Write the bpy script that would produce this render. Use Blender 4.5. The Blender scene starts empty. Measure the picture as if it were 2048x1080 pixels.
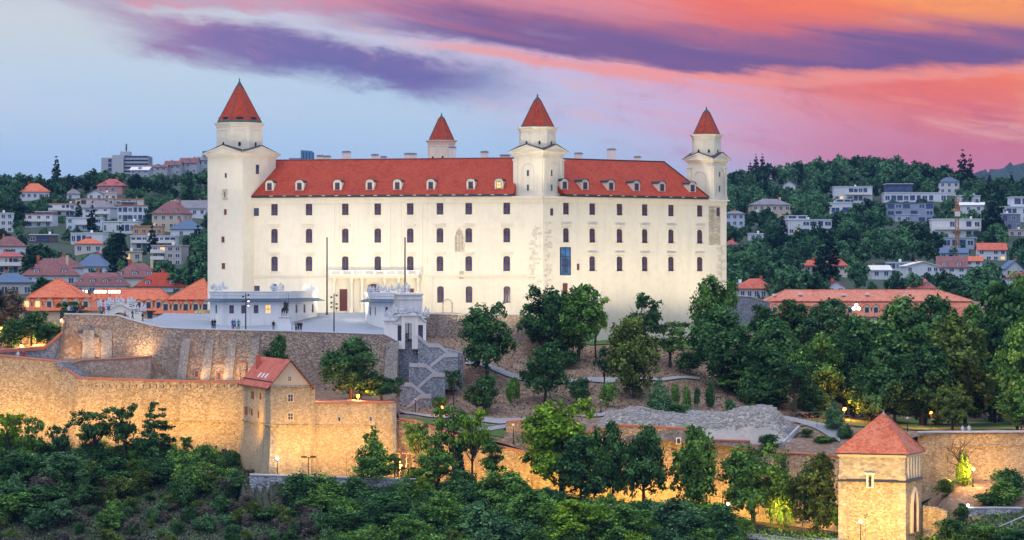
import bpy, bmesh, math, random
import numpy as np
from mathutils import Vector, Matrix, Quaternion
C = bpy.context
SC = C.scene
COL = SC.collection
R = math.radians
# ------------------------------------------------------------------ camera
F, CX, HY, ZC = 5400.0, 1024.0, 555.0, 40.0     # focal length in photo pixels, centre column, horizon row, eye height
cam_d = bpy.data.cameras.new('camera'); cam = bpy.data.objects.new('camera', cam_d); COL.objects.link(cam)
cam.location = (0, 0, ZC); cam.rotation_euler = (R(90), 0, 0)
cam_d.sensor_width = 36; cam_d.lens = 36*F/2048; cam_d.shift_y = 15/2048.0
cam_d.clip_start = 1; cam_d.clip_end = 60000
SC.camera = cam
SC.view_settings.view_transform = 'Standard'; SC.view_settings.look = 'None'
SC.view_settings.exposure = 0.0; SC.view_settings.gamma = 1.0
try: SC.view_settings.use_curve_mapping = False
except Exception: pass
SC.cycles.max_bounces = 5; SC.cycles.diffuse_bounces = 2; SC.cycles.glossy_bounces = 2
SC.cycles.transmission_bounces = 2; SC.cycles.transparent_max_bounces = 6; SC.cycles.volume_bounces = 0
SC.cycles.sample_clamp_indirect = 4.0
SC.cycles.use_denoising = True

def lin(c):
    return tuple(((v/255.0)/12.92 if v/255.0 <= 0.04045 else ((v/255.0+0.055)/1.055)**2.4) for v in c[:3]) + (1.0,)

class NT:
    """thin wrapper for building node trees with expressions"""
    def __init__(s, tree): s.t = tree; s.n = tree.nodes; s.l = tree.links
    def new(s, typ, **kw):
        nd = s.n.new(typ)
        for k, v in kw.items(): setattr(nd, k, v)
        return nd
    def put(s, sock, v):
        if isinstance(v, bpy.types.NodeSocket): s.l.new(v, sock)
        elif v is not None: sock.default_value = v
    def m(s, op, a, b=None, c=None, clamp=False):
        nd = s.new('ShaderNodeMath', operation=op); nd.use_clamp = clamp
        s.put(nd.inputs[0], a)
        if b is not None: s.put(nd.inputs[1], b)
        if c is not None: s.put(nd.inputs[2], c)
        return nd.outputs[0]
    def sstep(s, v, a, b, lo=0.0, hi=1.0):
        nd = s.new('ShaderNodeMapRange', interpolation_type='SMOOTHSTEP')
        s.put(nd.inputs['Value'], v)
        for k, x in zip(('From Min', 'From Max', 'To Min', 'To Max'), (a, b, lo, hi)): s.put(nd.inputs[k], x)
        return nd.outputs[0]
    def mix(s, f, a, b, blend='MIX'):
        nd = s.new('ShaderNodeMix', data_type='RGBA', blend_type=blend)
        s.put(nd.inputs[0], f); s.put(nd.inputs[6], a); s.put(nd.inputs[7], b)
        return nd.outputs[2]
    def vec(s, x, y, z):
        nd = s.new('ShaderNodeCombineXYZ'); s.put(nd.inputs[0], x); s.put(nd.inputs[1], y); s.put(nd.inputs[2], z)
        return nd.outputs[0]
    def noise(s, vec, scale, detail=4, rough=0.55, dist=0.0):
        nd = s.new('ShaderNodeTexNoise'); s.put(nd.inputs['Vector'], vec); nd.inputs['Scale'].default_value = scale
        nd.inputs['Detail'].default_value = detail; nd.inputs['Roughness'].default_value = rough; nd.inputs['Distortion'].default_value = dist
        return nd.outputs[0]
    def ramp(s, f, stops, interp='LINEAR'):
        nd = s.new('ShaderNodeValToRGB'); cr = nd.color_ramp; cr.interpolation = interp
        while len(cr.elements) < len(stops): cr.elements.new(0.5)
        for e, (p, c) in zip(cr.elements, stops): e.position = p; e.color = c
        s.put(nd.inputs[0], f)
        return nd.outputs[0]

# ------------------------------------------------------------------ sky (world): dusk, clouds laid out by compass bearing and height
world = bpy.data.worlds.new('World'); SC.world = world; world.use_nodes = True
def build_sky():
    t = NT(world.node_tree); t.n.clear()
    out = t.new('ShaderNodeOutputWorld'); bg = t.new('ShaderNodeBackground'); t.l.new(bg.outputs[0], out.inputs[0])
    tc = t.new('ShaderNodeTexCoord'); sp = t.new('ShaderNodeSeparateXYZ'); t.l.new(tc.outputs['Generated'], sp.inputs[0])
    x, y, z = sp.outputs
    az = t.m('ARCTAN2', x, y); el = t.m('ARCSINE', z)
    su = t.m('MULTIPLY_ADD', az, 2.637, 0.5); sv = t.m('MULTIPLY', el, 5.0)
    P = t.vec(su, t.m('MULTIPLY', sv, 1.0), 0.0)
    # noises: soft large, wispy stretched along the drift direction (down to the right)
    a = R(-10)
    dr = t.m('ADD', t.m('MULTIPLY', su, math.cos(a)), t.m('MULTIPLY', sv, 0.53*math.sin(a)))
    cr = t.m('ADD', t.m('MULTIPLY', su, -math.sin(a)), t.m('MULTIPLY', sv, 0.53*math.cos(a)))
    W = t.vec(t.m('MULTIPLY', dr, 2.2), t.m('MULTIPLY', cr, 13.0), 3.7)
    n1 = t.m('SUBTRACT', t.noise(P, 3.0, 6, 0.6, 0.6), 0.5)
    n2 = t.m('SUBTRACT', t.noise(W, 1.6, 7, 0.62, 0.5), 0.5)
    W2 = t.vec(t.m('MULTIPLY', dr, 6.0), t.m('MULTIPLY', cr, 13.0), 9.1)
    n3 = t.m('SUBTRACT', t.noise(W2, 2.2, 8, 0.66, 0.8), 0.5)
    W3 = t.vec(t.m('MULTIPLY', dr, 1.2), t.m('MULTIPLY', cr, 20.0), 5.5)
    n4 = t.m('SUBTRACT', t.noise(W3, 1.5, 5, 0.6, 0.4), 0.5)
    # base dusk blue: brighter and greyer up high, bluer to the horizon
    base = t.ramp(t.m('ADD', sv, t.m('MULTIPLY', n1, 0.10)), [(0.0, lin((150, 186, 240))), (0.20, lin((170, 203, 240))), (0.36, lin((192, 214, 234))), (0.48, lin((206, 213, 220))), (1.0, lin((128, 158, 212)))])
    # sunset glow to the upper right
    tt = t.m('ADD', t.m('MULTIPLY', su, 0.60), t.m('MULTIPLY', sv, 0.80))
    tt = t.m('ADD', tt, t.m('ADD', t.m('MULTIPLY', n2, 0.10), t.m('MULTIPLY', n4, 0.16)))
    glow = t.ramp(tt, [(0.52, lin((190, 196, 230))), (0.60, lin((204, 184, 220))), (0.655, lin((220, 172, 204))), (0.70, lin((236, 158, 172))), (0.755, lin((242, 132, 122))), (0.82, lin((242, 108, 88))), (0.89, lin((252, 124, 74))), (0.95, lin((255, 152, 78)))])
    low = t.m('MULTIPLY', t.sstep(t.m('ADD', sv, t.m('MULTIPLY', n4, 0.06)), 0.20, 0.38, 1.0, 0.0), t.sstep(su, 0.60, 0.88))
    glow = t.mix(t.m('MULTIPLY', low, 0.85), glow, lin((204, 112, 146)))
    fade = t.m('MULTIPLY', t.sstep(sv, 0.62, 1.5, 1.0, 0.0), t.sstep(su, 1.2, 2.6, 1.0, 0.0))
    gm = t.m('MULTIPLY', t.sstep(tt, 0.47, 0.67), fade)
    lift = t.m('MULTIPLY', t.m('MULTIPLY', t.sstep(su, 0.35, 1.05), t.sstep(sv, 0.02, 0.3, 1.0, 0.0)), 0.8)
    c = t.mix(t.m('MULTIPLY', lift, fade), base, lin((196, 118, 160)))
    c = t.mix(gm, c, glow)
    c = t.mix(t.m('MULTIPLY', t.m('MULTIPLY', gm, t.sstep(t.m('ADD', n3, t.m('MULTIPLY', n4, 0.6)), -0.02, 0.26)), 0.45), c, lin((186, 92, 122)))
    c = t.mix(t.m('MULTIPLY', t.m('MULTIPLY', gm, t.sstep(t.m('ADD', n2, t.m('MULTIPLY', n3, -0.5)), 0.02, 0.25)), 0.5), c, lin((255, 172, 128)))
    # helper for a long cloud: centre line through points, half thickness, ragged
    def band(pts, col, th_up, th_dn, u0, u1, v0, v1, warp, wsrc, soft=0.6, dens=0.95):
        cl = t.new('ShaderNodeFloatCurve'); cm = cl.mapping.curves[0]
        t.put(cl.inputs['Value'], t.m('MULTIPLY_ADD', su, 0.5, 0.25))
        while len(cm.points) < len(pts): cm.points.new(0.5, 0.5)
        for p, (px, py) in zip(cm.points, pts):
            p.location = ((px/2048.0)*0.5+0.25, (555-py)/1080.0); p.handle_type = 'AUTO'
        cl.mapping.update()
        d = t.m('ADD', t.m('SUBTRACT', sv, cl.outputs[0]), t.m('MULTIPLY', wsrc, warp))
        up = t.sstep(d, th_up*(1-soft), th_up, 1.0, 0.0); dn = t.sstep(d, -th_dn, -th_dn*(1-soft*0.8))
        e = t.m('MULTIPLY', t.sstep(t.m('ADD', su, t.m('MULTIPLY', n2, 0.25)), u0, u1), t.sstep(t.m('ADD', su, t.m('MULTIPLY', n2, 0.2)), v0, v1, 1.0, 0.0))
        return t.m('MULTIPLY', t.m('MULTIPLY', up, dn), t.m('MULTIPLY', e, dens)), d
    w1 = t.m('ADD', t.m('MULTIPLY', n3, 0.6), t.m('MULTIPLY', n2, 0.7))
    # purple cloud on the left
    mk, d = band([(-900, -10), (100, 18), (330, 62), (560, 95), (760, 132), (960, 152), (2400, 330)], None, 0.050, 0.070, 0.03, 0.17, 0.40, 0.55, 0.12, w1, 0.85, 0.97)
    pc = t.ramp(t.m('ADD', t.m('MULTIPLY_ADD', d, 6.0, 0.5), t.m('MULTIPLY', n3, 1.2)), [(0.12, lin((90, 88, 162))), (0.5, lin((114, 98, 164))), (0.85, lin((168, 124, 170)))])
    pk = t.m('MULTIPLY', t.sstep(su, 0.10, 0.30, 1.0, 0.0), 0.6)
    pc = t.mix(pk, pc, lin((186, 128, 168)))
    c = t.mix(mk, c, pc)
    # top left rose wisps
    mk, d = band([(-900, -40), (0, -22), (250, -8), (500, 4), (760, 12), (1000, 25), (2400, 60)], None, 0.06, 0.030, -0.3, 0.12, 0.52, 0.7, 0.08, w1, 0.9, 0.85)
    c = t.mix(mk, c, t.ramp(t.m('ADD', su, n3), [(0.05, lin((176, 158, 186))), (0.4, lin((222, 140, 160)))]))
    # the big violet cloud crossing to the right
    mk, d = band([(300, -12), (760, 22), (1000, 52), (1250, 86), (1500, 108), (1750, 104), (2048, 108), (2700, 120)], None, 0.080, 0.056, 0.28, 0.47, 1.5, 2.2, 0.10, t.m('ADD', t.m('MULTIPLY', n3, 0.55), t.m('MULTIPLY', n4, 0.9)), 0.75, 0.96)
    vc = t.ramp(t.m('ADD', t.m('MULTIPLY_ADD', d, 7.0, 0.5), t.m('MULTIPLY', n4, 1.0)), [(0.15, lin((88, 70, 138))), (0.5, lin((114, 80, 142))), (0.9, lin((170, 96, 132)))])
    c = t.mix(mk, c, vc)
    # coral streaks between the clouds
    mk, d = band([(300, 60), (760, 92), (960, 108), (1150, 140), (1400, 158), (1700, 156), (2100, 150), (2700, 140)], None, 0.022, 0.016, 0.36, 0.50, 0.9, 1.4, 0.07, t.m('ADD', n4, t.m('MULTIPLY', n3, 0.4)), 0.95, 0.75)
    c = t.mix(mk, c, lin((252, 150, 134)))
    # wispy brightness everywhere
    c = t.mix(t.m('MULTIPLY', t.sstep(n2, 0.02, 0.28), 0.25), c, lin((226, 214, 232)))
    # towards the zenith and behind the viewer: blue dusk, brightened to lift the ambient light
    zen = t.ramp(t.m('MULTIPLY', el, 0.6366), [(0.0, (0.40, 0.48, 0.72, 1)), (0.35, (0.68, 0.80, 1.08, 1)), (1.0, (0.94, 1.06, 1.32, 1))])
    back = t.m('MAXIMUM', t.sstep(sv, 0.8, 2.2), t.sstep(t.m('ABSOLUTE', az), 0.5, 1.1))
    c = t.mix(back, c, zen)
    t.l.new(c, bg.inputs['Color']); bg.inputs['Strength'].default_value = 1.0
    # faint physical dusk sky added underneath
    sky = t.new('ShaderNodeTexSky', sky_type='NISHITA'); sky.sun_disc = False
    sky.sun_elevation = R(4); sky.sun_rotation = R(150)
    bg2 = t.new('ShaderNodeBackground'); t.l.new(sky.outputs[0], bg2.inputs[0]); bg2.inputs[1].default_value = 0.01
    ad = t.new('ShaderNodeAddShader'); t.l.new(bg.outputs[0], ad.inputs[0]); t.l.new(bg2.outputs[0], ad.inputs[1])
    t.l.new(ad.outputs[0], out.inputs[0])
build_sky()
# added fill lamp for dusk skylight, high behind the viewer: soft, slightly warm
sd = bpy.data.lights.new('dusk_fill', 'SUN'); dusk_fill = bpy.data.objects.new('dusk_fill', sd); COL.objects.link(dusk_fill)
sd.energy = 1.1; sd.angle = R(35); sd.color = (1.0, 0.90, 0.84)
dusk_fill.rotation_euler = (R(26), 0, R(-40))

def spot(loc, target, power, color, size=70, rad=0.4, blend=1.0):
    d = bpy.data.lights.new('flood_light', 'SPOT'); o = bpy.data.objects.new('flood_light', d); COL.objects.link(o)
    d.energy = power; d.color = color; d.spot_size = R(size); d.spot_blend = blend; d.shadow_soft_size = rad
    o.location = loc; o.rotation_euler = (Vector(target)-Vector(loc)).to_track_quat('-Z', 'Y').to_euler()
    return o
def glow_point(loc, power, color, rad=0.15):
    d = bpy.data.lights.new('lamp_light', 'POINT'); o = bpy.data.objects.new('lamp_light', d); COL.objects.link(o)
    d.energy = power; d.color = color; d.shadow_soft_size = rad; o.location = loc
    return o

# ------------------------------------------------------------------ geometry helpers
def at(px, py, Y): return Vector(((px-CX)*Y/F, Y, ZC-(py-HY)*Y/F))
def xat(px, Y): return (px-CX)*Y/F
def zat(py, Y): return ZC-(py-HY)*Y/F
def pxof(x, Y): return CX+F*x/Y

class MB:
    def __init__(s): s.v = []; s.f = []; s.m = []
    def add(s, vs, fs, mat=0):
        o = len(s.v); s.v.extend([tuple(p) for p in vs])
        for f in fs: s.f.append(tuple(i+o for i in f)); s.m.append(mat)
        return s
    def quad(s, a, b, c, d, mat=0): return s.add([a, b, c, d], [(0, 1, 2, 3)], mat)
    def box(s, x0, x1, y0, y1, z0, z1, mat=0, T=None):
        vs = [(x, y, z) for z in (z0, z1) for y in (y0, y1) for x in (x0, x1)]
        if T is not None: vs = [T(*p) for p in vs]
        return s.add(vs, [(0, 2, 3, 1), (4, 5, 7, 6), (0, 1, 5, 4), (2, 6, 7, 3), (0, 4, 6, 2), (1, 3, 7, 5)], mat)
    def prism(s, poly, z0, z1, mat=0, T=None, cap=True):
        n = len(poly); vs = [(p[0], p[1], z0) for p in poly]+[(p[0], p[1], z1) for p in poly]
        if T is not None: vs = [T(*p) for p in vs]
        fs = [(i, (i+1) % n, (i+1) % n+n, i+n) for i in range(n)]
        if cap: fs += [tuple(range(n-1, -1, -1)), tuple(range(n, 2*n))]
        return s.add(vs, fs, mat)
    def loft(s, rings, mat=0, cap=True):
        n = len(rings[0]); vs = [p for r in rings for p in r]; fs = []
        for k in range(len(rings)-1):
            for i in range(n): fs.append((k*n+i, k*n+(i+1) % n, (k+1)*n+(i+1) % n, (k+1)*n+i))
        if cap: fs += [tuple(range(n-1, -1, -1)), tuple(range((len(rings)-1)*n, len(rings)*n))]
        return s.add(vs, fs, mat)
    def lathe(s, prof, c=(0, 0, 0), n=12, mat=0, ph=0.0):
        return s.loft([[(c[0]+r*math.cos(2*math.pi*i/n+ph), c[1]+r*math.sin(2*math.pi*i/n+ph), c[2]+z) for i in range(n)] for r, z in prof], mat)
    def tube(s, pts, rad, n=6, mat=0):
        pts = [Vector(p) for p in pts]; rad = rad if isinstance(rad, (list, tuple)) else [rad]*len(pts); rings = []
        for i, p in enumerate(pts):
            d = (pts[min(i+1, len(pts)-1)]-pts[max(i-1, 0)]).normalized()
            a = d.orthogonal().normalized() if abs(d.z) > 0.95 else d.cross(Vector((0, 0, 1))).normalized()
            if abs(d.z) > 0.95: a = Vector((1, 0, 0))
            b = d.cross(a).normalized()
            rings.append([p+(a*math.cos(2*math.pi*k/n)+b*math.sin(2*math.pi*k/n))*rad[i] for k in range(n)])
        return s.loft(rings, mat)
    def ball(s, c, r, n=10, mat=0, sz=1.0):
        k = max(4, n//2); return s.lathe([(max(r*math.sin(math.pi*i/k), r*0.02), -r*sz*math.cos(math.pi*i/k)) for i in range(k+1)], c, n, mat)
    def mesh(s, name, mats, off=(0, 0, 0), smooth=False):
        me = bpy.data.meshes.new(name); me.from_pydata([(p[0]-off[0], p[1]-off[1], p[2]-off[2]) for p in s.v], [], s.f)
        for m in (mats if isinstance(mats, (list, tuple)) else [mats]): me.materials.append(m)
        me.polygons.foreach_set('material_index', s.m)
        if smooth: me.polygons.foreach_set('use_smooth', [True]*len(s.f))
        bm = bmesh.new(); bm.from_mesh(me); bmesh.ops.recalc_face_normals(bm, faces=bm.faces); bm.to_mesh(me); bm.free()
        return me
    def build(s, name, mats, parent=None, smooth=False, local=False):
        off = (0, 0, 0)
        if parent is not None and not local: off = origin(parent)
        o = bpy.data.objects.new(name, s.mesh(name, mats, off, smooth)); COL.objects.link(o)
        if parent is not None: o.parent = parent
        return o
def origin(o):
    p = Vector((0, 0, 0))
    while o is not None: p += o.location; o = o.parent
    return p
def tag(o, label=None, cat=None, group=None, kind=None):
    if label: o['label'] = label
    if cat: o['category'] = cat
    if group: o['group'] = group
    if kind: o['kind'] = kind
    return o
def thing(name, label, cat, loc=(0, 0, 0), rz=0.0, group=None):
    o = bpy.data.objects.new(name, None); COL.objects.link(o); o.empty_display_size = 0.5
    o.location = loc; o.rotation_euler = (0, 0, rz)
    return tag(o, label, cat, group, 'thing')
def put(name, me, parent, loc=(0, 0, 0), rz=0.0, sc=None):
    o = bpy.data.objects.new(name, me); COL.objects.link(o); o.parent = parent; o.location = loc; o.rotation_euler = (0, 0, rz)
    if sc is not None: o.scale = sc
    return o
def copy_tree(root, loc, rz=0.0, sc=None, label=None, group=None):
    r = root.copy(); COL.objects.link(r); r.location = loc; r.rotation_euler = (0, 0, rz)
    if sc is not None: r.scale = sc
    if label: r['label'] = label
    if group: r['group'] = group
    for ch in root.children:
        c = ch.copy(); COL.objects.link(c); c.parent = r
        for g in ch.children:
            d = g.copy(); COL.objects.link(d); d.parent = c
    return r

# ------------------------------------------------------------------ materials
def new_mat(name):
    m = bpy.data.materials.new(name); m.use_nodes = True; t = NT(m.node_tree)
    b = t.n['Principled BSDF']; return m, t, b
def obj_co(t, sx=1, sy=1, sz=1):
    tc = t.new('ShaderNodeTexCoord'); mp = t.new('ShaderNodeMapping'); mp.inputs['Scale'].default_value = (sx, sy, sz)
    t.l.new(tc.outputs['Object'], mp.inputs[0]); return mp.outputs[0]
def bump(t, b, h, strength=0.4, dist=0.1):
    bp = t.new('ShaderNodeBump'); bp.inputs['Strength'].default_value = strength; bp.inputs['Distance'].default_value = dist
    t.put(bp.inputs['Height'], h); t.l.new(bp.outputs[0], b.inputs['Normal'])
def c4(c): return tuple(c)+((1.0,) if len(c) == 3 else ())
def mat_flat(name, col, rough=0.7, var=0.12, scale=1.5, metal=0.0, stain=None, bumps=0.0):
    """plain painted / rendered surface with uneven tone"""
    m, t, b = new_mat(name); P = obj_co(t)
    n = t.noise(P, scale, 6, 0.65); n2 = t.noise(P, scale*0.13, 3)
    c = c4(col); d = tuple(v*(1-var) for v in c[:3])+(1,); e = tuple(min(1, v*(1+var*0.5)) for v in c[:3])+(1,)
    f = t.m('ADD', t.m('MULTIPLY', n, 0.6), t.m('MULTIPLY', n2, 0.4))
    cc = t.ramp(f, [(0.3, d), (0.5, c), (0.72, e)])
    if stain:
        P2 = obj_co(t, 1.2, 1.2, 0.12)
        cc = t.mix(t.m('MULTIPLY', t.sstep(t.noise(P2, 0.9, 6, 0.65), 0.48, 0.72), 0.7), cc, c4(stain))
    t.l.new(cc, b.inputs['Base Color']); b.inputs['Roughness'].default_value = rough; b.inputs['Metallic'].default_value = metal
    if bumps: bump(t, b, n, bumps, 0.05)
    return m
def mat_rubble(name, cols, mortar, scale=2.4, flat=1.5, patch=None, patch2=None, edge=0.07):
    """rubble masonry: irregular stones of several tones in mortar, larger patches of another tone"""
    m, t, b = new_mat(name); P = obj_co(t, 1, 1, flat)
    dn = t.new('ShaderNodeTexNoise'); dn.inputs['Scale'].default_value = 1.4; t.l.new(P, dn.inputs['Vector'])
    dv = t.new('ShaderNodeVectorMath', operation='MULTIPLY_ADD'); t.l.new(dn.outputs['Color'], dv.inputs[0]); dv.inputs[1].default_value = (0.35,)*3; t.l.new(P, dv.inputs[2])
    P = dv.outputs[0]
    v = t.new('ShaderNodeTexVoronoi'); t.l.new(P, v.inputs['Vector']); v.inputs['Scale'].default_value = scale
    ve = t.new('ShaderNodeTexVoronoi', feature='DISTANCE_TO_EDGE'); t.l.new(P, ve.inputs['Vector']); ve.inputs['Scale'].default_value = scale
    sp = t.new('ShaderNodeSeparateColor'); t.l.new(v.outputs['Color'], sp.inputs[0])
    k = len(cols); st = [((i+0.0)/k, c4(c)) for i, c in enumerate(cols)]
    cc = t.ramp(sp.outputs[0], st, 'CONSTANT')
    G = obj_co(t)
    n0 = t.noise(G, 0.16, 5, 0.6); fine = t.noise(G, 9.0, 3, 0.7)
    if patch: cc = t.mix(t.m('MULTIPLY', t.sstep(n0, 0.47, 0.70), 0.42), cc, c4(patch))
    if patch2:
        G2 = t.new('ShaderNodeVectorMath', operation='ADD'); t.l.new(G, G2.inputs[0]); G2.inputs[1].default_value = (31, 17, 9)
        cc = t.mix(t.m('MULTIPLY', t.sstep(t.noise(G2.outputs[0], 0.22, 5, 0.62), 0.5, 0.72), 0.42), cc, c4(patch2))
    cc = t.mix(t.sstep(ve.outputs[0], edge*0.35, edge, 1.0, 0.0), cc, c4(mortar))
    ST = obj_co(t, 0.9, 0.9, 0.10); st_ = t.noise(ST, 0.8, 6, 0.65); cc = t.mix(t.m('MULTIPLY', t.sstep(st_, 0.50, 0.72), 0.5), cc, tuple(v*0.42 for v in mortar)+(1,))
    cc = t.mix(t.m('MULTIPLY', t.sstep(t.noise(G, 0.5, 5, 0.7), 0.56, 0.70), 0.4), cc, tuple(v*0.55 for v in cols[-1])+(1,))
    cc = t.mix(1.0, cc, t.ramp(fine, [(0.25, (0.72, 0.72, 0.72, 1)), (0.75, (1.22, 1.22, 1.22, 1))]), 'MULTIPLY')
    t.l.new(cc, b.inputs['Base Color']); b.inputs['Roughness'].default_value = 0.92
    bump(t, b, t.m('ADD', t.sstep(ve.outputs[0], 0.0, 0.22), t.m('MULTIPLY', fine, 0.4)), 0.55, 0.10)
    return m
def mat_tiles(name, c1, c2, c3, row=0.32, rough=0.75, coarse=1.0):
    """roof tiles: courses by height, tile to tile tone, weathering"""
    m, t, b = new_mat(name); P = obj_co(t)
    sp = t.new('ShaderNodeSeparateXYZ'); t.l.new(P, sp.inputs[0])
    vv = t.new('ShaderNodeTexVoronoi'); vv.inputs['Scale'].default_value = 1.0
    mp = obj_co(t, 3.2, 3.2, 1/row); t.l.new(mp, vv.inputs['Vector'])
    s2 = t.new('ShaderNodeSeparateColor'); t.l.new(vv.outputs['Color'], s2.inputs[0])
    n = t.noise(P, 0.35, 6, 0.65)
    f = t.m('ADD', t.m('MULTIPLY', s2.outputs[0], 0.5*coarse), t.m('MULTIPLY', n, 0.95))
    cc = t.ramp(f, [(0.32, c4(c2)), (0.55, c4(c1)), (0.9, c4(c3))])
    fr = t.m('FRACT', t.m('MULTIPLY', sp.outputs[2], 1/row))
    cc = t.mix(t.m('MULTIPLY', t.sstep(fr, 0.0, 0.22, 1.0, 0.0), 0.35), cc, tuple(v*0.35 for v in c2[:3])+(1,))
    t.l.new(cc, b.inputs['Base Color']); b.inputs['Roughness'].default_value = rough
    bump(t, b, t.m('ADD', fr, t.m('MULTIPLY', s2.outputs[0], 0.5)), 0.35, 0.06)
    return m
def mat_glass(name, col=(0.015, 0.025, 0.05), rough=0.12):
    m, t, b = new_mat(name); P = obj_co(t); n = t.noise(P, 0.8, 2)
    t.l.new(t.ramp(n, [(0.35, c4(col)), (0.7, tuple(v*2.4 for v in col)+(1,))]), b.inputs['Base Color'])
    b.inputs['Roughness'].default_value = rough; b.inputs['Specular IOR Level'].default_value = 0.5
    return m
def mat_emit(name, col, strength):
    m, t, b = new_mat(name); b.inputs['Base Color'].default_value = c4(col); b.inputs['Emission Color'].default_value = c4(col)
    b.inputs['Emission Strength'].default_value = strength
    return m
def mat_leaf(name, c1, c2, c3, hue_var=0.15):
    m, t, b = new_mat(name)
    at_ = t.new('ShaderNodeAttribute'); at_.attribute_name = 'tint'
    oi = t.new('ShaderNodeObjectInfo')
    f = t.m('ADD', at_.outputs['Fac'], t.m('MULTIPLY', t.m('SUBTRACT', oi.outputs['Random'], 0.5), hue_var))
    cc = t.ramp(f, [(0.10, tuple(v*0.75 for v in c1)+(1,)), (0.48, c4(c2)), (0.95, tuple(v*1.55 for v in c3)+(1,))])
    df = t.new('ShaderNodeBsdfDiffuse'); tr = t.new('ShaderNodeBsdfTranslucent'); mx = t.new('ShaderNodeMixShader'); mx.inputs[0].default_value = 0.22
    t.l.new(cc, df.inputs[0]); t.l.new(cc, tr.inputs[0]); t.l.new(df.outputs[0], mx.inputs[1]); t.l.new(tr.outputs[0], mx.inputs[2])
    t.l.new(mx.outputs[0], t.n['Material Output'].inputs[0]); t.n.remove(b)
    return m
def mat_ground(name, cols, scale=0.5, speck=None, rough=0.95):
    m, t, b = new_mat(name); P = obj_co(t)
    n = t.m('ADD', t.m('MULTIPLY', t.noise(P, scale*0.25, 6, 0.6), 0.55), t.m('MULTIPLY', t.noise(P, scale*4, 6, 0.7), 0.45))
    k = len(cols); cc = t.ramp(n, [(0.34+0.32*i/(k-1), c4(c)) for i, c in enumerate(cols)])
    if speck:
        vo = t.new('ShaderNodeTexVoronoi'); vo.inputs['Scale'].default_value = 2.6; t.l.new(P, vo.inputs['Vector'])
        s = t.new('ShaderNodeSeparateColor'); t.l.new(vo.outputs['Color'], s.inputs[0])
        cc = t.mix(t.m('MULTIPLY', t.sstep(s.outputs[0], 0.72, 0.8), 0.55), cc, c4(speck))
    t.l.new(cc, b.inputs['Base Color']); b.inputs['Roughness'].default_value = rough
    bump(t, b, t.noise(P, 5.0, 5, 0.7), 0.6, 0.15)
    return m

M = {}
M['plaster'] = mat_flat('cream_plaster', (0.80, 0.74, 0.61), 0.85, 0.11, 0.9, stain=(0.70, 0.64, 0.54), bumps=0.08)
M['trim'] = mat_flat('pale_stone_trim', (0.74, 0.68, 0.56), 0.8, 0.10, 2.0)
M['ashlar'] = mat_rubble('old_ashlar', [(0.62, 0.55, 0.42), (0.52, 0.45, 0.33), (0.70, 0.62, 0.48), (0.58, 0.50, 0.38)], (0.38, 0.33, 0.25), 1.3, 2.2, None, None, 0.05)
M['quoin'] = mat_rubble('worn_plaster_stone', [(0.74, 0.68, 0.56), (0.70, 0.63, 0.52), (0.77, 0.71, 0.60), (0.65, 0.59, 0.48)], (0.66, 0.60, 0.49), 1.4, 2.4, None, None, 0.05)
M['white'] = mat_flat('white_render', (0.82, 0.81, 0.79), 0.8, 0.08, 1.5, stain=(0.60, 0.62, 0.66))
M['stonewhite'] = mat_flat('pale_carved_stone', (0.62, 0.66, 0.72), 0.85, 0.25, 3.0)
M['redroof'] = mat_tiles('red_plain_tiles', (0.38, 0.034, 0.010), (0.27, 0.020, 0.007), (0.47, 0.058, 0.020), 0.30)
M['orangeroof'] = mat_tiles('orange_tiles', (0.66, 0.135, 0.058), (0.50, 0.085, 0.038), (0.74, 0.22, 0.11), 0.34)
M['saltroof'] = mat_tiles('weathered_orange_tiles', (0.60, 0.17, 0.10), (0.42, 0.10, 0.06), (0.72, 0.28, 0.19), 0.34)
M['houseroof'] = mat_tiles('rose_red_tiles', (0.54, 0.10, 0.060), (0.40, 0.062, 0.040), (0.66, 0.18, 0.115), 0.30)
M['towerroof'] = mat_tiles('brick_red_tiles', (0.56, 0.13, 0.065), (0.38, 0.085, 0.045), (0.68, 0.24, 0.14), 0.22)
M['purpleroof'] = mat_tiles('dull_plum_tiles', (0.20, 0.075, 0.085), (0.13, 0.05, 0.065), (0.28, 0.12, 0.12), 0.4)
M['pinkroof'] = mat_tiles('pink_red_tiles', (0.42, 0.09, 0.09), (0.32, 0.065, 0.07), (0.50, 0.14, 0.13), 0.4)
M['greyroof'] = mat_tiles('grey_tiles', (0.20, 0.19, 0.22), (0.13, 0.12, 0.15), (0.28, 0.26, 0.30), 0.4)
M['blueroof'] = mat_flat('blue_sheet_roof', (0.075, 0.14, 0.26), 0.5, 0.2, 1.5)
M['copper'] = mat_flat('dark_green_copper', (0.035, 0.085, 0.085), 0.6, 0.4, 2.5)
M['slate'] = mat_flat('dark_sheet_roof', (0.035, 0.035, 0.045), 0.55, 0.3, 2.0)
M['canopy'] = mat_flat('blue_grey_sheet_canopy', (0.05, 0.10, 0.17), 0.45, 0.2, 1.5)
M['metal'] = mat_flat('dark_painted_metal', (0.022, 0.024, 0.03), 0.45, 0.3, 4.0, 0.3)
M['bronze'] = mat_flat('dark_bronze', (0.035, 0.04, 0.042), 0.45, 0.4, 5.0, 0.6)
M['greymetal'] = mat_flat('grey_metal', (0.26, 0.28, 0.32), 0.5, 0.2, 3.0, 0.4)
M['glass'] = mat_glass('dark_window_glass', (0.028, 0.042, 0.085), 0.15)
M['blueglass'] = mat_glass('blue_window_glass', (0.03, 0.09, 0.20), 0.08)
M['modglass'] = mat_glass('house_window_glass', (0.03, 0.06, 0.14), 0.15)
M['sash'] = mat_flat('brown_red_sash', (0.15, 0.045, 0.035), 0.6, 0.2, 6.0)
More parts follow.
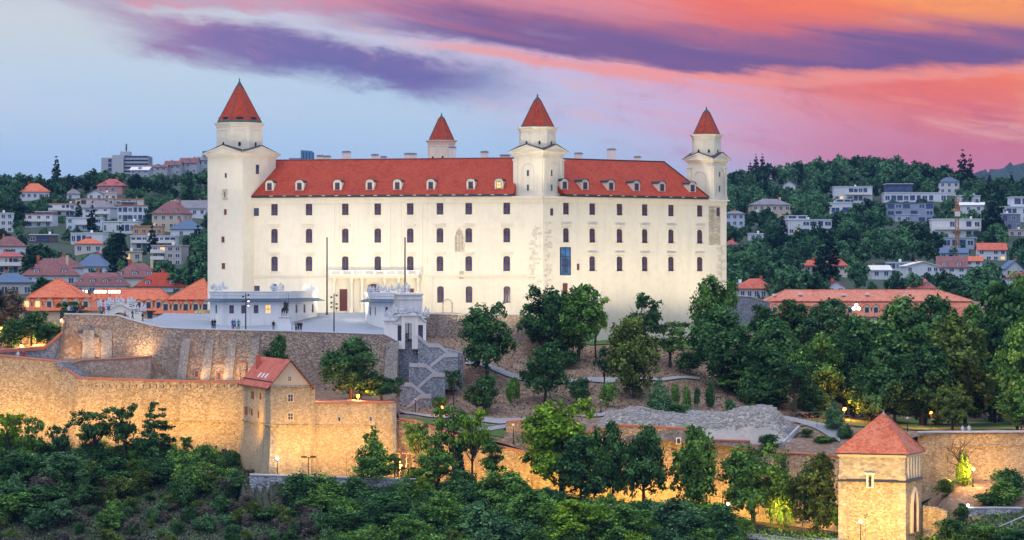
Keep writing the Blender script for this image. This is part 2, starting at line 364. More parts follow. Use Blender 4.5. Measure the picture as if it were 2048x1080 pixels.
M['door'] = mat_flat('dark_red_door', (0.11, 0.022, 0.022), 0.6, 0.3, 4.0)
M['paving'] = mat_ground('pale_paving', [(0.26, 0.30, 0.37), (0.33, 0.37, 0.44), (0.30, 0.33, 0.38)], 0.35, None, 0.8)
M['path'] = mat_ground('grey_path', [(0.24, 0.25, 0.28), (0.31, 0.32, 0.35), (0.36, 0.36, 0.38)], 0.6, None, 0.9)
M['bastion'] = mat_rubble('grey_brown_rubble', [(0.38, 0.30, 0.23), (0.20, 0.16, 0.13), (0.56, 0.48, 0.38), (0.32, 0.22, 0.16), (0.42, 0.36, 0.30), (0.16, 0.14, 0.14)], (0.33, 0.28, 0.25), 4.12, 1.5, (0.40, 0.22, 0.15), (0.40, 0.38, 0.38), 0.06)
M['pier'] = mat_rubble('pale_grey_rubble', [(0.38, 0.36, 0.34), (0.29, 0.27, 0.26), (0.48, 0.45, 0.42), (0.34, 0.31, 0.29), (0.23, 0.22, 0.22)], (0.34, 0.32, 0.30), 4.56, 1.5, (0.5, 0.48, 0.46), None, 0.06)
M['stairstone'] = mat_rubble('blue_grey_rubble', [(0.33, 0.36, 0.42), (0.22, 0.25, 0.31), (0.45, 0.47, 0.52), (0.28, 0.30, 0.34), (0.16, 0.18, 0.24)], (0.30, 0.33, 0.38), 4.12, 1.4, None, None, 0.06)
M['rampart'] = mat_rubble('sandy_rubble', [(0.54, 0.43, 0.27), (0.38, 0.28, 0.17), (0.66, 0.55, 0.37), (0.47, 0.36, 0.22), (0.29, 0.20, 0.12)], (0.50, 0.40, 0.25), 3.56, 1.5, (0.60, 0.50, 0.36), (0.36, 0.26, 0.16), 0.07)
M['redrampart'] = mat_rubble('reddish_rubble', [(0.46, 0.36, 0.28), (0.36, 0.24, 0.18), (0.56, 0.48, 0.40), (0.42, 0.28, 0.21), (0.28, 0.20, 0.16)], (0.46, 0.38, 0.30), 3.26, 1.5, (0.46, 0.27, 0.18), (0.56, 0.47, 0.36), 0.07)
M['block'] = mat_rubble('grey_block_masonry', [(0.42, 0.44, 0.50), (0.32, 0.34, 0.40), (0.50, 0.52, 0.57), (0.38, 0.40, 0.45)], (0.18, 0.19, 0.23), 1.25, 1.3, None, None, 0.06)
M['housestone'] = mat_rubble('plastered_rubble', [(0.54, 0.44, 0.29), (0.40, 0.31, 0.20), (0.64, 0.54, 0.37), (0.47, 0.37, 0.24)], (0.52, 0.42, 0.28), 3.41, 1.5, (0.58, 0.48, 0.35), (0.42, 0.36, 0.29), 0.06)
M['brickred'] = mat_flat('red_brick', (0.30, 0.135, 0.09), 0.85, 0.35, 5.0)
M['coping'] = mat_flat('brick_coping', (0.46, 0.16, 0.11), 0.8, 0.3, 3.0)
M['greycoping'] = mat_flat('grey_stone_coping', (0.44, 0.45, 0.49), 0.8, 0.18, 2.0)
M['gableplaster'] = mat_flat('buff_plaster', (0.60, 0.50, 0.38), 0.85, 0.10, 1.5)
M['creamwall'] = mat_flat('cream_house_wall', (0.72, 0.60, 0.40), 0.85, 0.08, 1.5)
M['earth'] = mat_ground('leaf_litter_slope', [(0.12, 0.072, 0.048), (0.24, 0.150, 0.100), (0.17, 0.108, 0.076), (0.29, 0.200, 0.140)], 0.5, (0.38, 0.31, 0.24))
M['brush'] = mat_ground('dark_brush_ground', [(0.035, 0.05, 0.032), (0.075, 0.075, 0.06), (0.05, 0.065, 0.035), (0.11, 0.095, 0.085)], 0.9)
M['lawn'] = mat_ground('mown_grass', [(0.045, 0.10, 0.02), (0.08, 0.15, 0.03), (0.06, 0.12, 0.025)], 1.2)
M['gravel'] = mat_ground('gravel', [(0.30, 0.28, 0.265), (0.52, 0.485, 0.46), (0.41, 0.385, 0.365), (0.60, 0.565, 0.535)], 2.6)
M['wood'] = mat_ground('hillside_ground', [(0.025, 0.05, 0.035), (0.045, 0.075, 0.045), (0.03, 0.055, 0.04)], 0.1)
M['bark'] = mat_flat('bark', (0.060, 0.048, 0.040), 0.9, 0.4, 4.0)
M['leafdark'] = mat_leaf('dark_green_leaves', (0.022, 0.066, 0.029), (0.049, 0.133, 0.049), (0.122, 0.242, 0.077))
M['leafmid'] = mat_leaf('green_leaves', (0.048, 0.118, 0.034), (0.105, 0.238, 0.054), (0.238, 0.407, 0.083))
M['leafbright'] = mat_leaf('bright_green_leaves', (0.081, 0.170, 0.019), (0.170, 0.317, 0.033), (0.333, 0.488, 0.048))
M['leafolive'] = mat_leaf('olive_leaves', (0.051, 0.083, 0.022), (0.102, 0.159, 0.037), (0.181, 0.250, 0.061))
M['leafblue'] = mat_leaf('blue_green_leaves', (0.033, 0.099, 0.049), (0.074, 0.182, 0.083), (0.170, 0.309, 0.122))
M['leafdry'] = mat_leaf('dry_brown_leaves', (0.065, 0.065, 0.051), (0.131, 0.123, 0.102), (0.217, 0.196, 0.160))
M['leaffar'] = mat_leaf('far_leaves', (0.016, 0.057, 0.040), (0.040, 0.114, 0.064), (0.097, 0.212, 0.099), 0.55)
M['needle'] = mat_leaf('dark_needles', (0.006, 0.022, 0.022), (0.014, 0.040, 0.034), (0.030, 0.070, 0.052))
M['lampwhite'] = mat_emit('lamp_white', (1.0, 0.90, 0.72), 14)
M['lampwarm'] = mat_emit('lamp_warm', (1.0, 0.46, 0.10), 3.2)
M['lampred'] = mat_emit('lamp_sodium', (1.0, 0.22, 0.03), 3.0)
M['litwin'] = mat_emit('lit_window', (1.0, 0.62, 0.22), 0.9)
M['skin'] = mat_flat('skin', (0.50, 0.33, 0.25), 0.6, 0.05)
M['hair'] = mat_flat('hair', (0.05, 0.035, 0.03), 0.6, 0.2)
def paint(col, rough=0.8):
    k = 'paint_%d_%d_%d' % tuple(int(v*255) for v in col)
    if k not in M: M[k] = mat_flat('painted_wall', col, rough, 0.08, 0.8, stain=tuple(v*0.85 for v in col))
    return M[k]
def cloth(col):
    k = 'cloth_%d_%d_%d' % tuple(int(v*255) for v in col)
    if k not in M: M[k] = mat_flat('cloth', col, 0.9, 0.1, 8.0)
    return M[k]
# ------------------------------------------------------------------ terrain
WPX = [-300, 0, 115, 157, 478, 484, 541, 620, 790, 797, 1010, 1440, 1680, 1860, 2350]
WY = [406, 404, 402, 399, 396, 392.5, 377, 378.3, 384, 386.5, 386, 382, 380, 384, 388]
def Ywall(px): return np.interp(px, WPX, WY)
FRONT = {
 -300: [(406, 900), (393, 925), (368, 1050), (340, 1230), (300, 1500)],
 0: [(406, 900), (393, 925), (368, 1050), (340, 1230), (300, 1500)],
 478: [(398, 900), (388, 925), (364, 1060), (340, 1230), (300, 1500)],
 486: [(381, 948), (375, 960), (372.5, 962), (371, 1010), (356, 1090), (335, 1250), (300, 1500)],
 790: [(386, 958), (376, 962), (373.5, 964), (372, 1005), (357, 1090), (335, 1250), (300, 1500)],
 1010: [(388, 968), (378, 985), (372, 1010), (358, 1090), (335, 1250), (300, 1500)],
 1200: [(388, 990), (376, 1010), (370, 1035), (356, 1095), (335, 1250), (300, 1500)],
 1440: [(384, 1032), (377, 1042), (369, 1062), (354, 1110), (335, 1250), (300, 1500)],
 1680: [(382, 1062), (372, 1070), (360, 1092), (345, 1180), (335, 1250), (300, 1500)],
 1852: [(386, 1000), (376, 1040), (366, 1075), (356, 1110), (340, 1220), (300, 1500)],
 1900: [(386, 955), (378, 985), (371, 1020), (366, 1062), (358, 1090), (340, 1220), (300, 1500)],
 2350: [(390, 955), (380, 985), (373, 1015), (366, 1050), (358, 1085), (340, 1220), (300, 1500)]}
BACK = {
 -300: [(404, 716), (412, 713), (420, 700), (440, 672), (480, 650), (560, 640), (640, 606)],
 0: [(404, 716), (412, 713), (420, 700), (440, 672), (480, 650), (560, 640), (640, 606)],
 112: [(400, 728), (408, 722), (412, 716), (425, 690), (440, 650), (480, 645), (560, 640), (640, 606)],
 130: [(400, 745), (404.5, 742), (406, 722), (409.5, 720), (411, 633), (440, 630), (480, 640), (560, 640), (640, 606)],
 157: [(397, 757), (403.8, 757), (405, 722), (409.8, 718), (411, 633), (440, 630), (480, 640), (560, 640), (640, 606)],
 235: [(397, 758), (403.8, 758), (405, 722), (409.8, 718), (411, 634), (440, 632), (480, 640), (560, 640), (640, 606)],
 300: [(397, 762), (403.8, 760), (405, 717), (409.2, 717), (410.4, 651), (440, 642), (480, 645), (560, 645), (640, 610)],
 330: [(397, 762), (404, 760), (408.0, 757), (409.4, 659), (430, 645), (448, 628), (480, 640), (560, 645), (640, 610)],
 478: [(395, 766), (408.0, 760), (409.4, 662), (425, 655), (449, 628), (480, 628), (560, 640), (640, 610)],
 541: [(376, 800), (390, 795), (400, 788), (407.5, 765), (408.4, 765), (409.8, 664), (425, 655), (449, 628), (560, 640), (640, 610)],
 765: [(383, 810), (402, 797), (408.4, 790), (409.8, 670), (425, 660), (449, 627), (560, 640), (640, 610)],
 790: [(384, 812), (402, 800), (408.6, 790), (410.2, 686), (415, 672), (425, 660), (449, 627), (560, 640), (640, 610)],
 800: [(386, 842), (392, 838), (399, 826), (404, 815), (410, 780), (416, 700), (422, 685), (435, 674), (437.5, 672), (439, 630), (449, 627), (560, 640), (640, 610)],
 925: [(386, 870), (393, 838), (400, 828), (408, 800), (414, 770), (424, 715), (434, 678), (437.5, 674), (439, 632), (450, 628), (560, 640), (640, 610)],
 1060: [(386, 905), (391, 855), (399, 830), (413, 790), (430, 730), (437.5, 688), (439, 640), (450, 632), (560, 645), (640, 612)],
 1100: [(386, 905), (391, 855), (399, 830), (413, 790), (430, 735), (442, 700), (455, 684), (478, 677), (560, 650), (640, 615)],
 1300: [(384, 880), (390, 862), (400, 835), (413, 800), (432, 740), (447, 698), (460, 684), (480, 677), (560, 650), (640, 615)],
 1440: [(382, 892), (390, 868), (402, 832), (420, 795), (442, 740), (462, 690), (474, 680), (488, 678), (560, 650), (640, 612)],
 1560: [(381, 908), (388, 880), (398, 845), (420, 815), (440, 775), (470, 700), (490, 685), (540, 652), (640, 606)],
 1680: [(380, 914), (386, 895), (396, 855), (420, 835), (450, 790), (490, 700), (540, 652), (640, 602)],
 1860: [(384, 868), (396, 862), (440, 845), (490, 790), (540, 690), (640, 604)],
 2350: [(388, 868), (398, 862), (440, 845), (490, 790), (540, 690), (640, 604)]}
def _prof(tab):
    ks = sorted(tab); Ys, Zs = [], []
    for k in ks:
        p = sorted(tab[k]); Ys.append(np.array([a for a, b in p])); Zs.append(np.array([zat(b, a) for a, b in p]))
    return ks, Ys, Zs
_PF, _PB = _prof(FRONT), _prof(BACK)
def _ev(pr, px, Y):
    ks, Ys, Zs = pr
    i = int(np.clip(np.searchsorted(ks, px)-1, 0, len(ks)-2)); a, b = ks[i], ks[i+1]
    w = min(1, max(0, (px-a)/(b-a)))
    return (1-w)*np.interp(Y, Ys[i], Zs[i])+w*np.interp(Y, Ys[i+1], Zs[i+1])
_rng = np.random.default_rng(5)
_ph = _rng.uniform(0, 6.28, (14, 2)); _fr = _rng.uniform(0.08, 0.9, (14, 2)); _am = 0.16/(1+_fr.sum(1)*1.2)
def rough(x, y): return float(sum(a*math.sin(f[0]*x+p[0])*math.sin(f[1]*y+p[1]) for a, f, p in zip(_am, _fr, _ph)))
def zfront(px, Y): return float(_ev(_PF, px, Y))
def zback(px, Y): return float(_ev(_PB, px, Y))
def gz(px, Y):
    """ground height"""
    b = Y >= Ywall(px)+0.5
    z = zback(px, Y) if b else zfront(px, Y)
    d = abs(Y-(Ywall(px)+0.5))
    return z+rough(xat(px, Y), Y)*min(1.0, d/3.0)*(0.35 if b and 395 < Y < 450 and px < 930 else 1.0)
def sheet(name, mat, pxs, Ys, fz, kind='structure'):
    vs, fs = [], []
    for px in pxs:
        for Y in Ys(px) if callable(Ys) else Ys: vs.append((xat(px, Y), Y, fz(px, Y)))
    n = len(vs)//len(pxs)
    for i in range(len(pxs)-1):
        for j in range(n-1): fs.append((i*n+j, (i+1)*n+j, (i+1)*n+j+1, i*n+j+1))
    mb = MB(); mb.add(vs, fs); o = mb.build(name, mat, smooth=True)
    if kind: o['kind'] = kind
    return o
pxs = sorted(set(list(range(-300, 2351, 14))+[112, 121, 130, 478, 482, 486, 788, 792, 796, 800, 1060, 1070, 1080, 1090, 1100]))
def _yb(px): w = float(Ywall(px))+0.5; return [w+0.001]+[w+(470-w)*t for t in np.linspace(0, 1, 140)[1:]]+list(np.linspace(475, 645, 26))
def _yf(px): w = float(Ywall(px))+0.5; return list(np.linspace(300, 335, 8))+[335+(w-335)*t for t in np.linspace(0, 1, 70)[1:]]
sheet('castle_hill', M['earth'], pxs, _yb, gz)
sheet('foreground_slope', M['brush'], pxs, _yf, lambda px, Y: gz(px, min(Y, Ywall(px)+0.49)))
g = MB().quad((-9000, 100, -16), (9000, 100, -16), (9000, 12000, -16), (-9000, 12000, -16)).build('ground', M['wood']); g['kind'] = 'structure'

def drape(name, mat, rows, off, n=14, kind='structure'):
    """sheet lying on the ground: rows of (px, Ynear, Yfar)"""
    P = []
    for (a, b) in zip(rows[:-1], rows[1:]):
        for k in range(8): w = k/8; P.append(tuple((1-w)*u+w*v for u, v in zip(a, b)))
    P.append(rows[-1]); vs, fs = [], []
    for px, y0, y1 in P:
        for j in range(n): Y = y0+(y1-y0)*j/(n-1); vs.append((xat(px, Y), Y, gz(px, Y)+off))
    for i in range(len(P)-1):
        for j in range(n-1): fs.append((i*n+j, (i+1)*n+j, (i+1)*n+j+1, i*n+j+1))
    o = MB().add(vs, fs).build(name, mat, smooth=True); o['kind'] = kind; return o
# courtyard paving, lawns, paths
drape('courtyard', M['paving'], [(131, 412.2, 470), (300, 411.7, 470), (330, 410.5, 470), (560, 410.8, 462), (765, 410.8, 462), (790, 417.5, 462), (860, 441, 455)], 0.12, 40)
drape('castle_lawn', M['lawn'], [(1080, 452, 462), (1150, 450, 466), (1400, 456, 482), (1560, 478, 492)], 0.16)
drape('lawn', M['lawn'], [(800, 388.5, 391.5), (850, 388.0, 392.6), (950, 387.6, 392.2), (1008, 387.6, 390.4)], 0.14)
drape('park_lawn', M['lawn'], [(1600, 396, 404), (1700, 400, 416), (1850, 397, 440), (2300, 400, 450)], 0.16)
drape('path', M['path'], [(798, 393.2, 397), (900, 393.6, 396.2), (1000, 392.2, 395.2), (1100, 396, 398.4), (1300, 402, 404.5), (1500, 404.5, 407), (1600, 398, 404), (1680, 388, 396)], 0.18)
drape('path', M['path'], [(960, 388, 389.4), (1000, 389.5, 391), (1040, 391.2, 393.2)], 0.24)
drape('path', M['path'], [(930, 421, 425), (1060, 419.5, 421.8), (1180, 421.5, 424), (1290, 424, 426), (1400, 430, 432)], 0.2)
drape('bank', M['earth'], [(1856, 366.5, 384), (1900, 366, 384.5), (2000, 371, 385), (2200, 372, 386)], 0.12)
drape('path', M['path'], [(1180, 369, 371), (1440, 365, 370), (1560, 362, 368), (1690, 360.0, 365)], 0.2)

# ------------------------------------------------------------------ walls
def wallrun(name, label, cat, pts, mat, thick=1.2, batter=0.06, cop=None, coph=0.18, copo=0.12, group=None):
    """masonry wall along pts (px, py_top, py_bottom, Y): battered front, its own coping"""
    fr_t = [at(p[0], p[1], p[3]) for p in pts]; root = thing(name, label, cat, (fr_t[0].x, fr_t[0].y, zat(pts[0][2], pts[0][3])), 0, group)
    n = len(pts); nv = []
    for i in range(n):
        a, b = fr_t[max(0, i-1)], fr_t[min(n-1, i+1)]; d = Vector((b.x-a.x, b.y-a.y)).normalized(); nv.append(Vector((d.y, -d.x, 0)))
    rings = []
    for p, t, q in zip(pts, fr_t, nv):
        zb = zat(p[2], p[3])-1.5; h = t.z-zb
        f0 = t+q*(batter*h); f0.z = zb; bk = t-q*thick; b0 = Vector((bk.x, bk.y, zb))
        fm = t*0.5+f0*0.5
        rings.append([f0, fm, t, bk, b0])
    MB().loft(rings).build('wall', mat, root)
    if cop:
        cr = []
        for t, q in zip(fr_t, nv):
            u = Vector((0, 0, 1)); a, b = t+q*copo+u*0.01, t-q*(thick+copo)+u*0.01
            cr.append([a, a+u*coph, (a+b)/2+u*(coph+0.08), b+u*coph, b])
        MB().loft(cr).build('coping', cop, root)
    return root
# lower rampart on the left
lw = wallrun('rampart_wall', 'long sandy lamplit rampart wall at lower left with brick coping', 'wall', [(-300, 706, 905, 406.5), (0, 712, 905, 404), (112, 724, 905, 402), (157, 757, 905, 399), (300, 762, 905, 397.6), (478, 766, 905, 396), (496, 766.5, 905, 394.5)], M['rampart'], 1.3, 0.10, M['coping'], 0.16)
mb = MB()
for pts in ([(-300, 826, 406), (0, 828, 404), (118, 834, 402), (300, 838, 397.8), (484, 845, 396)],):
    pp = [at(a, b, y)+Vector((0, -0.10*(zat(730, y)-zat(b, y))-0.03, 0)) for a, b, y in pts]; mb.tube(pp, 0.11, 4)
mb.build('ledge', M['rampart'], lw)
mb = MB()
for k in range(24):
    px = 165+k*13.5; Y = np.interp(px, [157, 300, 484], [399, 397.6, 396]); c = at(px, 772.5, Y); MB().box(c.x-0.05, c.x+0.05, c.y-0.12, c.y+0.2, c.z-0.25, c.z+0.25).build('putlog_slot', M['metal'], lw)
for px, py in ((135, 831), (30, 742), (390, 744)):
    pass
# wall with sloping brick coping at far left, standing behind
wallrun('approach_wall', 'grey wall at far left whose pink brick coping climbs to the bastion', 'wall', [(-300, 708, 722, 411), (0, 706, 722, 411), (88, 700, 722, 411), (133, 661, 722, 411.2)], M['stairstone'], 1.0, 0.02, M['coping'], 0.5, 0.3)
# upper bastion
bas = wallrun('bastion_wall', 'tall rubble bastion wall holding up the paved castle forecourt', 'wall', [(128, 629, 730, 411), (180, 630, 730, 410.6), (235, 632, 735, 410.2), (262, 641, 760, 409.8), (300, 650.5, 762, 409.2), (325, 656, 770, 408.8), (360, 658, 770, 408.2), (422, 660, 775, 407.9), (480, 661.5, 775, 407.9), (600, 664, 800, 408.2), (690, 667, 800, 408.6), (768, 670, 800, 409), (796, 684, 800, 409.6)], M['bastion'], 1.4, 0.10, M['greycoping'], 0.12, 0.06)
def pier(px_t, px_b, wpx, py_t, py_b, Yt, out_b, name='buttress', mat='pier'):
    s = Yt/F; t = at(px_t, py_t, Yt); b = at(px_b, py_b, Yt); hw = wpx*s/2; h = t.z-b.z; fy = -(0.10*h)-out_b
    mb = MB(); mb.loft([[(b.x-hw*1.15, Yt+fy, b.z-1), (b.x+hw*1.15, Yt+fy, b.z-1), (b.x+hw*1.15, Yt+1, b.z-1), (b.x-hw*1.15, Yt+1, b.z-1)],
                      [(t.x-hw, Yt-0.28, t.z), (t.x+hw, Yt-0.28, t.z), (t.x+hw, Yt+1, t.z), (t.x-hw, Yt+1, t.z)]])
    return mb.build(name, M[mat], bas)
for pt, pb in ((374, 363), (421, 411), (466, 456), (512, 503)): pier(pt, pb, 16, 677, 756, 408.0, 1.1)
for pt, wp in ((178, 22), (214, 20), (254, 17)): pier(pt, pt, wp, 660, 718, 410.2, 0.45)
pier(785, 779, 24, 684, 800, 409.2, 1.6)
pier(720, 719, 22, 682, 735, 408.8, 0.5)
def arch_niche(px, py_top, py_bot, wpx, Y, off, parent, name='brick_arch'):
    s = Y/F; c = at(px, py_bot, Y-off); hw = wpx*s/2; z1 = zat(py_top, Y); mb = MB(); N = 10; r = hw; zs = z1-r*0.6
    for rr, mm in ((r*1.0, 0),):
        pts_o = [(c.x+rr*math.cos(math.pi*k/N), zs+rr*0.6*math.sin(math.pi*k/N)) for k in range(N+1)]
        pts_i = [(c.x+rr*0.84*math.cos(math.pi*k/N), zs+rr*0.42*math.sin(math.pi*k/N)) for k in range(N+1)]
        for k in range(N):
            (a, b), (d, e) = pts_o[k], pts_o[k+1]; (g_, h), (i, j) = pts_i[k], pts_i[k+1]; y0, y1 = c.y, c.y+0.6
            mb.add([(a, y0, b), (d, y0, e), (i, y0, j), (g_, y0, h), (a, y1, b), (d, y1, e), (i, y1, j), (g_, y1, h)], [(0, 1, 2, 3), (0, 4, 5, 1), (3, 2, 6, 7)])
    return mb.build(name, M['brickred'], parent)
for px in (439, 485): arch_niche(px, 722, 740, 25, 408.0, 0.65, bas)
def small_window(parent, px, py, wpx, hpx, Y, off, frame='trim', fw=0.14, name='window', glass='glass'):
    s = Y/F; c = at(px, py, Y-off); hw, hh = wpx*s/2, hpx*s/2
    o = MB().box(c.x-hw, c.x+hw, c.y-0.03, c.y+0.3, c.z-hh, c.z+hh).build(name, M[glass], parent)
    if frame:
        mb = MB(); y0, y1 = c.y-0.09, c.y+0.3
        mb.box(c.x-hw-fw, c.x-hw, y0, y1, c.z-hh-fw, c.z+hh+fw).box(c.x+hw, c.x+hw+fw, y0, y1, c.z-hh-fw, c.z+hh+fw)
        mb.box(c.x-hw, c.x+hw, y0, y1, c.z+hh, c.z+hh+fw).box(c.x-hw, c.x+hw, y0, y1, c.z-hh-fw, c.z-hh)
        mb.build('frame', M[frame], o)
    return o
for px, py in ((393, 748), (438, 752)): small_window(bas, px, py, 6, 12, 408, 0.90, 'brickred', 0.16)
small_window(bas, 161, 663, 10, 6, 410.7, 0.32, None)
o = MB(); c = at(193, 696, 410.4); o.box(c.x-0.55, c.x+0.55, c.y-0.62, c.y+0.2, c.z-1.6, c.z+1.6); o.build('brick_recess', M['redrampart'], bas)
# terrace wall between
wallrun('terrace_wall', 'dark rubble terrace wall with sloping brick coping below the left bastion', 'wall', [(139, 730, 757, 404.2), (165, 722, 757, 404.2), (230, 719.5, 758, 404), (301, 714.5, 760, 403.4)], M['redrampart'], 1.0, 0.03, M['coping'], 0.16, 0.1)
# stair ramp by the rampart
mb = MB()
for k in range(14):
    w = k/13; c = at(122+w*46, 724+w*31, 401.8-w*1.2); mb.box(c.x-0.9, c.x+0.9, c.y-0.6, c.y+2.4, c.z-0.6, c.z)
o = mb.build('stone_steps', M['stairstone']); tag(o, 'dark flight of steps descending beside the left rampart coping', 'steps')
# right bit of curtain wall with house
cw = wallrun('curtain_wall', 'sandy lamplit curtain wall right of the red roofed house', 'wall', [(592, 776, 955, 377.8), (630, 776.2, 955, 378.4)], M['housestone'], 1.2, 0.06, M['coping'], 0.14)
cw2 = wallrun('curtain_wall', 'broad lamplit wall with three small windows and pink coping', 'wall', [(626, 807.5, 958, 378.6), (700, 807, 958, 381.2), (789, 806, 960, 384)], M['housestone'], 1.4, 0.07, M['coping'], 0.2, 0.15)
for px, py, w_, h_ in ((678, 838.5, 5.5, 8), (741, 838, 5, 8), (616, 838.5, 4, 8)):
    Y = float(np.interp(px, [592, 630, 626.1, 700, 789], [377.8, 378.4, 378.6, 381.2, 384])) if px > 630 else 378.2
    small_window(cw2 if px > 626 else cw, px, py, w_, h_, Y, 0.07*2.3+0.03, 'greycoping', 0.1)
mb = MB(); pp = [at(a, 851, y)+Vector((0, -0.28, 0)) for a, y in ((630, 378.6), (700, 381.2), (789, 384))]; mb.tube(pp, 0.10, 4); mb.build('ledge', M['housestone'], cw2)
mb = MB()
for k in range(13):
    py = 812+k*11.0; c = at(786.5, py, 384); q = 0.07*(zat(806, 384)-c.z)+0.12; w_ = 0.5 if k % 2 else 0.85; mb.box(c.x-w_, c.x+0.45, c.y-q, c.y+0.5, c.z-0.38, c.z+0.36)
mb.build('quoins', M['block'], cw2)
# lower boundary wall running right, under the stairs and the rubble heap
wallrun('boundary_wall', 'sloping stone boundary wall with red coping right of the curtain wall', 'wall', [(790, 839, 965, 386.6), (832, 843, 965, 386.5), (905, 870, 968, 386.3), (980, 890, 970, 386), (1062, 907, 975, 385.8)], M['redrampart'], 1.0, 0.05, M['coping'], 0.16)
wallrun('boundary_wall', 'short wall end of pale stone behind the bright green tree', 'wall', [(1013, 846, 905, 389.2), (1060, 842, 905, 389.5)], M['redrampart'], 1.0, 0.02, M['coping'], 0.22, 0.1)
wallrun('boundary_wall', 'long orange lit wall below the rubble heap, half hidden by trees', 'wall', [(1050, 895, 1000, 386.6), (1110, 880, 1000, 386), (1236, 852, 1010, 385), (1362, 858, 1020, 384.4), (1425, 882, 1030, 384), (1500, 884, 1040, 383.4)], M['redrampart'], 1.2, 0.05, M['coping'], 0.2)
wallrun('boundary_wall', 'orange lit wall left of the square corner tower', 'wall', [(1500, 905, 1048, 382.4), (1600, 910, 1058, 381.4), (1690, 916, 1068, 380.6)], M['redrampart'], 1.2, 0.05, M['coping'], 0.25)
wallrun('parapet_wall', 'low parapet with double red coping behind the round trees', 'wall', [(1553, 893, 912, 386.5), (1620, 897, 918, 386), (1690, 902, 925, 385.6)], M['redrampart'], 0.8, 0.02, M['coping'], 0.3, 0.12)
rw = wallrun('park_wall', 'tall lamplit wall below the park, right of the corner tower', 'wall', [(1836, 867, 985, 385), (1880, 866, 965, 385), (2060, 865, 965, 386.5), (2350, 864, 965, 389)], M['rampart'], 1.2, 0.06, M['greycoping'], 0.2, 0.12)
mb = MB(); pp = [at(a, 892+b, y)+Vector((0, -0.22, 0)) for a, b, y in ((1880, 2, 385), (1960, 0, 385.7), (2060, -4, 386.5), (2350, -6, 389))]; mb.tube(pp, 0.13, 4); mb.build('ledge', M['rampart'], rw)
wallrun('retaining_wall', 'low grey block retaining wall with pale coping below the lamplit house', 'wall', [(499, 951, 1005, 372.4), (560, 953, 1005, 372.6), (700, 957, 1005, 373), (850, 961, 1005, 373.2)], M['block'], 0.8, 0.02, M['greycoping'], 0.16, 0.1)
wallrun('retaining_wall', 'grey block retaining wall at lower right behind the ivy', 'wall', [(1938, 1018, 1062, 369.5), (1990, 1017, 1062, 369.8), (2045, 1018, 1045, 370.2)], M['block'], 0.8, 0.02, M['greycoping'], 0.14, 0.06)
wallrun('stone_wall', 'low sandy broken wall at the right foot of the corner tower', 'wall', [(1846, 1012, 1075, 366.5), (1872, 1015, 1075, 366), (1894, 1024, 1078, 365.5)], M['rampart'], 0.9, 0.03)
wallrun('courtyard_wall', 'brown rubble wall at the foot of the castle beside the gate', 'wall', [(846, 629, 690, 437), (925, 629.5, 690, 437.2), (1062, 631, 705, 437.6), (1080, 640, 700, 441)], M['bastion'], 1.2, 0.02, M['greycoping'], 0.1)
wallrun('stone_wall', 'grey rubble wall between the castle corner and the long barracks roof', 'wall', [(1458, 592, 660, 500), (1500, 594, 650, 505), (1540, 606, 650, 508)], M['stairstone'], 1.2, 0.0, M['greycoping'], 0.15)
wallrun('courtyard_wall', 'low grey wall behind the paved terrace left of the guardhouse', 'wall', [(285, 640, 660, 441), (420, 640, 662, 436)], M['stairstone'], 0.8, 0.0, M['greycoping'], 0.1)
wallrun('stone_wall', 'short sandy wall stub between red roof and guardhouse', 'wall', [(389, 620, 648, 449), (424, 620, 648, 449)], M['rampart'], 0.8, 0.0)
wallrun('approach_wall', 'lamplit orange wall behind the dark trees at far left', 'wall', [(-300, 660, 705, 428), (60, 662, 705, 428), (120, 668, 705, 426)], M['rampart'], 1.0, 0.02)

# zigzag stairs in front of the forecourt
zs = thing('zigzag_stairs', 'grey zigzag stone stairs climbing from the path to the white gate', 'stairs', at(850, 800, 404))
SX, SZ = [], []
def stair_wall(poly, Y, thick=3.0):   # stone body below a flight: polygon in pixels, front plane at Y
    s = [at(a, b, Y) for a, b in poly]; return MB().loft([[(p.x, Y, p.z) for p in s], [(p.x, Y+thick, p.z) for p in s]])
stair_wall([(782, 684), (836, 676), (852, 690), (925, 706), (925, 830), (790, 830)], 411.5, 5).build('retaining_body', M['stairstone'], zs)
fl = [(410.2, [(836, 671), (857, 689), (878, 689), (899, 707), (916, 708)]), (409.0, [(916, 708), (888, 709), (860, 731)]),
      (407.8, [(818, 728), (851, 729), (874, 747), (890, 748)]), (406.6, [(890, 748), (864, 748), (836, 773)]),
      (405.4, [(800, 766), (824, 768), (851, 790), (863, 791)]), (404.2, [(863, 791), (839, 791), (808, 820)])]
for Y, pts in fl:
    lo = [(a, min(b+70, 832)) for a, b in pts]
    stair_wall(list(pts)+lo[::-1], Y, 1.15).build('flight_wall', M['stairstone'], zs)
    top = [at(a, b, Y) for a, b in pts]; rr = [[p+Vector((0, -0.08, -0.45)), p+Vector((0, -0.08, 0.16)), p+Vector((0, 0.32, 0.16)), p+Vector((0, 0.32, -0.45))] for p in top]
    MB().loft(rr).build('parapet', M['greycoping'], zs)

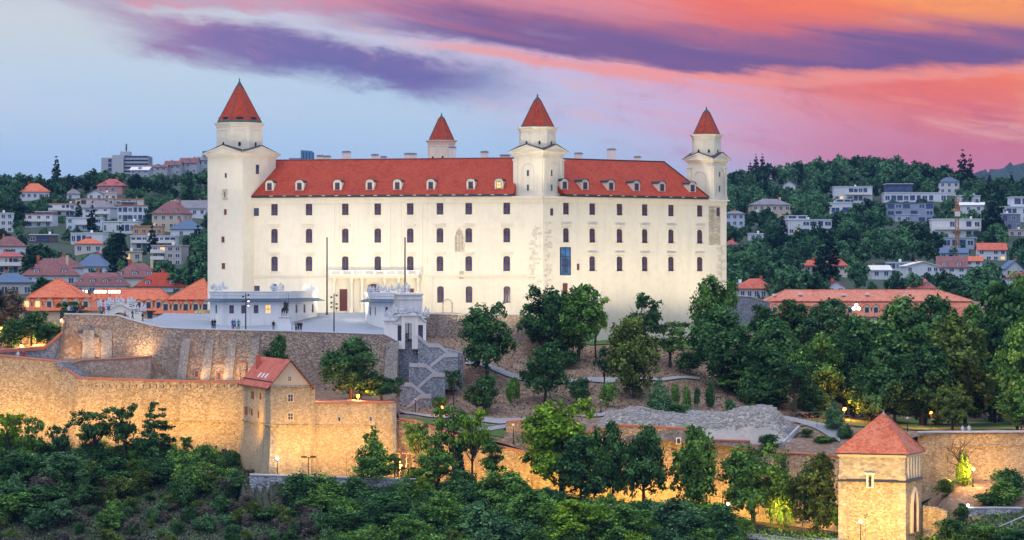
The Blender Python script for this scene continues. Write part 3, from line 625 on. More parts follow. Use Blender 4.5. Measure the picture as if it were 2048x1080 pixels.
# ------------------------------------------------------------------ castle
B = Vector((xat(1086, 450), 450, 0))
aL, aR = R(12), R(34)
uL, nL = Vector((-math.cos(aL), math.sin(aL), 0)), Vector((-math.sin(aL), -math.cos(aL), 0))
uR, nR = Vector((math.cos(aR), math.sin(aR), 0)), Vector((math.sin(aR), -math.cos(aR), 0))
def hit(px, u, off=0.0, n=None):
    b = B+(n*off if n else Vector()); k = (px-CX)/F; s = (k*b.y-b.x)/(u.x-k*u.y); return s, b.y+s*u.y
def sL(px, off=0.0): return hit(px, uL, off, nL)[0]
def sR(px, off=0.0): return hit(px, uR, off, nR)[0]
def zL(px, py): return zat(py, hit(px, uL)[1])
def zR(px, py): return zat(py, hit(px, uR)[1])
def TL(s, o, z): p = B+uL*s+nL*o; return (p.x, p.y, z)
def TR(s, o, z): p = B+uR*s+nR*o; return (p.x, p.y, z)
castle = thing('castle', 'white four towered castle with red roofs on the hilltop', 'castle', (B.x, B.y, 26))
ZE, ZR = 53.75, 60.3                      # eave and ridge
ROWS = [51.54, 47.08, 42.33, 37.15]; HT = [1.95, 2.4, 2.5, 2.75]; WW = 1.16
holesL, holesR, wins = [], [], []
for px in (549, 618, 690.5, 755.5, 820.5, 880, 937.5, 1013.5):
    for r in range(3): holesL.append((sL(px), ROWS[r], WW, HT[r], 'sq' if r == 0 else 'arch'))
for px in (881, 938, 1014): holesL.append((sL(px), ROWS[3], WW, HT[3], 'arch'))
holesL.append((sL(549), zL(549, 578), 1.05, 1.7, 'arch'))
for px in (1132, 1184.5, 1239, 1289.5, 1342, 1399.5):
    for r in range(3):
        if px == 1132 and r == 2: continue
        holesR.append((sR(px), ROWS[r], 1.22, HT[r], 'sq' if r == 0 else 'arch'))
def cells(s0, s1, z0, z1, holes, T, depth=0.38):
    xs = sorted({s0, s1} | {h[0]+k*h[2]/2 for h in holes for k in (-1, 1)}); zs_ = sorted({z0, z1} | {h[1]+k*h[3]/2 for h in holes for k in (-1, 1)})
    mb = MB()
    for a, b in zip(xs[:-1], xs[1:]):
        for c, d in zip(zs_[:-1], zs_[1:]):
            m0, m1 = (a+b)/2, (c+d)/2
            if any(abs(m0-h[0]) < h[2]/2 and abs(m1-h[1]) < h[3]/2 for h in holes): continue
            mb.quad(T(a, 0, c), T(b, 0, c), T(b, 0, d), T(a, 0, d))
    for h in holes:
        a, b, c, d = h[0]-h[2]/2, h[0]+h[2]/2, h[1]-h[3]/2, h[1]+h[3]/2
        for p, q in (((a, c), (b, c)), ((b, c), (b, d)), ((b, d), (a, d)), ((a, d), (a, c))):
            mb.quad(T(p[0], 0, p[1]), T(q[0], 0, q[1]), T(q[0], -depth, q[1]), T(p[0], -depth, p[1]))
    return mb
SL1, SR1 = sL(470), sR(1453)
mb = cells(0, SL1, 24, ZE-0.3, holesL, TL); m2 = cells(0, SR1, 24, ZE-0.3, holesR, TR); mb.add(m2.v, m2.f)
# rear and side walls of the four wings
pA, pC = B+uL*SL1, B+uR*SR1; pD = pC+Vector((-0.56, 0.83, 0))*38; pE = pA+Vector((0.21, 0.98, 0))*46
for a, b in ((pC, pD), (pD, pE), (pE, pA)): mb.quad((a.x, a.y, 24), (b.x, b.y, 24), (b.x, b.y, ZE-0.3), (a.x, a.y, ZE-0.3))
mb.build('wall', M['plaster'], castle)
def win_mesh(w, h, kind, hood, sill, lit=False):
    """glass with glazing bars; local x along wall, -y outward"""
    g_ = MB().box(-w/2, w/2, 0.22, 0.30, -h/2, h/2)
    f = MB(); t = 0.055
    for x in (-w/2+t/2, 0, w/2-t/2): f.box(x-t*1.15, x+t*1.15, 0.14, 0.215, -h/2, h/2)
    for z in ([-h/2+t, h/2-t]+[-h/2+h*k/(5 if kind == 'arch' else 4) for k in range(1, (5 if kind == 'arch' else 4))]): f.box(-w/2, w/2, 0.15, 0.212, z-0.028, z+0.028)
    q = 0.13; e = -0.05   # plaster surround
    f.box(-w/2-q, -w/2, e, 0.08, -h/2, h/2, 1).box(w/2, w/2+q, e, 0.08, -h/2, h/2, 1).box(-w/2-q, w/2+q, e, 0.08, h/2, h/2+q, 1)
    if kind == 'arch':
        for sg in (-1, 1):
            P_ = [(sg*w/2, h/2), (sg*(w/2-0.42), h/2)]+[(sg*(w/2-0.42+0.42*math.sin(a)), h/2-0.36+0.36*math.cos(a)) for a in (0.5, 1.0, 1.571)]
            n = len(P_); f.add([(x, -0.02, z) for x, z in P_]+[(x, 0.3, z) for x, z in P_], [tuple(range(n)), tuple(range(2*n-1, n-1, -1))]+[(i, (i+1) % n, (i+1) % n+n, i+n) for i in range(n)], 1)
    if hood:
        f.box(-w/2-0.42, w/2+0.42, -0.26, 0.05, h/2+0.48, h/2+0.62, 1).box(-w/2-0.30, w/2+0.30, -0.12, 0.05, h/2+0.30, h/2+0.477, 1)
    if hood == 2:
        f.add([(-w/2-0.42, -0.2, h/2+0.62), (w/2+0.42, -0.2, h/2+0.62), (0, -0.2, h/2+1.1), (-w/2-0.42, 0.05, h/2+0.62), (w/2+0.42, 0.05, h/2+0.62), (0, 0.05, h/2+1.1)], [(0, 1, 2), (0, 2, 5, 3), (1, 4, 5, 2), (3, 5, 4)], 1)
    s_ = MB().box(-w/2-0.26, w/2+0.26, -0.16, 0.10, -h/2-0.15, -h/2) if sill else None
    return (g_.mesh('pane', M['litwin' if lit else 'glass']), f.mesh('frame', [M['sash'], M['plaster']]), s_.mesh('sill', M['plaster']) if s_ else None)
WM = {}
def castle_window(T, u, h, hood, sill, lit=False):
    key = (round(h[2], 2), round(h[3], 2), h[4], hood, sill, lit)
    if key not in WM: WM[key] = win_mesh(h[2], h[3], h[4], hood, sill, lit)
    g_, f, s_ = WM[key]; p = Vector(T(h[0], 0, h[1]))-origin(castle)
    rz = math.atan2(u.y, u.x) if u.x > 0 else math.atan2(-u.y, -u.x)
    o = put('window', g_, castle, p, rz); put('frame', f, o)
    if s_: put('sill', s_, o)
for h in holesL:
    r = min(range(4), key=lambda k: abs(ROWS[k]-h[1])); mid = -36 < -h[0] < -20
    castle_window(TL, uL, h, (2 if (mid and r == 1) else 1) if (r in (1, 2) and h[3] > 2) else (1 if (r == 0 and mid) else 0), r in (1, 2) or (r == 0 and mid), lit=(abs(h[0]-sL(1014)) < .1 and r == 3 and False))
for h in holesR:
    r = min(range(4), key=lambda k: abs(ROWS[k]-h[1])); castle_window(TR, uR, h, 1 if r in (1, 2) else 0, r in (1, 2))
def flat_window(T, u, s, z, w, h, glass='glass', fr='sash', name='window', mull=0):
    o = MB(); o.box(s-w/2, s+w/2, -0.2, 0.03, z-h/2, z+h/2, 0, T); o = o.build(name, M[glass], castle)
    f = MB(); t = 0.07
    f.box(s-w/2-t, s-w/2, -0.1, 0.07, z-h/2-t, z+h/2+t, 0, T).box(s+w/2, s+w/2+t, -0.1, 0.07, z-h/2-t, z+h/2+t, 0, T).box(s-w/2, s+w/2, -0.1, 0.07, z+h/2, z+h/2+t, 0, T).box(s-w/2, s+w/2, -0.1, 0.07, z-h/2-t, z-h/2, 0, T)
    for k in range(mull): zz = z-h/2+h*(k+1)/(mull+1); f.box(s-w/2, s+w/2, 0.031, 0.06, zz-0.05, zz+0.05, 0, T)
    f.build('frame', M[fr], o); return o
flat_window(TL, uL, sL(513), zL(513, 424), 0.72, 1.2); flat_window(TL, uL, sL(514), zL(514, 577), 0.8, 0.8)
flat_window(TR, uR, sR(1103), zR(1103, 424), 0.42, 1.05); flat_window(TR, uR, sR(1156), zR(1156, 534), 0.3, 0.95, 'sash'); flat_window(TR, uR, sR(1130), zR(1130, 577), 0.8, 1.6, 'sash')
gb = flat_window(TR, uR, sR(1130.5), zR(1130.5, 522.5), 2.05, 4.55, 'blueglass', 'metal', 'glass_bay', 2)
mb = MB(); s_, z_ = sR(1130.5), zR(1130.5, 522.5); mb.box(s_-0.62, s_+0.62, 0.031, 0.045, z_-1.9, z_+0.55, 0, TR).box(s_-1.0, s_-0.92, 0.03, 0.06, z_-2.25, z_+2.25, 1, TR).box(s_+0.92, s_+1.0, 0.03, 0.06, z_-2.25, z_+2.25, 1, TR).box(s_-0.03, s_+0.03, 0.046, 0.07, z_-1.9, z_+2.25, 1, TR); mb.build('dark_interior_panel', [M['glass'], M['metal']], gb)  # dark panel stands for the shaded interior behind the glass, with mullions
flat_window(TR, uR, sR(1436), zR(1436, 424), 0.5, 1.3)
# exposed stone patches, a few mm proud
def ragged(T, s0, s1, z0, z1, mat, name, seed, rag=0.6, off=0.012):
    rg = random.Random(seed); mb = MB(); z = z0
    while z < z1-0.05:
        dz = rg.uniform(0.32, 0.5); a = s0+rg.uniform(0, rag); b = s1-rg.uniform(0, rag)
        mb.box(a, b, -0.02, off+rg.uniform(0, 0.012), z, min(z+dz-0.012, z1), 0, T); z += dz
    return mb.build(name, M[mat], castle)
ragged(TR, sR(1417), sR(1441), zR(1430, 490), zR(1430, 413), 'ashlar', 'exposed_masonry', 3, 0.08)
ragged(TR, 0.03, 1.9, 34.5, 49.3, 'quoin', 'exposed_masonry', 4, 1.1)
ragged(TL, 0.03, 2.5, 33.5, 48.8, 'quoin', 'exposed_masonry', 5, 1.5)
ragged(TR, sR(1432), SR1-0.05, 36.0, zR(1440, 491), 'quoin', 'exposed_masonry', 6, 1.2)
# string course, cornices, gutters
mb = MB(); zc_ = 40.15
mb.box(-0.2, SL1, 0.0, 0.16, zc_, zc_+0.32, 0, TL); mb.build('string_course', M['trim'], castle)
mb = MB()
mb.box(0.0, SL1, 0.0, 0.22, ZE-1.15, ZE-0.45, 0, TL).box(0.0, SL1, 0.0, 0.50, ZE-0.45, ZE-0.20, 0, TL).box(0, SR1, 0.0, 0.22, ZE-1.15, ZE-0.45, 0, TR).box(0, SR1+0.3, 0.0, 0.50, ZE-0.45, ZE-0.20, 0, TR)
mb.build('cornice', M['plaster'], castle)
mb = MB(); mb.box(sL(1024), SL1-0.2, -0.2, 0.72, ZE-0.19, ZE+0.22, 0, TL).box(sR(1128), sR(1412), -0.2, 0.72, ZE-0.19, ZE+0.22, 0, TR); mb.build('gutter', M['slate'], castle)
# pilasters and corner bands
mb = MB()
for px in (666, 676, 713, 733, 778, 800, 842, 851): mb.box(sL(px)-0.28, sL(px)+0.28, 0, 0.10, zc_+0.33, ZE-1.16, 0, TL)
mb.build('pilasters', M['plaster'], castle)
mb = MB()
for k in range(11): z = 34.2+k*0.54; mb.box(sL(850)-0.1, sL(866), 0, 0.09, z, z+0.46, 0, TL)
mb.build('rustication', M['plaster'], castle)
# main roof
def roof_wing(T, sa0, sa1, sb0, sb1, endcap=True):
    """sa: eave ends, sb: ridge ends"""
    mb = MB(); dp = 8.2; zr = ZR; ez = ZE+0.20
    e0, e1, r0, r1 = T(sa0, 0.65, ez), T(sa1, 0.65, ez), T(sb0, -dp, zr), T(sb1, -dp, zr); b0, b1 = T(sa0, -2*dp, ez), T(sa1, -2*dp, ez)
    mb.add([e0, e1, r1, r0, b1, b0], [(0, 1, 2, 3), (3, 2, 4, 5), (0, 3, 5), (1, 4, 2), (0, 5, 4, 1)]); return mb
rL = roof_wing(TL, sL(1027), SL1-0.5, sL(1027), SL1-4).build('roof', M['redroof'], castle)
sr_e, sr_r = sR(1413), sR(1413)-3.1
rR = roof_wing(TR, sR(1127), sr_e, sR(1127)-2, sr_r).build('roof', M['redroof'], castle)
mb = MB(); mb.tube([TR(sr_e+0.05, 0.7, ZE+0.22), TR(sr_r+0.05, -8.2, ZR+0.05)], 0.13, 5); mb.tube([TR(sr_r, -8.2, ZR+0.06), TR(sR(1127)-2, -8.2, ZR+0.06)], 0.11, 5); mb.build('ridge', M['slate'], rR)
mb = MB(); mb.tube([TL(sL(1027), -8.2, ZR+0.06), TL(SL1-4, -8.2, ZR+0.06)], 0.11, 5); mb.build('ridge', M['purpleroof'], rL)
# back wings, flat and low behind the ridges
MB().prism([(pC.x-12, pC.y+6), (pD.x, pD.y), (pE.x, pE.y), (pA.x+8, pA.y+10)], ZE-0.4, ZE+0.3).build('rear_roof', M['redroof'], castle)
# dormers
def dormer_mesh():
    w, h, d = 1.45, 1.85, 2.6; N = 8; body = MB()
    out = [(-w/2, 0), (w/2, 0)]+[(w/2*math.cos(math.pi*k/N), h-0.45+0.45*math.sin(math.pi*k/N)) for k in range(N+1)]
    n = len(out); body.add([(x, 0, z) for x, z in out]+[(x, d, z) for x, z in out], [tuple(range(n)), tuple(range(2*n-1, n-1, -1))]+[(i, (i+1) % n, (i+1) % n+n, i+n) for i in range(n)])
    rf = MB(); up = [(w/2+0.1)*1.0]; pts = [((w/2+0.08)*math.cos(math.pi*k/N), h-0.45+0.53*math.sin(math.pi*k/N)) for k in range(N+1)]
    m_ = len(pts); vs = [(x, -0.14, z) for x, z in pts]+[(x, d+0.3, z) for x, z in pts]+[(x*0.9, -0.14, z-0.06) for x, z in pts]
    rf.add(vs, [(i, i+1, i+1+m_, i+m_) for i in range(m_-1)]+[(i, i+2*m_, i+1+2*m_, i+1) for i in range(m_-1)])
    gl = MB().box(-0.36, 0.36, -0.05, 0.1, 0.2, 1.3); fr = MB()
    for x in (-0.36, 0, 0.36): fr.box(x-0.035, x+0.035, -0.085, 0.0, 0.2, 1.3)
    for z in (0.2, 0.75, 1.3): fr.box(-0.39, 0.39, -0.09, 0.0, z-0.035, z+0.035)
    gl.add(fr.v, fr.f, 1); lt = MB(); lt.v, lt.f, lt.m = list(gl.v), list(gl.f), list(gl.m)
    return body.mesh('dormer', M['plaster']), rf.mesh('dormer_roof', M['slate']), gl.mesh('dormer_window', [M['glass'], M['sash']]), lt.mesh('dormer_window', [M['litwin'], M['sash']])
DM = dormer_mesh(); kz = (ZR-ZE-0.2)/8.85
def dormer(T, u, roof, s, lit=False):
    o_ = -0.55; z = ZE+0.2+kz*(0.65-o_)-0.06; p = Vector(T(s, o_, z))-origin(castle)
    rz = math.atan2(u.y, u.x) if u.x > 0 else math.atan2(-u.y, -u.x)
    d = put('dormer', DM[0], castle, p, rz); put('dormer_roof', DM[1], d); put('window', DM[3 if lit else 2], d)
for px in (537, 597, 673, 738, 793, 860, 940, 996.5): dormer(TL, uL, rL, sL(px), px > 990)
for px in (1133, 1174, 1226, 1277, 1328, 1389): dormer(TR, uR, rR, sR(px))
# roof snow guards / white strips under the eave
mb = MB(); rg = random.Random(2)
for px in range(545, 1015, 26): mb.box(sL(px)-0.3, sL(px)+0.3, 0.70, 0.75, ZE+0.05, ZE+0.13, 0, TL)
for px in range(1145, 1405, 24): mb.box(sR(px)-0.3, sR(px)+0.3, 0.70, 0.75, ZE+0.05, ZE+0.13, 0, TR)
mb.build('gutter_clips', M['white'], castle)
# chimneys
def chimney(px, py, wpx, Y, cap=True):
    c = at(px, py, Y); w = wpx*Y/F/2; o = MB().box(c.x-w, c.x+w, Y-w*0.7, Y+w*0.7, ZE, c.z-0.25).build('chimney', M['white'], castle)
    MB().box(c.x-w-0.08, c.x+w+0.08, Y-w*0.7-0.08, Y+w*0.7+0.08, c.z-0.25, c.z-0.1).box(c.x-w*0.8, c.x+w*0.8, Y-w*0.5, Y+w*0.5, c.z-0.1, c.z).build('chimney_cap', M['greymetal'], o)
for a in ((641, 310, 14, 473), (655, 311, 12, 473), (693, 302, 16, 470), (750, 308, 14, 470), (767, 312, 12, 470), (821, 306, 24, 470), (969, 302, 15, 466), (1010, 309, 20, 466), (1157, 305, 16, 468), (1223, 297, 17, 474), (1275, 312, 13, 477), (905, 293, 14, 475)): chimney(*a)
# entrance block: balcony, columns, door, carriage arch
mb = MB(); b0, b1 = sL(843), sL(666)
mb.box(b0, b1, 0, 1.9, zL(755, 552), zL(755, 549), 0, TL).box(b0+0.1, b1-0.1, 0, 1.7, zL(755, 556), zL(755, 552.3), 0, TL).build('balcony', M['trim'], castle)
bal = MB(); zt0, zt1 = zL(755, 548.8), zL(755, 540.5)
bal.box(b0, b1, 1.55, 1.8, zt1-0.14, zt1, 0, TL)
k = b0+0.1
while k < b1:
    bal.box(k-0.055, k+0.055, 1.6, 1.74, zt0, zt1-0.14, 0, TL); k += 0.27
for k in range(9): s_ = b0+0.15+(b1-b0-0.3)*k/8; bal.box(s_-0.22, s_+0.22, 1.5, 1.84, zt0, zt1+0.02, 0, TL)
bal.build('balustrade', M['white'], castle)
for px in (671, 706, 727, 772, 800, 838):
    s_ = sL(px); base = zL(px, 623); top = zL(px, 556); mb = MB()
    mb.box(s_-0.34, s_+0.34, 0.55, 1.25, base-1, base+0.5, 0, TL)
    c = TL(s_, 0.9, 0); mb.lathe([(0.27, base+0.5), (0.25, base+1.5), (0.22, top-0.9), (0.3, top-0.75), (0.36, top-0.35), (0.46, top)], (c[0], c[1], 0), 12); mb.build('column', M['trim'], castle)
flat_window(TL, uL, sL(687), zL(687, 600), 1.36, 3.7, 'door', 'trim', 'door')
ca = MB(); s_, z0_, r_ = sL(747), zL(747, 622), 1.1; zc2 = zL(747, 577)
pts = [(s_-r_, z0_), (s_+r_, z0_)]+[(s_+r_*math.cos(math.pi*k/10), zc2+r_*0.75*math.sin(math.pi*k/10)) for k in range(11)]
n = len(pts); ca.add([TL(a, 0.03, z) for a, z in pts], [tuple(range(n))]); ca.build('carriage_arch', M['door'], castle)
mb = MB(); mb.tube([TL(s_+(r_+0.15)*math.cos(math.pi*k/10), 0.05, zc2+(r_*0.75+0.15)*math.sin(math.pi*k/10)) for k in range(11)], 0.15, 5); mb.build('arch_surround', M['trim'], castle)
flat_window(TL, uL, sL(822), zL(822, 581), 1.0, 0.7, 'door', 'trim')
# gothic niche and fragments
gx, gw = sL(919), 0.78
gn = MB(); zb_, zt_ = zL(919, 503), zL(919, 455)
P_ = [(gx-gw, zb_), (gx+gw, zb_), (gx+gw, zt_-1.5), (gx+gw*0.55, zt_-0.5), (gx, zt_), (gx-gw*0.55, zt_-0.5), (gx-gw, zt_-1.5)]
gn.add([TL(a, 0.012, z) for a, z in P_], [tuple(range(7))]); go = gn.build('gothic_niche', M['ashlar'], castle)
mb = MB()
for a, b in zip(P_[1:], P_[2:]+P_[:1]): mb.tube([TL(a[0], 0.08, a[1]), TL(b[0], 0.08, b[1])], 0.10, 5)
for dx in (-0.26, 0.26): mb.tube([TL(gx+dx, 0.06, zb_), TL(gx+dx, 0.06, zt_-1.2)], 0.07, 5)
mb.tube([TL(gx-0.7, 0.06, zt_-1.5), TL(gx, 0.06, zt_-0.7), TL(gx+0.7, 0.06, zt_-1.5)], 0.06, 5); mb.build('tracery', M['trim'], go)
ragged(TL, sL(928), sL(918), zL(922, 558), zL(922, 542), 'ashlar', 'exposed_masonry', 9, 0.1)
s_ = sL(895); z0_ = zL(895, 628); mb = MB(); mb.tube([TL(s_-0.8*1, 0.03, z0_)]+[TL(s_-0.8*math.cos(math.pi*k/10), 0.03, z0_+1.7+0.8*math.sin(math.pi*k/10)) for k in range(11)]+[TL(s_+0.8, 0.03, z0_)], 0.12, 5); mb.build('blind_arch', M['ashlar'], castle)

# ------------------------------------------------------------------ towers
def tower(fp, zb, zc, ped, Cc, rd, zd, rr, zap, dark_base=False, pil=True, label=None):
    """fp: 4 footprint corners (front, left, back, right); zc cornice level; drum radius rd up to zd; roof radius rr to zap"""
    tw = MB().prism([(p.x, p.y) for p in fp], zb, zc).build('tower', M['plaster'], castle)
    cx = sum((p for p in fp), Vector())/4
    def grow(k, z): return [(cx.x+(p.x-cx.x)*(1+k/(p-cx).length), cx.y+(p.y-cx.y)*(1+k/(p-cx).length), z) for p in fp]
    MB().loft([grow(0.02, zc-0.55), grow(0.25, zc-0.5), grow(0.35, zc-0.2), grow(0.85, zc-0.12), grow(0.9, zc+0.06)]).build('cornice', M['plaster'], tw)
    # crossed gables: plaster pediments below thin dark sheets
    pg, rf = MB(), MB(); g4 = grow(0.75, zc+0.065)
    for i in range(4):
        a, b = Vector(g4[i]), Vector(g4[(i+1) % 4]); mid = (a+b)/2; ap = mid+Vector((0, 0, ped)); ce = Vector((cx.x, cx.y, zc+0.065+ped))
        c0 = Vector((cx.x, cx.y, zc+0.065))
        pg.add([a, b, ap, ce, c0], [(0, 1, 2), (0, 2, 3, 4), (1, 4, 3, 2)])
        o_ = (mid-c0).normalized(); sd_ = (b-a).normalized(); up = Vector((0, 0, 0.06)); x_ = o_*0.22
        rf.add([a+x_-sd_*0.15+up*0.3, ap+x_+up*2, ce+up*2, c0+up, b+x_+sd_*0.15+up*0.3], [(0, 1, 2, 3), (4, 3, 2, 1)])
        # raking moulding and recessed field
        d0 = o_*0.08; pg.tube([a+d0+sd_*0.15, ap+d0-Vector((0, 0, 0.16)), b+d0-sd_*0.15], 0.15, 4)
    pg.build('pediment', M['plaster'], tw); rf.build('pediment_roof', M['slate'], tw)
    ph = R(22.5)+math.radians(6)
    def ring(r, z): return [(Cc.x+r*math.cos(2*math.pi*i/8+ph), Cc.y+r*math.sin(2*math.pi*i/8+ph), z) for i in range(8)]
    MB().loft([ring(rd, zc), ring(rd, zd-0.75), ring(rd+0.12, zd-0.7), ring(rd+0.14, zd-0.35), ring(rd+0.42, zd-0.2), ring(rd+0.48, zd)]).build('drum', M['plaster'], tw)
    oc, ocf, pan = MB(), MB(), MB()
    for i in range(8):
        a0 = 2*math.pi*(i+0.5)/8+ph; d = Vector((math.cos(a0), math.sin(a0), 0)); t_ = Vector((-d.y, d.x, 0)); ra = rd*math.cos(math.pi/8)
        p = Vector((Cc.x, Cc.y, 0))+d*(ra+0.03); zo = zc+ped*0.9+0.42; k = max(0.85, rd/4.1)
        el = [p+t_*(0.30*k*math.cos(q))+Vector((0, 0, zo+0.46*k*math.sin(q))) for q in np.linspace(0, 2*math.pi, 13)[:-1]]
        oc.add(el, [tuple(range(12))]); ocf.tube(el+el[:1], 0.06, 4)
        hw, z0, z1 = 0.95*k, zc+0.2, zd-1.3*k
        for q0, q1, w in (((-hw, z0), (-hw, z1), 0.05), ((hw, z0), (hw, z1), 0.05), ((-hw, z1), (hw, z1), 0.05)):
            pan.tube([p+t_*q0[0]+Vector((0, 0, q0[1])), p+t_*q1[0]+Vector((0, 0, q1[1]))], w, 4)
    oc.build('oculi', M['metal'], tw); ocf.add(pan.v, pan.f); ocf.build('panel_mouldings', M['plaster'], tw)
    ze = zd+0.02
    MB().loft([ring(rr, ze+0.1), ring(0.55, zap-(zap-ze)*0.13)]).build('tower_roof', M['redroof'], tw)
    cp = MB().loft([ring(rr+0.12, ze), ring(rr+0.1, ze+0.12), ring(rr-0.2, ze+0.45 if dark_base else ze+0.16)])
    cp.loft([ring(0.62, zap-(zap-ze)*0.135), ring(0.56, zap-(zap-ze)*0.13+0.02), ring(0.05, zap)]); cp.ball((Cc.x, Cc.y, zap+0.1), 0.15, 8); cp.tube([(Cc.x, Cc.y, zap-0.3), (Cc.x, Cc.y, zap+0.45)], 0.04, 5)
    for i in range(8):
        a_ = 2*math.pi*i/8+ph; cp.tube([(Cc.x+rr*math.cos(a_), Cc.y+rr*math.sin(a_), ze+0.16), (Cc.x+0.56*math.cos(a_), Cc.y+0.56*math.sin(a_), zap-(zap-ze)*0.13)], 0.06, 4)
    cp.build('copper_edging', M['copper'], tw)
    if dark_base:
        for i in range(8):
            a0 = 2*math.pi*(i+0.5)/8+ph; d = Vector((math.cos(a0), math.sin(a0), 0)); t_ = Vector((-d.y, d.x, 0)); ra = rr*math.cos(math.pi/8); c = Vector((Cc.x, Cc.y, ze+0.25))+d*(ra-0.75)
            T_ = lambda x, y, z: tuple(c+t_*x+d*y+Vector((0, 0, z)))
            MB().box(-0.52, 0.52, -0.4, 0.52, 0.0, 0.62, 0, T_).box(-0.62, 0.62, -0.5, 0.62, 0.62, 0.72, 1, T_).build('roof_hatch', [M['metal'], M['copper']], tw)
    if pil:
        mb = MB()
        for i in (0, 3):
            a, b = fp[i], fp[(i+1) % 4]; L = (b-a).length; d = (b-a).normalized(); nn = Vector((d.y, -d.x, 0))
            if (nn.y > 0): nn = -nn
            T_ = lambda x, y, z: tuple(a+d*x+nn*y+Vector((0, 0, z)))
            for x0, x1 in ((0.02, 0.85), (L-0.85, L-0.02)):
                mb.box(x0, x1, 0, 0.22, zb+0.6, zc-1.45, 0, T_); mb.box(x0-0.1, x1+0.1, 0, 0.36, zc-1.45, zc-1.2, 0, T_)
            mb.box(-0.12, L+0.12, 0, 0.32, zb, zb+0.6, 0, T_)
            N = 8; mb.tube([T_(L/2-1.1, 0.06, zb+0.7), T_(L/2-1.1, 0.06, zc-2.9)]+[T_(L/2-1.1*math.cos(math.pi*k/N), 0.06, zc-2.9+0.9*math.sin(math.pi*k/N)) for k in range(N+1)]+[T_(L/2+1.1, 0.06, zb+0.7)], 0.08, 4)
        mb.build('pilasters', M['plaster'], tw)
    return tw, fp
def face_window(tw, fp, i, f, z, w, h, glass='glass', fr='trim', ft=0.1):
    a, b = fp[i], fp[(i+1) % 4]; L = (b-a).length; d = (b-a).normalized(); nn = Vector((d.y, -d.x, 0)); nn = nn if nn.y < 0 else -nn
    T_ = lambda x, y, zz: tuple(a+d*x+nn*y+Vector((0, 0, zz))); x = L*f
    mb = MB(); mb.box(x-w/2, x+w/2, -0.1, 0.03, z-h/2, z+h/2, 0, T_)
    if fr:
        mb.box(x-w/2-ft, x-w/2, -0.1, 0.06, z-h/2-ft, z+h/2+ft, 1, T_).box(x+w/2, x+w/2+ft, -0.1, 0.06, z-h/2-ft, z+h/2+ft, 1, T_).box(x-w/2, x+w/2, -0.1, 0.06, z+h/2, z+h/2+ft, 1, T_).box(x-w/2, x+w/2, -0.1, 0.06, z-h/2-ft, z-h/2, 1, T_)
    mb.build('window', [M[glass], M[fr or 'trim']], tw)
def rect_fp(corner, l, Ll, r, Lr): return [corner, corner+l*Ll, corner+l*Ll+r*Lr, corner+r*Lr]
# great left tower
p0 = Vector((xat(485, 457.6), 457.6, 0)); l_, r_ = Vector((-0.87, 0.493, 0)), Vector((0.493, 0.87, 0))
fp = rect_fp(p0, l_, 7.25, r_, 9.9); ct = sum(fp, Vector())/4; S1 = ct.y
ct = Vector((xat(479, S1), S1, 0))
T1, fp1 = tower(fp, 24, zat(307, 459.5), 1.35, ct, 4.15, zat(247, S1), 4.05, zat(161, S1), True, False)
zz = lambda py: zat(py, 459.5)
for px, py, w, h in ((450, 351, 0.36, 0.8), (449, 424, 0.5, 0.95), (444, 479, 0.55, 1.0), (445, 532, 0.6, 1.0), (448, 389, 0.2, 0.95)):
    face_window(T1, fp1, 0, (485-px)/74.0, zz(py), w/0.87, h, 'glass' if py < 400 else 'sash', 'trim' if py != 389 else 'ashlar', 0.06 if py != 389 else 0.42)
face_window(T1, fp1, 3, 1-(510-485)/57.0, zz(338), 0.5/0.493, 1.6)
# corner tower
l_, r_ = Vector((-0.816, 0.578, 0)), Vector((0.578, 0.816, 0)); fp = rect_fp(Vector((B.x, B.y-0.13, 0)), l_, 5.95, r_, 5.95)
MB().prism([(B.x, B.y-0.1), TL(sL(1026), 0.1, 0)[:2], TL(sL(1026), -4.2, 0)[:2], TR(sR(1128), -4.2, 0)[:2], TR(sR(1128), 0.1, 0)[:2]], ZE-0.3, ZE-0.16).build('tower_ledge', M['plaster'], castle)
ct = sum(fp, Vector())/4; ct = Vector((xat(1075, ct.y), ct.y, 0))
T2, fp2 = tower(fp, ZE-0.2, zat(303, 451.5), 1.15, ct, 3.15, zat(254.5, 453), 2.85, zat(191, 453), False, True)
for py in (346, 375):
    face_window(T2, fp2, 0, 0.51, zat(py, 451), 0.42, 1.0); face_window(T2, fp2, 3, 0.58, zat(py, 451.5), 0.46, 1.0)
# right tower
Yq = hit(1425, uR, 0.1, nR)[1]; q0 = Vector((xat(1425, Yq), Yq, 0)); ph_ = R(57); r_ = Vector((math.cos(ph_), math.sin(ph_), 0)); l_ = Vector((-math.sin(ph_), math.cos(ph_), 0))
fp = rect_fp(q0, l_, 5.0, r_, 4.9); ct = sum(fp, Vector())/4; ct = Vector((xat(1413, ct.y), ct.y, 0))
T3, fp3 = tower(fp, ZE-0.2, zat(318, 469), 1.15, ct, 2.55, zat(267.5, 470), 2.35, zat(215, 470), False, True)
for py in (346, 376): face_window(T3, fp3, 3, 0.5, zat(py, 468), 0.5, 1.05)
# rear tower
Y4 = 497; ct = Vector((xat(883, Y4), Y4, 0)); l_, r_ = Vector((-0.75, 0.66, 0)), Vector((0.66, 0.75, 0)); fp = rect_fp(ct-(l_+r_)*2.6, l_, 5.2, r_, 5.2)
T4, fp4 = tower(fp, 40, zat(332, Y4), 1.1, ct, 2.6, zat(281, Y4), 2.4, zat(230, Y4), False, False)
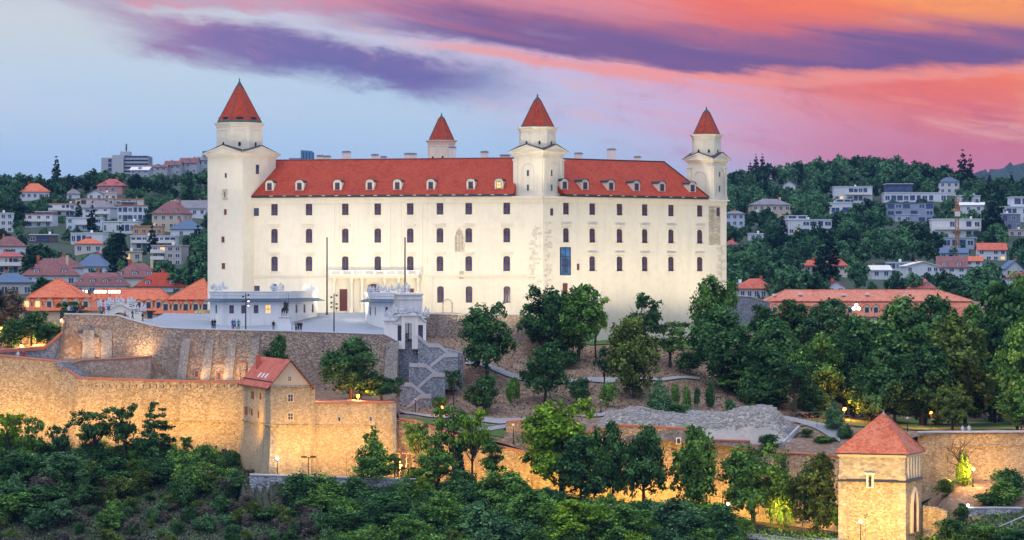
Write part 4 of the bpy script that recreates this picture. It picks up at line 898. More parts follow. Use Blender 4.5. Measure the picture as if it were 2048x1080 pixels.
# ------------------------------------------------------------------ house below the castle, corner tower, guardhouses, gate, barracks
def gable_house():
    a = Vector((-0.327, 0.945, 0)); g_ = Vector((0.945, 0.327, 0)); P0 = Vector((xat(541, 376), 376, 0)); W_ = 5.68; D = 17.2
    zb = zat(958, 376)-1; ze = zat(772, 376); zr = zat(723, 377)
    root = thing('gabled_house', 'narrow stone house with rose red gable roof set into the rampart', 'house', (P0.x, P0.y, zb))
    T = lambda x, y, z: tuple(P0+g_*x+a*y+Vector((0, 0, z)))
    mb = MB(); bt = 0.9   # battered foot
    mb.add([T(-bt*0.6, -bt, zb), T(W_, -bt, zb), T(W_, D, zb), T(-bt*0.6, D, zb), T(0, 0, zb+6.5), T(W_, 0, zb+6.5), T(W_, D, zb+6.5), T(0, D, zb+6.5), T(0, 0, ze), T(W_, 0, ze), T(W_, D, ze), T(0, D, ze)],
        [(0, 1, 5, 4), (1, 2, 6, 5), (2, 3, 7, 6), (3, 0, 4, 7), (4, 5, 9, 8), (5, 6, 10, 9), (6, 7, 11, 10), (7, 4, 8, 11)]).build('wall', M['housestone'], root)
    mb = MB(); m_ = W_/2; mb.add([T(0, -0.01, ze), T(W_, -0.01, ze), T(m_, -0.01, zr), T(0, D, ze), T(W_, D, ze), T(m_, D, zr)], [(0, 1, 2), (3, 5, 4), (0, 2, 5, 3), (1, 4, 5, 2)]).build('gable', M['gableplaster'], root)
    rf = MB(); ov = 0.45; sl = (zr-ze)/m_
    for sg in (0, 1):
        e = -ov if sg == 0 else W_+ov; z_ = ze-ov*sl+0.1
        vs = [T(e, -0.3, z_), T(m_, -0.3, zr+0.1), T(m_, D+0.3, zr+0.1), T(e, D+0.3, z_)]; rf.add(vs+[(p[0], p[1], p[2]+0.16) for p in vs], [(0, 1, 2, 3), (4, 5, 6, 7), (0, 1, 5, 4), (3, 2, 6, 7), (0, 3, 7, 4)])
    rf = rf.build('roof', M['houseroof'], root)
    mb = MB(); mb.tube([T(-ov, -0.3, ze-ov*sl+0.1), T(-ov, D+0.3, ze-ov*sl+0.1)], 0.1, 6); mb.tube([T(W_+ov, -0.3, ze-ov*sl+0.1), T(W_+ov, D+0.3, ze-ov*sl+0.1)], 0.1, 6)
    mb.tube([T(-ov, -0.36, ze-ov*sl+0.2), T(m_, -0.36, zr+0.22), T(W_+ov, -0.36, ze-ov*sl+0.2)], 0.06, 4); mb.build('gutter', M['slate'], rf)
    x_, y_ = 1.7, 14.0; zz_ = ze+x_*sl; MB().box(x_-0.3, x_+0.3, y_-0.5, y_+0.5, zz_-0.4, zr+0.55, 0, T).build('chimney', M['houseroof'], rf)
    for k in range(3):   # roof windows
        y_ = 5.2+k*2.0; q = lambda x, dz: T(x, 0, 0)
        mb = MB(); v = []
        for x, yy in ((0.55, y_), (1.05, y_), (1.05, y_+0.75), (0.55, y_+0.75)): v.append(T(x, yy, ze+x*sl+0.30))
        v2 = [(p[0], p[1], p[2]-0.2) for p in v]; mb.add(v+v2, [(0, 1, 2, 3), (0, 1, 5, 4), (1, 2, 6, 5), (2, 3, 7, 6), (3, 0, 4, 7)]).build('roof_window', M['white'], rf)
    mb = MB(); mb.tube([T(0.15, -0.2, ze+0.15*sl+0.42), T(0.15, D, ze+0.15*sl+0.42)], 0.07, 4); mb.build('snow_guard', M['slate'], rf)
    for (x, z, w, h, fr) in ((2.75, zat(757.5, 376.7), 0.42, 0.6, 'trim'), (2.85, zat(796, 376.7), 0.66, 0.95, 'trim'), (2.85, zat(833, 376.7), 0.66, 0.85, 'trim')):
        o = MB().box(x-w/2, x+w/2, -0.03, 0.2, z-h/2, z+h/2, 0, T).build('window', M['glass'], root); t_ = 0.13
        f = MB().box(x-w/2-t_, x-w/2, -0.07, 0.1, z-h/2-t_, z+h/2+t_, 0, T).box(x+w/2, x+w/2+t_, -0.07, 0.1, z-h/2-t_, z+h/2+t_, 0, T).box(x-w/2, x+w/2, -0.07, 0.1, z+h/2, z+h/2+t_, 0, T).box(x-w/2, x+w/2, -0.07, 0.1, z-h/2-t_, z-h/2, 0, T).box(x-0.025, x+0.025, -0.055, 0, z-h/2, z+h/2, 0, T).box(x-w/2, x+w/2, -0.05, 0, z-0.025, z+0.025, 0, T)
        f.build('frame', M['creamwall'], o)
    def sidewin(y, z, w, h, m_='sash'): MB().box(-0.04, 0.1, y-w/2, y+w/2, z-h/2, z+h/2, 0, T).build('window', M[m_], root)
    zs = lambda py: zat(py, 384)
    for px, py, w, h in ((505, 790, 0.9, 1.1), (521, 792, 0.5, 0.9), (491, 821, 1.0, 1.2), (503, 824, 0.5, 0.9), (517, 829, 0.4, 0.9), (498, 820, 0.3, 0.8)):
        f_ = (541-px)/58.0; y = f_*D*0.98; sidewin(min(y, D-1), zat(py, 376+y*0.97), w*1.7, h)
    mb = MB(); mb.tube([T(0, -0.1, zat(773.5, 376)), T(W_, -0.1, zat(773.5, 376.7))], 0.08, 4); mb.tube([T(-0.05, -0.12, zat(851, 376)), T(W_, -0.12, zat(851, 376.7))], 0.13, 4); mb.tube([T(-0.1, 0, zat(851, 376)), T(-0.1, D, zat(851, 376))], 0.12, 4)
    for k in range(8): x = 0.6+k*0.62; z = zat(777, 376.5); mb.box(x-0.03, x+0.03, -0.04, 0.1, z-0.2, z+0.2, 0, T)
    mb.build('ledge', M['rampart'], root)
    mb = MB()
    for k in range(10): z = zb+1+k*0.7; d = bt*max(0, 1-(z-zb)/6.5); w_ = 0.45 if k % 2 else 0.8; mb.box(-d*0.6-0.06, w_, -d-0.07, 0.2, z-0.33, z+0.33, 0, T); 
    mb.build('quoins', M['pier'], root)
gable_house()
def corner_tower():
    P0 = Vector((xat(1811, 362), 362, 0)); l_ = Vector((-0.955, 0.297, 0)); r_ = Vector((0.42, 0.907, 0)); L1, L2 = 9.05, 7.6
    zb = zat(1100, 362)-2; ze = zat(911, 362)
    root = thing('corner_tower', 'square stone corner tower with brick red pyramid roof at lower right', 'tower', (P0.x, P0.y, zb))
    T = lambda x, y, z: tuple(P0+l_*x+r_*y+Vector((0, 0, z)))
    zc_ = zat(964, 362)
    lo = MB().box(0, L1, 0, L2, zb, zc_, 0, T).build('wall', M['towerstone'], root)
    MB().box(0.05, L1-0.05, 0.05, L2-0.05, zc_+0.002, ze-0.3, 0, T).build('upper_wall', M['towerashlar'], root)
    MB().box(-0.1, L1+0.1, -0.1, L2+0.1, ze-0.3, ze+0.02, 0, T).build('cornice', M['trim'], root)
    MB().loft([[T(-0.28, -0.28, zc_-0.1), T(L1+0.28, -0.28, zc_-0.1), T(L1+0.28, L2+0.28, zc_-0.1), T(-0.28, L2+0.28, zc_-0.1)], [T(0.04, 0.04, zc_+0.28), T(L1-0.04, 0.04, zc_+0.28), T(L1-0.04, L2-0.04, zc_+0.28), T(0.04, L2-0.04, zc_+0.28)]]).build('ledge', M['slate'], root)
    ov = 0.42; za = zat(825, 367); a4 = [T(-ov, -ov, ze+0.03), T(L1+ov, -ov, ze+0.03), T(L1+ov, L2+ov, ze+0.03), T(-ov, L2+ov, ze+0.03)]; ap = Vector(T(L1*0.46, L2/2, za)); ap.x = xat(1767, ap.y)
    rf = MB().add([Vector(p)+Vector((0, 0, 0.12)) for p in a4]+[tuple(ap)], [(0, 1, 4), (1, 2, 4), (2, 3, 4), (3, 0, 4)]).build('roof', M['towerroof'], root)
    MB().loft([a4, [(p[0], p[1], p[2]+0.16) for p in a4]]).build('gutter', M['slate'], rf)
    mb = MB()
    for p in a4: mb.tube([Vector(p)+Vector((0, 0, 0.16)), ap], 0.11, 5)
    mb.build('ridge_tiles', M['towerroof'], rf)
    MB().lathe([(0.34, -0.35), (0.1, 0.1), (0.05, 0.4)], tuple(ap), 8).build('finial', M['greymetal'], rf)
    x, z = L1*0.52, zat(963, 363)
    o = MB().box(x-0.22, x+0.22, -0.05, 0.1, z-0.62, z+0.62, 0, T).build('window', M['glass'], root)
    MB().box(x-0.5, x-0.22, -0.3, 0.1, z-0.75, z+0.9, 0, T).box(x+0.22, x+0.5, -0.3, 0.1, z-0.75, z+0.9, 0, T).box(x-0.72, x+0.72, -0.36, 0.1, z+0.9, z+1.15, 0, T).box(x-0.6, x+0.6, -0.34, 0.1, z-0.9, z-0.75, 0, T).build('frame', M['trim'], o)
    mb = MB(); m2 = MB()
    for k in range(11): z = zb+2+k*0.95; w_ = 0.6 if k % 2 else 1.05; mb.box(-0.03, w_, -0.03, w_, z-0.46, z+0.46, 0, T); m2.box(L1-w_, L1+0.03, -0.03, 0.3, z-0.46, z+0.46, 0, T)
    mb.build('quoins', M['towerashlar'], root); m2.build('quoins', M['towerashlar'], root)
    # right face: blind columns above, gothic portal below
    mb = MB()
    for y in (1.2, 2.5, 3.8, 5.1, 6.4): mb.box(-0.14, 0.06, y-0.14, y+0.14, zc_+0.3, ze-0.35, 0, T)
    mb.build('pilaster_strips', M['trim'], root)
    zp = zat(1050, 365); pt = MB(); N = 6
    for dx, rr in ((0.0, 1.5), (-0.18, 1.25)):
        pts = [T(-0.12+dx*0.3, 3.8-rr, zp-1), T(-0.12+dx*0.3, 3.8-rr, zp+2.6), T(-0.12+dx*0.3, 3.8-rr*0.6, zp+4.2), T(-0.12+dx*0.3, 3.8, zp+5.0), T(-0.12+dx*0.3, 3.8+rr*0.6, zp+4.2), T(-0.12+dx*0.3, 3.8+rr, zp+2.6), T(-0.12+dx*0.3, 3.8+rr, zp-1)]
        pt.tube(pts, 0.2, 6)
    pt.build('portal', M['trim'], root)
    MB().add([T(-0.03, 3.8-1, zp-1), T(-0.03, 3.8+1, zp-1), T(-0.03, 3.8+1, zp+2.4), T(-0.03, 3.8, zp+4.2), T(-0.03, 3.8-1, zp+2.4)], [(0, 1, 2, 3, 4)]).build('doorway', M['door'], root)
M['towerstone'] = mat_rubble('yellow_rubble', [(0.56, 0.45, 0.29), (0.40, 0.30, 0.19), (0.66, 0.55, 0.37), (0.48, 0.38, 0.24), (0.31, 0.23, 0.15)], (0.55, 0.45, 0.30), 3.2, 1.6, (0.62, 0.52, 0.38), (0.45, 0.36, 0.26), 0.07)
M['towerashlar'] = mat_rubble('squared_sandstone', [(0.58, 0.50, 0.37), (0.44, 0.38, 0.29), (0.66, 0.58, 0.44), (0.52, 0.44, 0.32), (0.34, 0.30, 0.25)], (0.52, 0.45, 0.34), 1.5, 1.9, (0.34, 0.30, 0.26), (0.60, 0.52, 0.38), 0.05)
corner_tower()

def poly_house(name, label, cat, front, depth, z_top, z_bot, wallm, parapet=1.0):
    """flat roofed building along a front polyline [(px, Y)]"""
    P_ = [Vector((xat(a, y), y, 0)) for a, y in front]; root = thing(name, label, cat, (P_[0].x, P_[0].y, z_bot))
    d = (P_[-1]-P_[0]).normalized(); nb = Vector((-d.y, d.x, 0)); nb = nb if nb.y > 0 else -nb
    poly = [(p.x, p.y) for p in P_]+[(p.x*(1+depth/p.y), p.y+depth) for p in reversed(P_)]
    MB().prism(poly, z_bot-3, z_top).build('wall', wallm, root)
    return root, P_, poly
def ring_band(mb, poly, z0, z1, out, mat=0):
    c = sum((Vector((p[0], p[1])) for p in poly), Vector((0, 0)))/len(poly); n = len(poly); ring0, ring1 = [], []
    q = []
    for i in range(n):
        a, b, e = (Vector(poly[(i-1) % n]), Vector(poly[i]), Vector(poly[(i+1) % n])); d1, d2 = (b-a).normalized(), (e-b).normalized()
        n1, n2 = Vector((d1.y, -d1.x)), Vector((d2.y, -d2.x)); m_ = (n1+n2); m_ = m_/max(0.3, m_.dot(n1)) if m_.length > 1e-6 else n1
        if i == 0: s_ = 1 if sum((Vector(poly[k]).x*Vector(poly[(k+1) % n]).y-Vector(poly[(k+1) % n]).x*Vector(poly[k]).y) for k in range(n)) > 0 else -1
        q.append(b+m_*out*s_)
    mb.loft([[(p.x, p.y, z0) for p in q], [(p.x, p.y, z1) for p in q]], mat); return q
def canopy(P_, root, z_in, z_out, out, mat):
    n = len(P_); nv = []
    for i in range(n):
        a, b = P_[max(0, i-1)], P_[min(n-1, i+1)]; d = (b-a).normalized(); q = Vector((d.y, -d.x, 0)); nv.append(q if q.y < 0 else -q)
    ex0 = (P_[0]-P_[1]).normalized()*out; ex1 = (P_[-1]-P_[-2]).normalized()*out; rr = []
    for i, (p, q) in enumerate(zip(P_, nv)):
        e = ex0 if i == 0 else ex1 if i == n-1 else Vector()
        a = Vector((p.x, p.y, z_in))+q*0.02; b = Vector((p.x, p.y, z_out))+q*out+e; rr.append([a, b, b-Vector((0, 0, 0.1)), a-Vector((0, 0, 0.12))])
    MB().loft(rr).build('canopy', mat, root)
def wall_window(root, P0, P1, f, z, w, h, glass='glass', fr='white'):
    d = (P1-P0); L = d.length; d = d.normalized(); nn = Vector((d.y, -d.x, 0)); nn = nn if nn.y < 0 else -nn; x = L*f
    T = lambda a, b, c: tuple(P0+d*a+nn*b+Vector((0, 0, c))); t_ = 0.1
    o = MB().box(x-w/2, x+w/2, -0.1, 0.02, z-h/2, z+h/2, 0, T).build('window', M[glass], root)
    f_ = MB().box(x-w/2-t_, x-w/2, -0.1, 0.05, z-h/2-t_, z+h/2+t_, 0, T).box(x+w/2, x+w/2+t_, -0.1, 0.05, z-h/2-t_, z+h/2+t_, 0, T).box(x-w/2, x+w/2, -0.1, 0.05, z+h/2, z+h/2+t_, 0, T).box(x-w/2, x+w/2, -0.1, 0.05, z-h/2-t_, z-h/2, 0, T)
    f_.box(x-0.04, x+0.04, 0.0, 0.04, z-h/2, z+h/2, 1, T).box(x-w/2, x+w/2, 0.0, 0.04, z-0.04, z+0.04, 1, T); f_.build('frame', [M[fr], M['sash']], o)
def frac(px, P0, P1):
    k = (px-CX)/F; d = P1-P0; return (k*P0.y-P0.x)/(d.x-k*d.y)
gh, P_, poly = poly_house('guardhouse', 'long white guardhouse with flat roof and blue grey canopy before the castle', 'guardhouse', [(420, 431), (443, 425), (558, 428), (634, 444)], 5.5, zat(590, 427), zat(656, 425), M['white'])
mb = MB(); ring_band(mb, poly, zat(590, 427)+0.002, zat(584, 427), 0.12); ring_band(mb, poly, zat(584, 427)+0.002, zat(582.5, 427), 0.25); mb.build('parapet', M['white'], gh)
canopy(P_, gh, zat(597, 427), zat(602.5, 427), 1.0, M['canopy'])
zw = zat(618.5, 426)
for px, g_ in ((463, 'glass'), (487, 'glass'), (512, 'glass'), (536, 'litwin')): wall_window(gh, P_[1], P_[2], frac(px, P_[1], P_[2]), zw, 0.75, 1.3, g_)
wall_window(gh, P_[0], P_[1], frac(433, P_[0], P_[1]), zw, 0.9, 1.3)
for px in (573, 592.5, 608.5, 625): wall_window(gh, P_[2], P_[3], frac(px, P_[2], P_[3]), zat(617.5, 435), 0.85, 1.35)
g2, P2_, poly2 = poly_house('guardhouse', 'small white guardhouse with angled canopy beside the white gate', 'guardhouse', [(731, 440), (732, 434), (757, 428), (788, 424.5)], 6.0, zat(592, 427), zat(672, 424), M['white'])
mb = MB(); ring_band(mb, poly2, zat(592, 427)+0.002, zat(587, 427), 0.12); ring_band(mb, poly2, zat(587, 427)+0.002, zat(585, 427), 0.22); mb.build('parapet', M['white'], g2)
canopy(P2_[1:], g2, zat(598, 427), zat(604, 427), 0.95, M['canopy'])
for px, w in ((741, 0.6), (751, 0.4)): wall_window(g2, P2_[1], P2_[2], frac(px, P2_[1], P2_[2]), zat(622, 430), w*1.2, 1.35)
wall_window(g2, P2_[2], P2_[3], frac(773.5, P2_[2], P2_[3]), zat(623.5, 426), 0.7, 1.5)
g3, P3_, poly3 = poly_house('gate_lodge', 'tall plain white lodge block behind the white gate', 'lodge', [(787, 430), (815, 430.3), (845, 431)], 5.0, zat(590, 430), zat(676, 430), M['white'])
mb = MB(); ring_band(mb, poly3, zat(590, 430)+0.002, zat(587, 430), 0.22); ring_band(mb, poly3, zat(599, 430), zat(597.5, 430), 0.12); mb.build('cornice', M['white'], g3)

# ---- trophies (carved armour, flags and shields)
def trophy_mesh(seed, w=1.0):
    rg = random.Random(seed); mb = MB()
    mb.loft([[(x*w*0.55, y*0.3, 0) for x, y in ((-1, -1), (1, -1), (1, 1), (-1, 1))], [(x*w*0.45, y*0.25, 0.22) for x, y in ((-1, -1), (1, -1), (1, 1), (-1, 1))]])
    mb.lathe([(0.15, 0.2), (0.19, 0.35), (0.14, 0.52), (0.22, 0.75), (0.18, 0.88), (0.07, 0.93), (0.11, 1.0), (0.12, 1.1), (0.05, 1.18), (0.02, 1.3)], (rg.uniform(-0.15, 0.15), 0, 0), 10)
    for sg in (-1, 1):
        mb.tube([(sg*0.22, 0, 0.92), (sg*0.42, -0.05, 0.72), (sg*0.38, -0.2, 0.5)], [0.09, 0.07, 0.05], 6)
        for k in range(4):
            a = R(16+k*18+rg.uniform(-8, 8))*sg; L = rg.uniform(1.0, 1.62)*(1-0.05*k); c = Vector((math.sin(a), 0, math.cos(a))); n = Vector((c.z, 0, -c.x)); o = Vector((sg*0.12, 0.1+0.03*k, 0.25))
            mb.tube([o, o+c*L], [0.03, 0.02], 5); b0 = o+c*L*0.45; b1 = o+c*L*0.95; y = Vector((0, 0.05, 0))
            v = [b0, b1, b1+n*sg*0.34-c*0.22, b0+n*sg*0.20+c*0.02]; mb.add([p-y for p in v]+[p+y for p in v], [(0, 1, 2, 3), (7, 6, 5, 4), (0, 4, 5, 1), (1, 5, 6, 2), (2, 6, 7, 3), (3, 7, 4, 0)])
        mb.lathe([(0.02, -0.1), (0.2, -0.06), (0.27, 0.0), (0.2, 0.05)], (sg*0.45*w, -0.2, 0.42), 10)
    return mb.mesh('trophy', M['stonewhite'], smooth=False)
TRO = [trophy_mesh(k) for k in range(4)]
def trophy(px, py, Y, hpx, label, k=0, rz=0.0, mat=None, wf=1.0):
    s = hpx*Y/F/1.55; o = bpy.data.objects.new('carved_trophy', TRO[k % 4]); COL.objects.link(o)
    o.location = at(px, py, Y); o.scale = (s*wf, s, s); o.rotation_euler = (0, 0, rz); tag(o, label, 'sculpture', 'carved trophies on roofs and gate')
trophy(437, 583, 427.6, 19, 'carved stone trophy at the left end of the long guardhouse roof', 0, 0, None, 1.2)
trophy(555, 583, 428.6, 17, 'carved stone trophy in the middle of the long guardhouse roof', 1, 0.2, None, 1.3)
trophy(619, 583, 441.5, 17, 'carved stone trophy at the right end of the long guardhouse roof', 2, 0.3, None, 1.2)
trophy(748, 586, 431.5, 17, 'fan of carved flags on the small guardhouse roof, before the arch', 3, 0, None, 1.4)
trophy(777, 586, 427.3, 17, 'carved shield trophy on the small guardhouse roof, right of the fan', 0)
trophy(807, 587.5, 432, 22, 'warm lit carved trophy on the tall white lodge roof', 1, 0.2)

def white_gate():
    Y = 410.6; s = Y/F; c = at(809, 685, Y)
    root = thing('gate', 'white baroque gate with iron doors at the top of the zigzag stairs', 'gate', c)
    X = lambda px: (px-809)*s; Z = lambda py: (685-py)*s
    w = MB()
    for a, b, t in ((768, 788, 642), (788, 795, 648), (803, 810, 632), (824, 836, 632), (846, 852, 646)): w.box(X(a), X(b), -0.1, 1.5 if a == 768 else 0.9, -1.0, Z(t))
    w.box(X(795), X(803), 0.0, 0.8, Z(651), Z(646)).box(X(836), X(846), 0.0, 0.8, Z(650), Z(644)).box(X(795), X(803), 0.0, 0.8, -1, Z(682)).box(X(836), X(846), 0.0, 0.8, -1, Z(682))
    N = 8; pts = [(X(817)+X(824.2)*0+0.545*math.cos(math.pi*k/N), Z(649)+0.4*math.sin(math.pi*k/N)) for k in range(N+1)]
    for k in range(N):
        (a, b), (d, e) = pts[k], pts[k+1]; zt = Z(632); w.add([(a, 0.0, b), (d, 0.0, e), (d, 0.0, zt), (a, 0.0, zt), (a, 0.8, b), (d, 0.8, e), (d, 0.8, zt), (a, 0.8, zt)], [(0, 1, 2, 3), (7, 6, 5, 4), (0, 4, 5, 1), (3, 2, 6, 7)])
    w.build('wall', M['white'], root, local=True)
    cn = MB()
    cn.box(X(766), X(790), -0.35, 1.6, Z(642)+0.003, Z(639)).box(X(802), X(838), -0.3, 1.1, Z(632)+0.003, Z(629))
    cn.box(X(788), X(802), -0.22, 1.0, Z(648)+0.003, Z(644))
    for q0, q1 in (((802, 630), (788, 643)), ((838, 630), (853, 643))):
        pp = []
        for k in range(7): t = k/6; x = q0[0]+(q1[0]-q0[0])*t; z = q0[1]+(q1[1]-q0[1])*(t*t*(3-2*t)); pp.append((X(x), 0.1, Z(z)))
        cn.loft([[(p[0], -0.28, p[2]-0.12), (p[0], -0.28, p[2]+0.12), (p[0], 1.0, p[2]+0.12), (p[0], 1.0, p[2]-0.12)] for p in pp])
        for k in range(6): a, b = pp[k], pp[k+1]; cn.add([(a[0], 0.05, Z(648)), (b[0], 0.05, Z(648)), (b[0], 0.05, b[2]-0.1), (a[0], 0.05, a[2]-0.1), (a[0], 0.8, Z(648)), (b[0], 0.8, Z(648)), (b[0], 0.8, b[2]-0.1), (a[0], 0.8, a[2]-0.1)], [(0, 1, 2, 3), (7, 6, 5, 4)])
    cn.build('cornice', M['stonewhite'], root, local=True)
    for a, b, t in ((795.3, 802.7, 651), (836.3, 845.7, 650)):
        MB().box(X(a), X(b), 0.45, 0.5, Z(682), Z(t)).build('side_door', M['glass'], root, local=True)
    ir = MB()
    for px in np.linspace(811, 823, 8): ir.tube([(X(px), 0.35, Z(684)), (X(px), 0.35, Z(648)+0.15)], 0.025, 4)
    for py in (682, 668, 650): ir.box(X(810.5), X(823.5), 0.32, 0.38, Z(py)-0.03, Z(py)+0.03)
    ir.box(X(816.6), X(817.6), 0.3, 0.4, Z(684), Z(647)); ir.build('iron_gate', M['metal'], root, local=True)
white_gate()
trophy(784, 639, 410.8, 23, 'carved trophy on the left shoulder of the white gate', 0, 0.1)
trophy(800, 632, 410.9, 26, 'carved trophy with rider figure left of centre on the white gate', 2)
trophy(825, 629, 410.9, 24, 'carved trophy right of centre on the white gate', 3)
trophy(845, 636, 410.9, 22, 'carved trophy on the right shoulder of the white gate', 1, -0.1)

# ---- skinned bodies
def skin_mesh(name, verts, edges, radii, mats, sub=1, matfn=None, root=0):
    me = bpy.data.meshes.new(name+'_base'); me.from_pydata(verts, edges, []); o = bpy.data.objects.new(name+'_base', me); COL.objects.link(o)
    md = o.modifiers.new('skin', 'SKIN')
    if not me.skin_vertices: 
        bm = bmesh.new(); bm.from_mesh(me); bm.verts.layers.skin.verify(); bm.to_mesh(me); bm.free()
    for sv, r in zip(me.skin_vertices[0].data, radii): sv.radius = (r, r)
    me.skin_vertices[0].data[root].use_root = True
    ss = o.modifiers.new('sub', 'SUBSURF'); ss.levels = sub; ss.render_levels = sub
    C.view_layer.update(); dg = C.evaluated_depsgraph_get(); res = bpy.data.meshes.new_from_object(o.evaluated_get(dg)); res.name = name
    bpy.data.objects.remove(o); bpy.data.meshes.remove(me)
    res.materials.clear()
    for m in mats: res.materials.append(m)
    if matfn:
        for p in res.polygons: p.material_index = matfn(p.center)
    for p in res.polygons: p.use_smooth = True
    return res
def person_mesh(pose, top, legs):
    V = [(0, 0, 0.95), (0, 0, 1.15), (0, 0, 1.40), (0, 0, 1.52), (0, -0.02, 1.66), (0, -0.01, 1.76)]; r = [0.14, 0.13, 0.15, 0.055, 0.095, 0.06]; E = [(0, 1), (1, 2), (2, 3), (3, 4), (4, 5)]
    for sg in (-1, 1):
        b = len(V); sp = 0.10 if pose != 'walk' else 0.09; fy = (0.22*sg) if pose == 'walk' else 0.0
        V += [(sg*sp, 0, 0.88), (sg*sp, fy*0.5-0.02, 0.48), (sg*sp, fy, 0.07), (sg*sp, fy-0.17, 0.035)]; r += [0.095, 0.065, 0.045, 0.035]; E += [(0, b), (b, b+1), (b+1, b+2), (b+2, b+3)]
        b = len(V); el = (sg*0.27, 0.02-(0.12*sg if pose == 'walk' else 0), 1.14); hd = (sg*0.24, -0.10, 0.90) if pose != 'lean' else (sg*0.14, -0.36, 1.08)
        V += [(sg*0.19, 0, 1.38), el, hd, (hd[0], hd[1]-0.03, hd[2]-0.09)]; r += [0.065, 0.05, 0.035, 0.03]; E += [(2, b), (b, b+1), (b+1, b+2), (b+2, b+3)]
    def mf(c):
        if c.z > 1.70 or (c.z > 1.6 and c.y > 0.02): return 3
        if c.z > 1.5: return 2
        if abs(c.x) > 0.15 and c.z < 1.05 and c.z > 0.6 and abs(c.x) > 0.2: return 2
        return 0 if c.z > 0.93 else 1
    return skin_mesh('person', V, E, r, [cloth(top), cloth(legs), M['skin'], M['hair']], 1, mf)
PEO = {}
def person(px, Y, top, legs, pose, label, rz=0.0, z=None):
    k = (pose, top, legs)
    if k not in PEO: PEO[k] = person_mesh(*k)
    o = bpy.data.objects.new('person', PEO[k]); COL.objects.link(o); x = xat(px, Y)
    o.location = (x, Y, gz(px, Y) if z is None else z); o.rotation_euler = (0, 0, rz); tag(o, label, 'person', 'people on the castle hill')
DK, BL, TE, WH, RD, GY, JE = (0.02, 0.02, 0.03), (0.05, 0.10, 0.35), (0.05, 0.28, 0.28), (0.65, 0.65, 0.68), (0.4, 0.04, 0.05), (0.2, 0.2, 0.22), (0.04, 0.06, 0.14)
person(425, 410.6, DK, DK, 'stand', 'person in dark clothes standing at the left end of the forecourt parapet', 2.8)
person(429.5, 411.0, DK, JE, 'lean', 'person in dark top and blue trousers beside the guardhouse corner', -2.4)
person(465.5, 411, BL, JE, 'stand', 'person in blue top, left of the pair near the lamp mast', 0.4); person(470, 411.3, BL, DK, 'walk', 'person in blue top and dark trousers, right of the pair near the lamp mast', -1.2)
person(477, 411, TE, DK, 'stand', 'person in teal top on the forecourt left of the lamp mast', 0.2)
person(547, 411, DK, GY, 'lean', 'person in black leaning on the parapet left of the equestrian monument', 0.5)
person(592, 411, GY, DK, 'stand', 'person in grey top just right of the monument pedestal', 0.9); person(597, 411.4, DK, DK, 'stand', 'person all in black in the trio right of the monument', -0.6); person(602, 411.2, DK, JE, 'lean', 'rightmost person of the trio right of the monument, leaning', -0.4)
zT = zat(633, 411)
for px, a, b, l, rz, ps in ((138, WH, DK, 'person in white top at the left corner of the bastion terrace', 0.4, 'stand'), (144, BL, DK, 'person in blue top near the left corner of the bastion terrace', 1.0, 'walk'), (155, DK, GY, 'person in dark top leaning on the bastion terrace parapet', 0.1, 'lean'), (160, RD, DK, 'person in red top on the bastion terrace', 0.6, 'stand'),
    (200, TE, GY, 'person in teal top in front of the white sculpted gate', 0.2, 'stand'), (207, RD, JE, 'person in red top and blue trousers in front of the sculpted gate', -0.3, 'walk'), (217, BL, WH, 'person in blue top and pale trousers in front of the sculpted gate', 0.7, 'stand')):
    person(px, 411.9, a, b, ps, l, rz, zT-0.0)
person(250, 411.6, WH, DK, 'walk', 'person in white top walking down beside the sloping bastion parapet', 1.4, gz(250, 411.6))
person(265, 411.4, BL, DK, 'walk', 'person in blue top walking behind the sloping bastion parapet', 1.5); person(285, 411.2, DK, GY, 'walk', 'person in dark top lowest on the sloping bastion terrace', 1.5)
person(36, 406.5, WH, JE, 'lean', 'person in white top leaning on the rampart coping at far left', -0.3, zat(724, 406.5)); person(47.5, 406.5, RD, DK, 'lean', 'person in red top leaning on the rampart coping at far left', 0.3, zat(724, 406.5))
person(813.5, 413, RD, DK, 'stand', 'person in red top standing inside the white gate', 0.3, zat(686, 413))
person(1925, 386.6, WH, DK, 'lean', 'person in white top behind the park wall at right', 0.5, zat(874, 386.6)); person(1938, 386.6, WH, DK, 'stand', 'person in pale top and black trousers standing behind the park wall', -0.6, zat(873, 386.6))
person(1752, 358.5, BL, JE, 'walk', 'person in blue top at the foot of the square corner tower', 0.4); person(1765, 358.5, RD, DK, 'stand', 'person in red top at the foot of the square corner tower', 0.2)

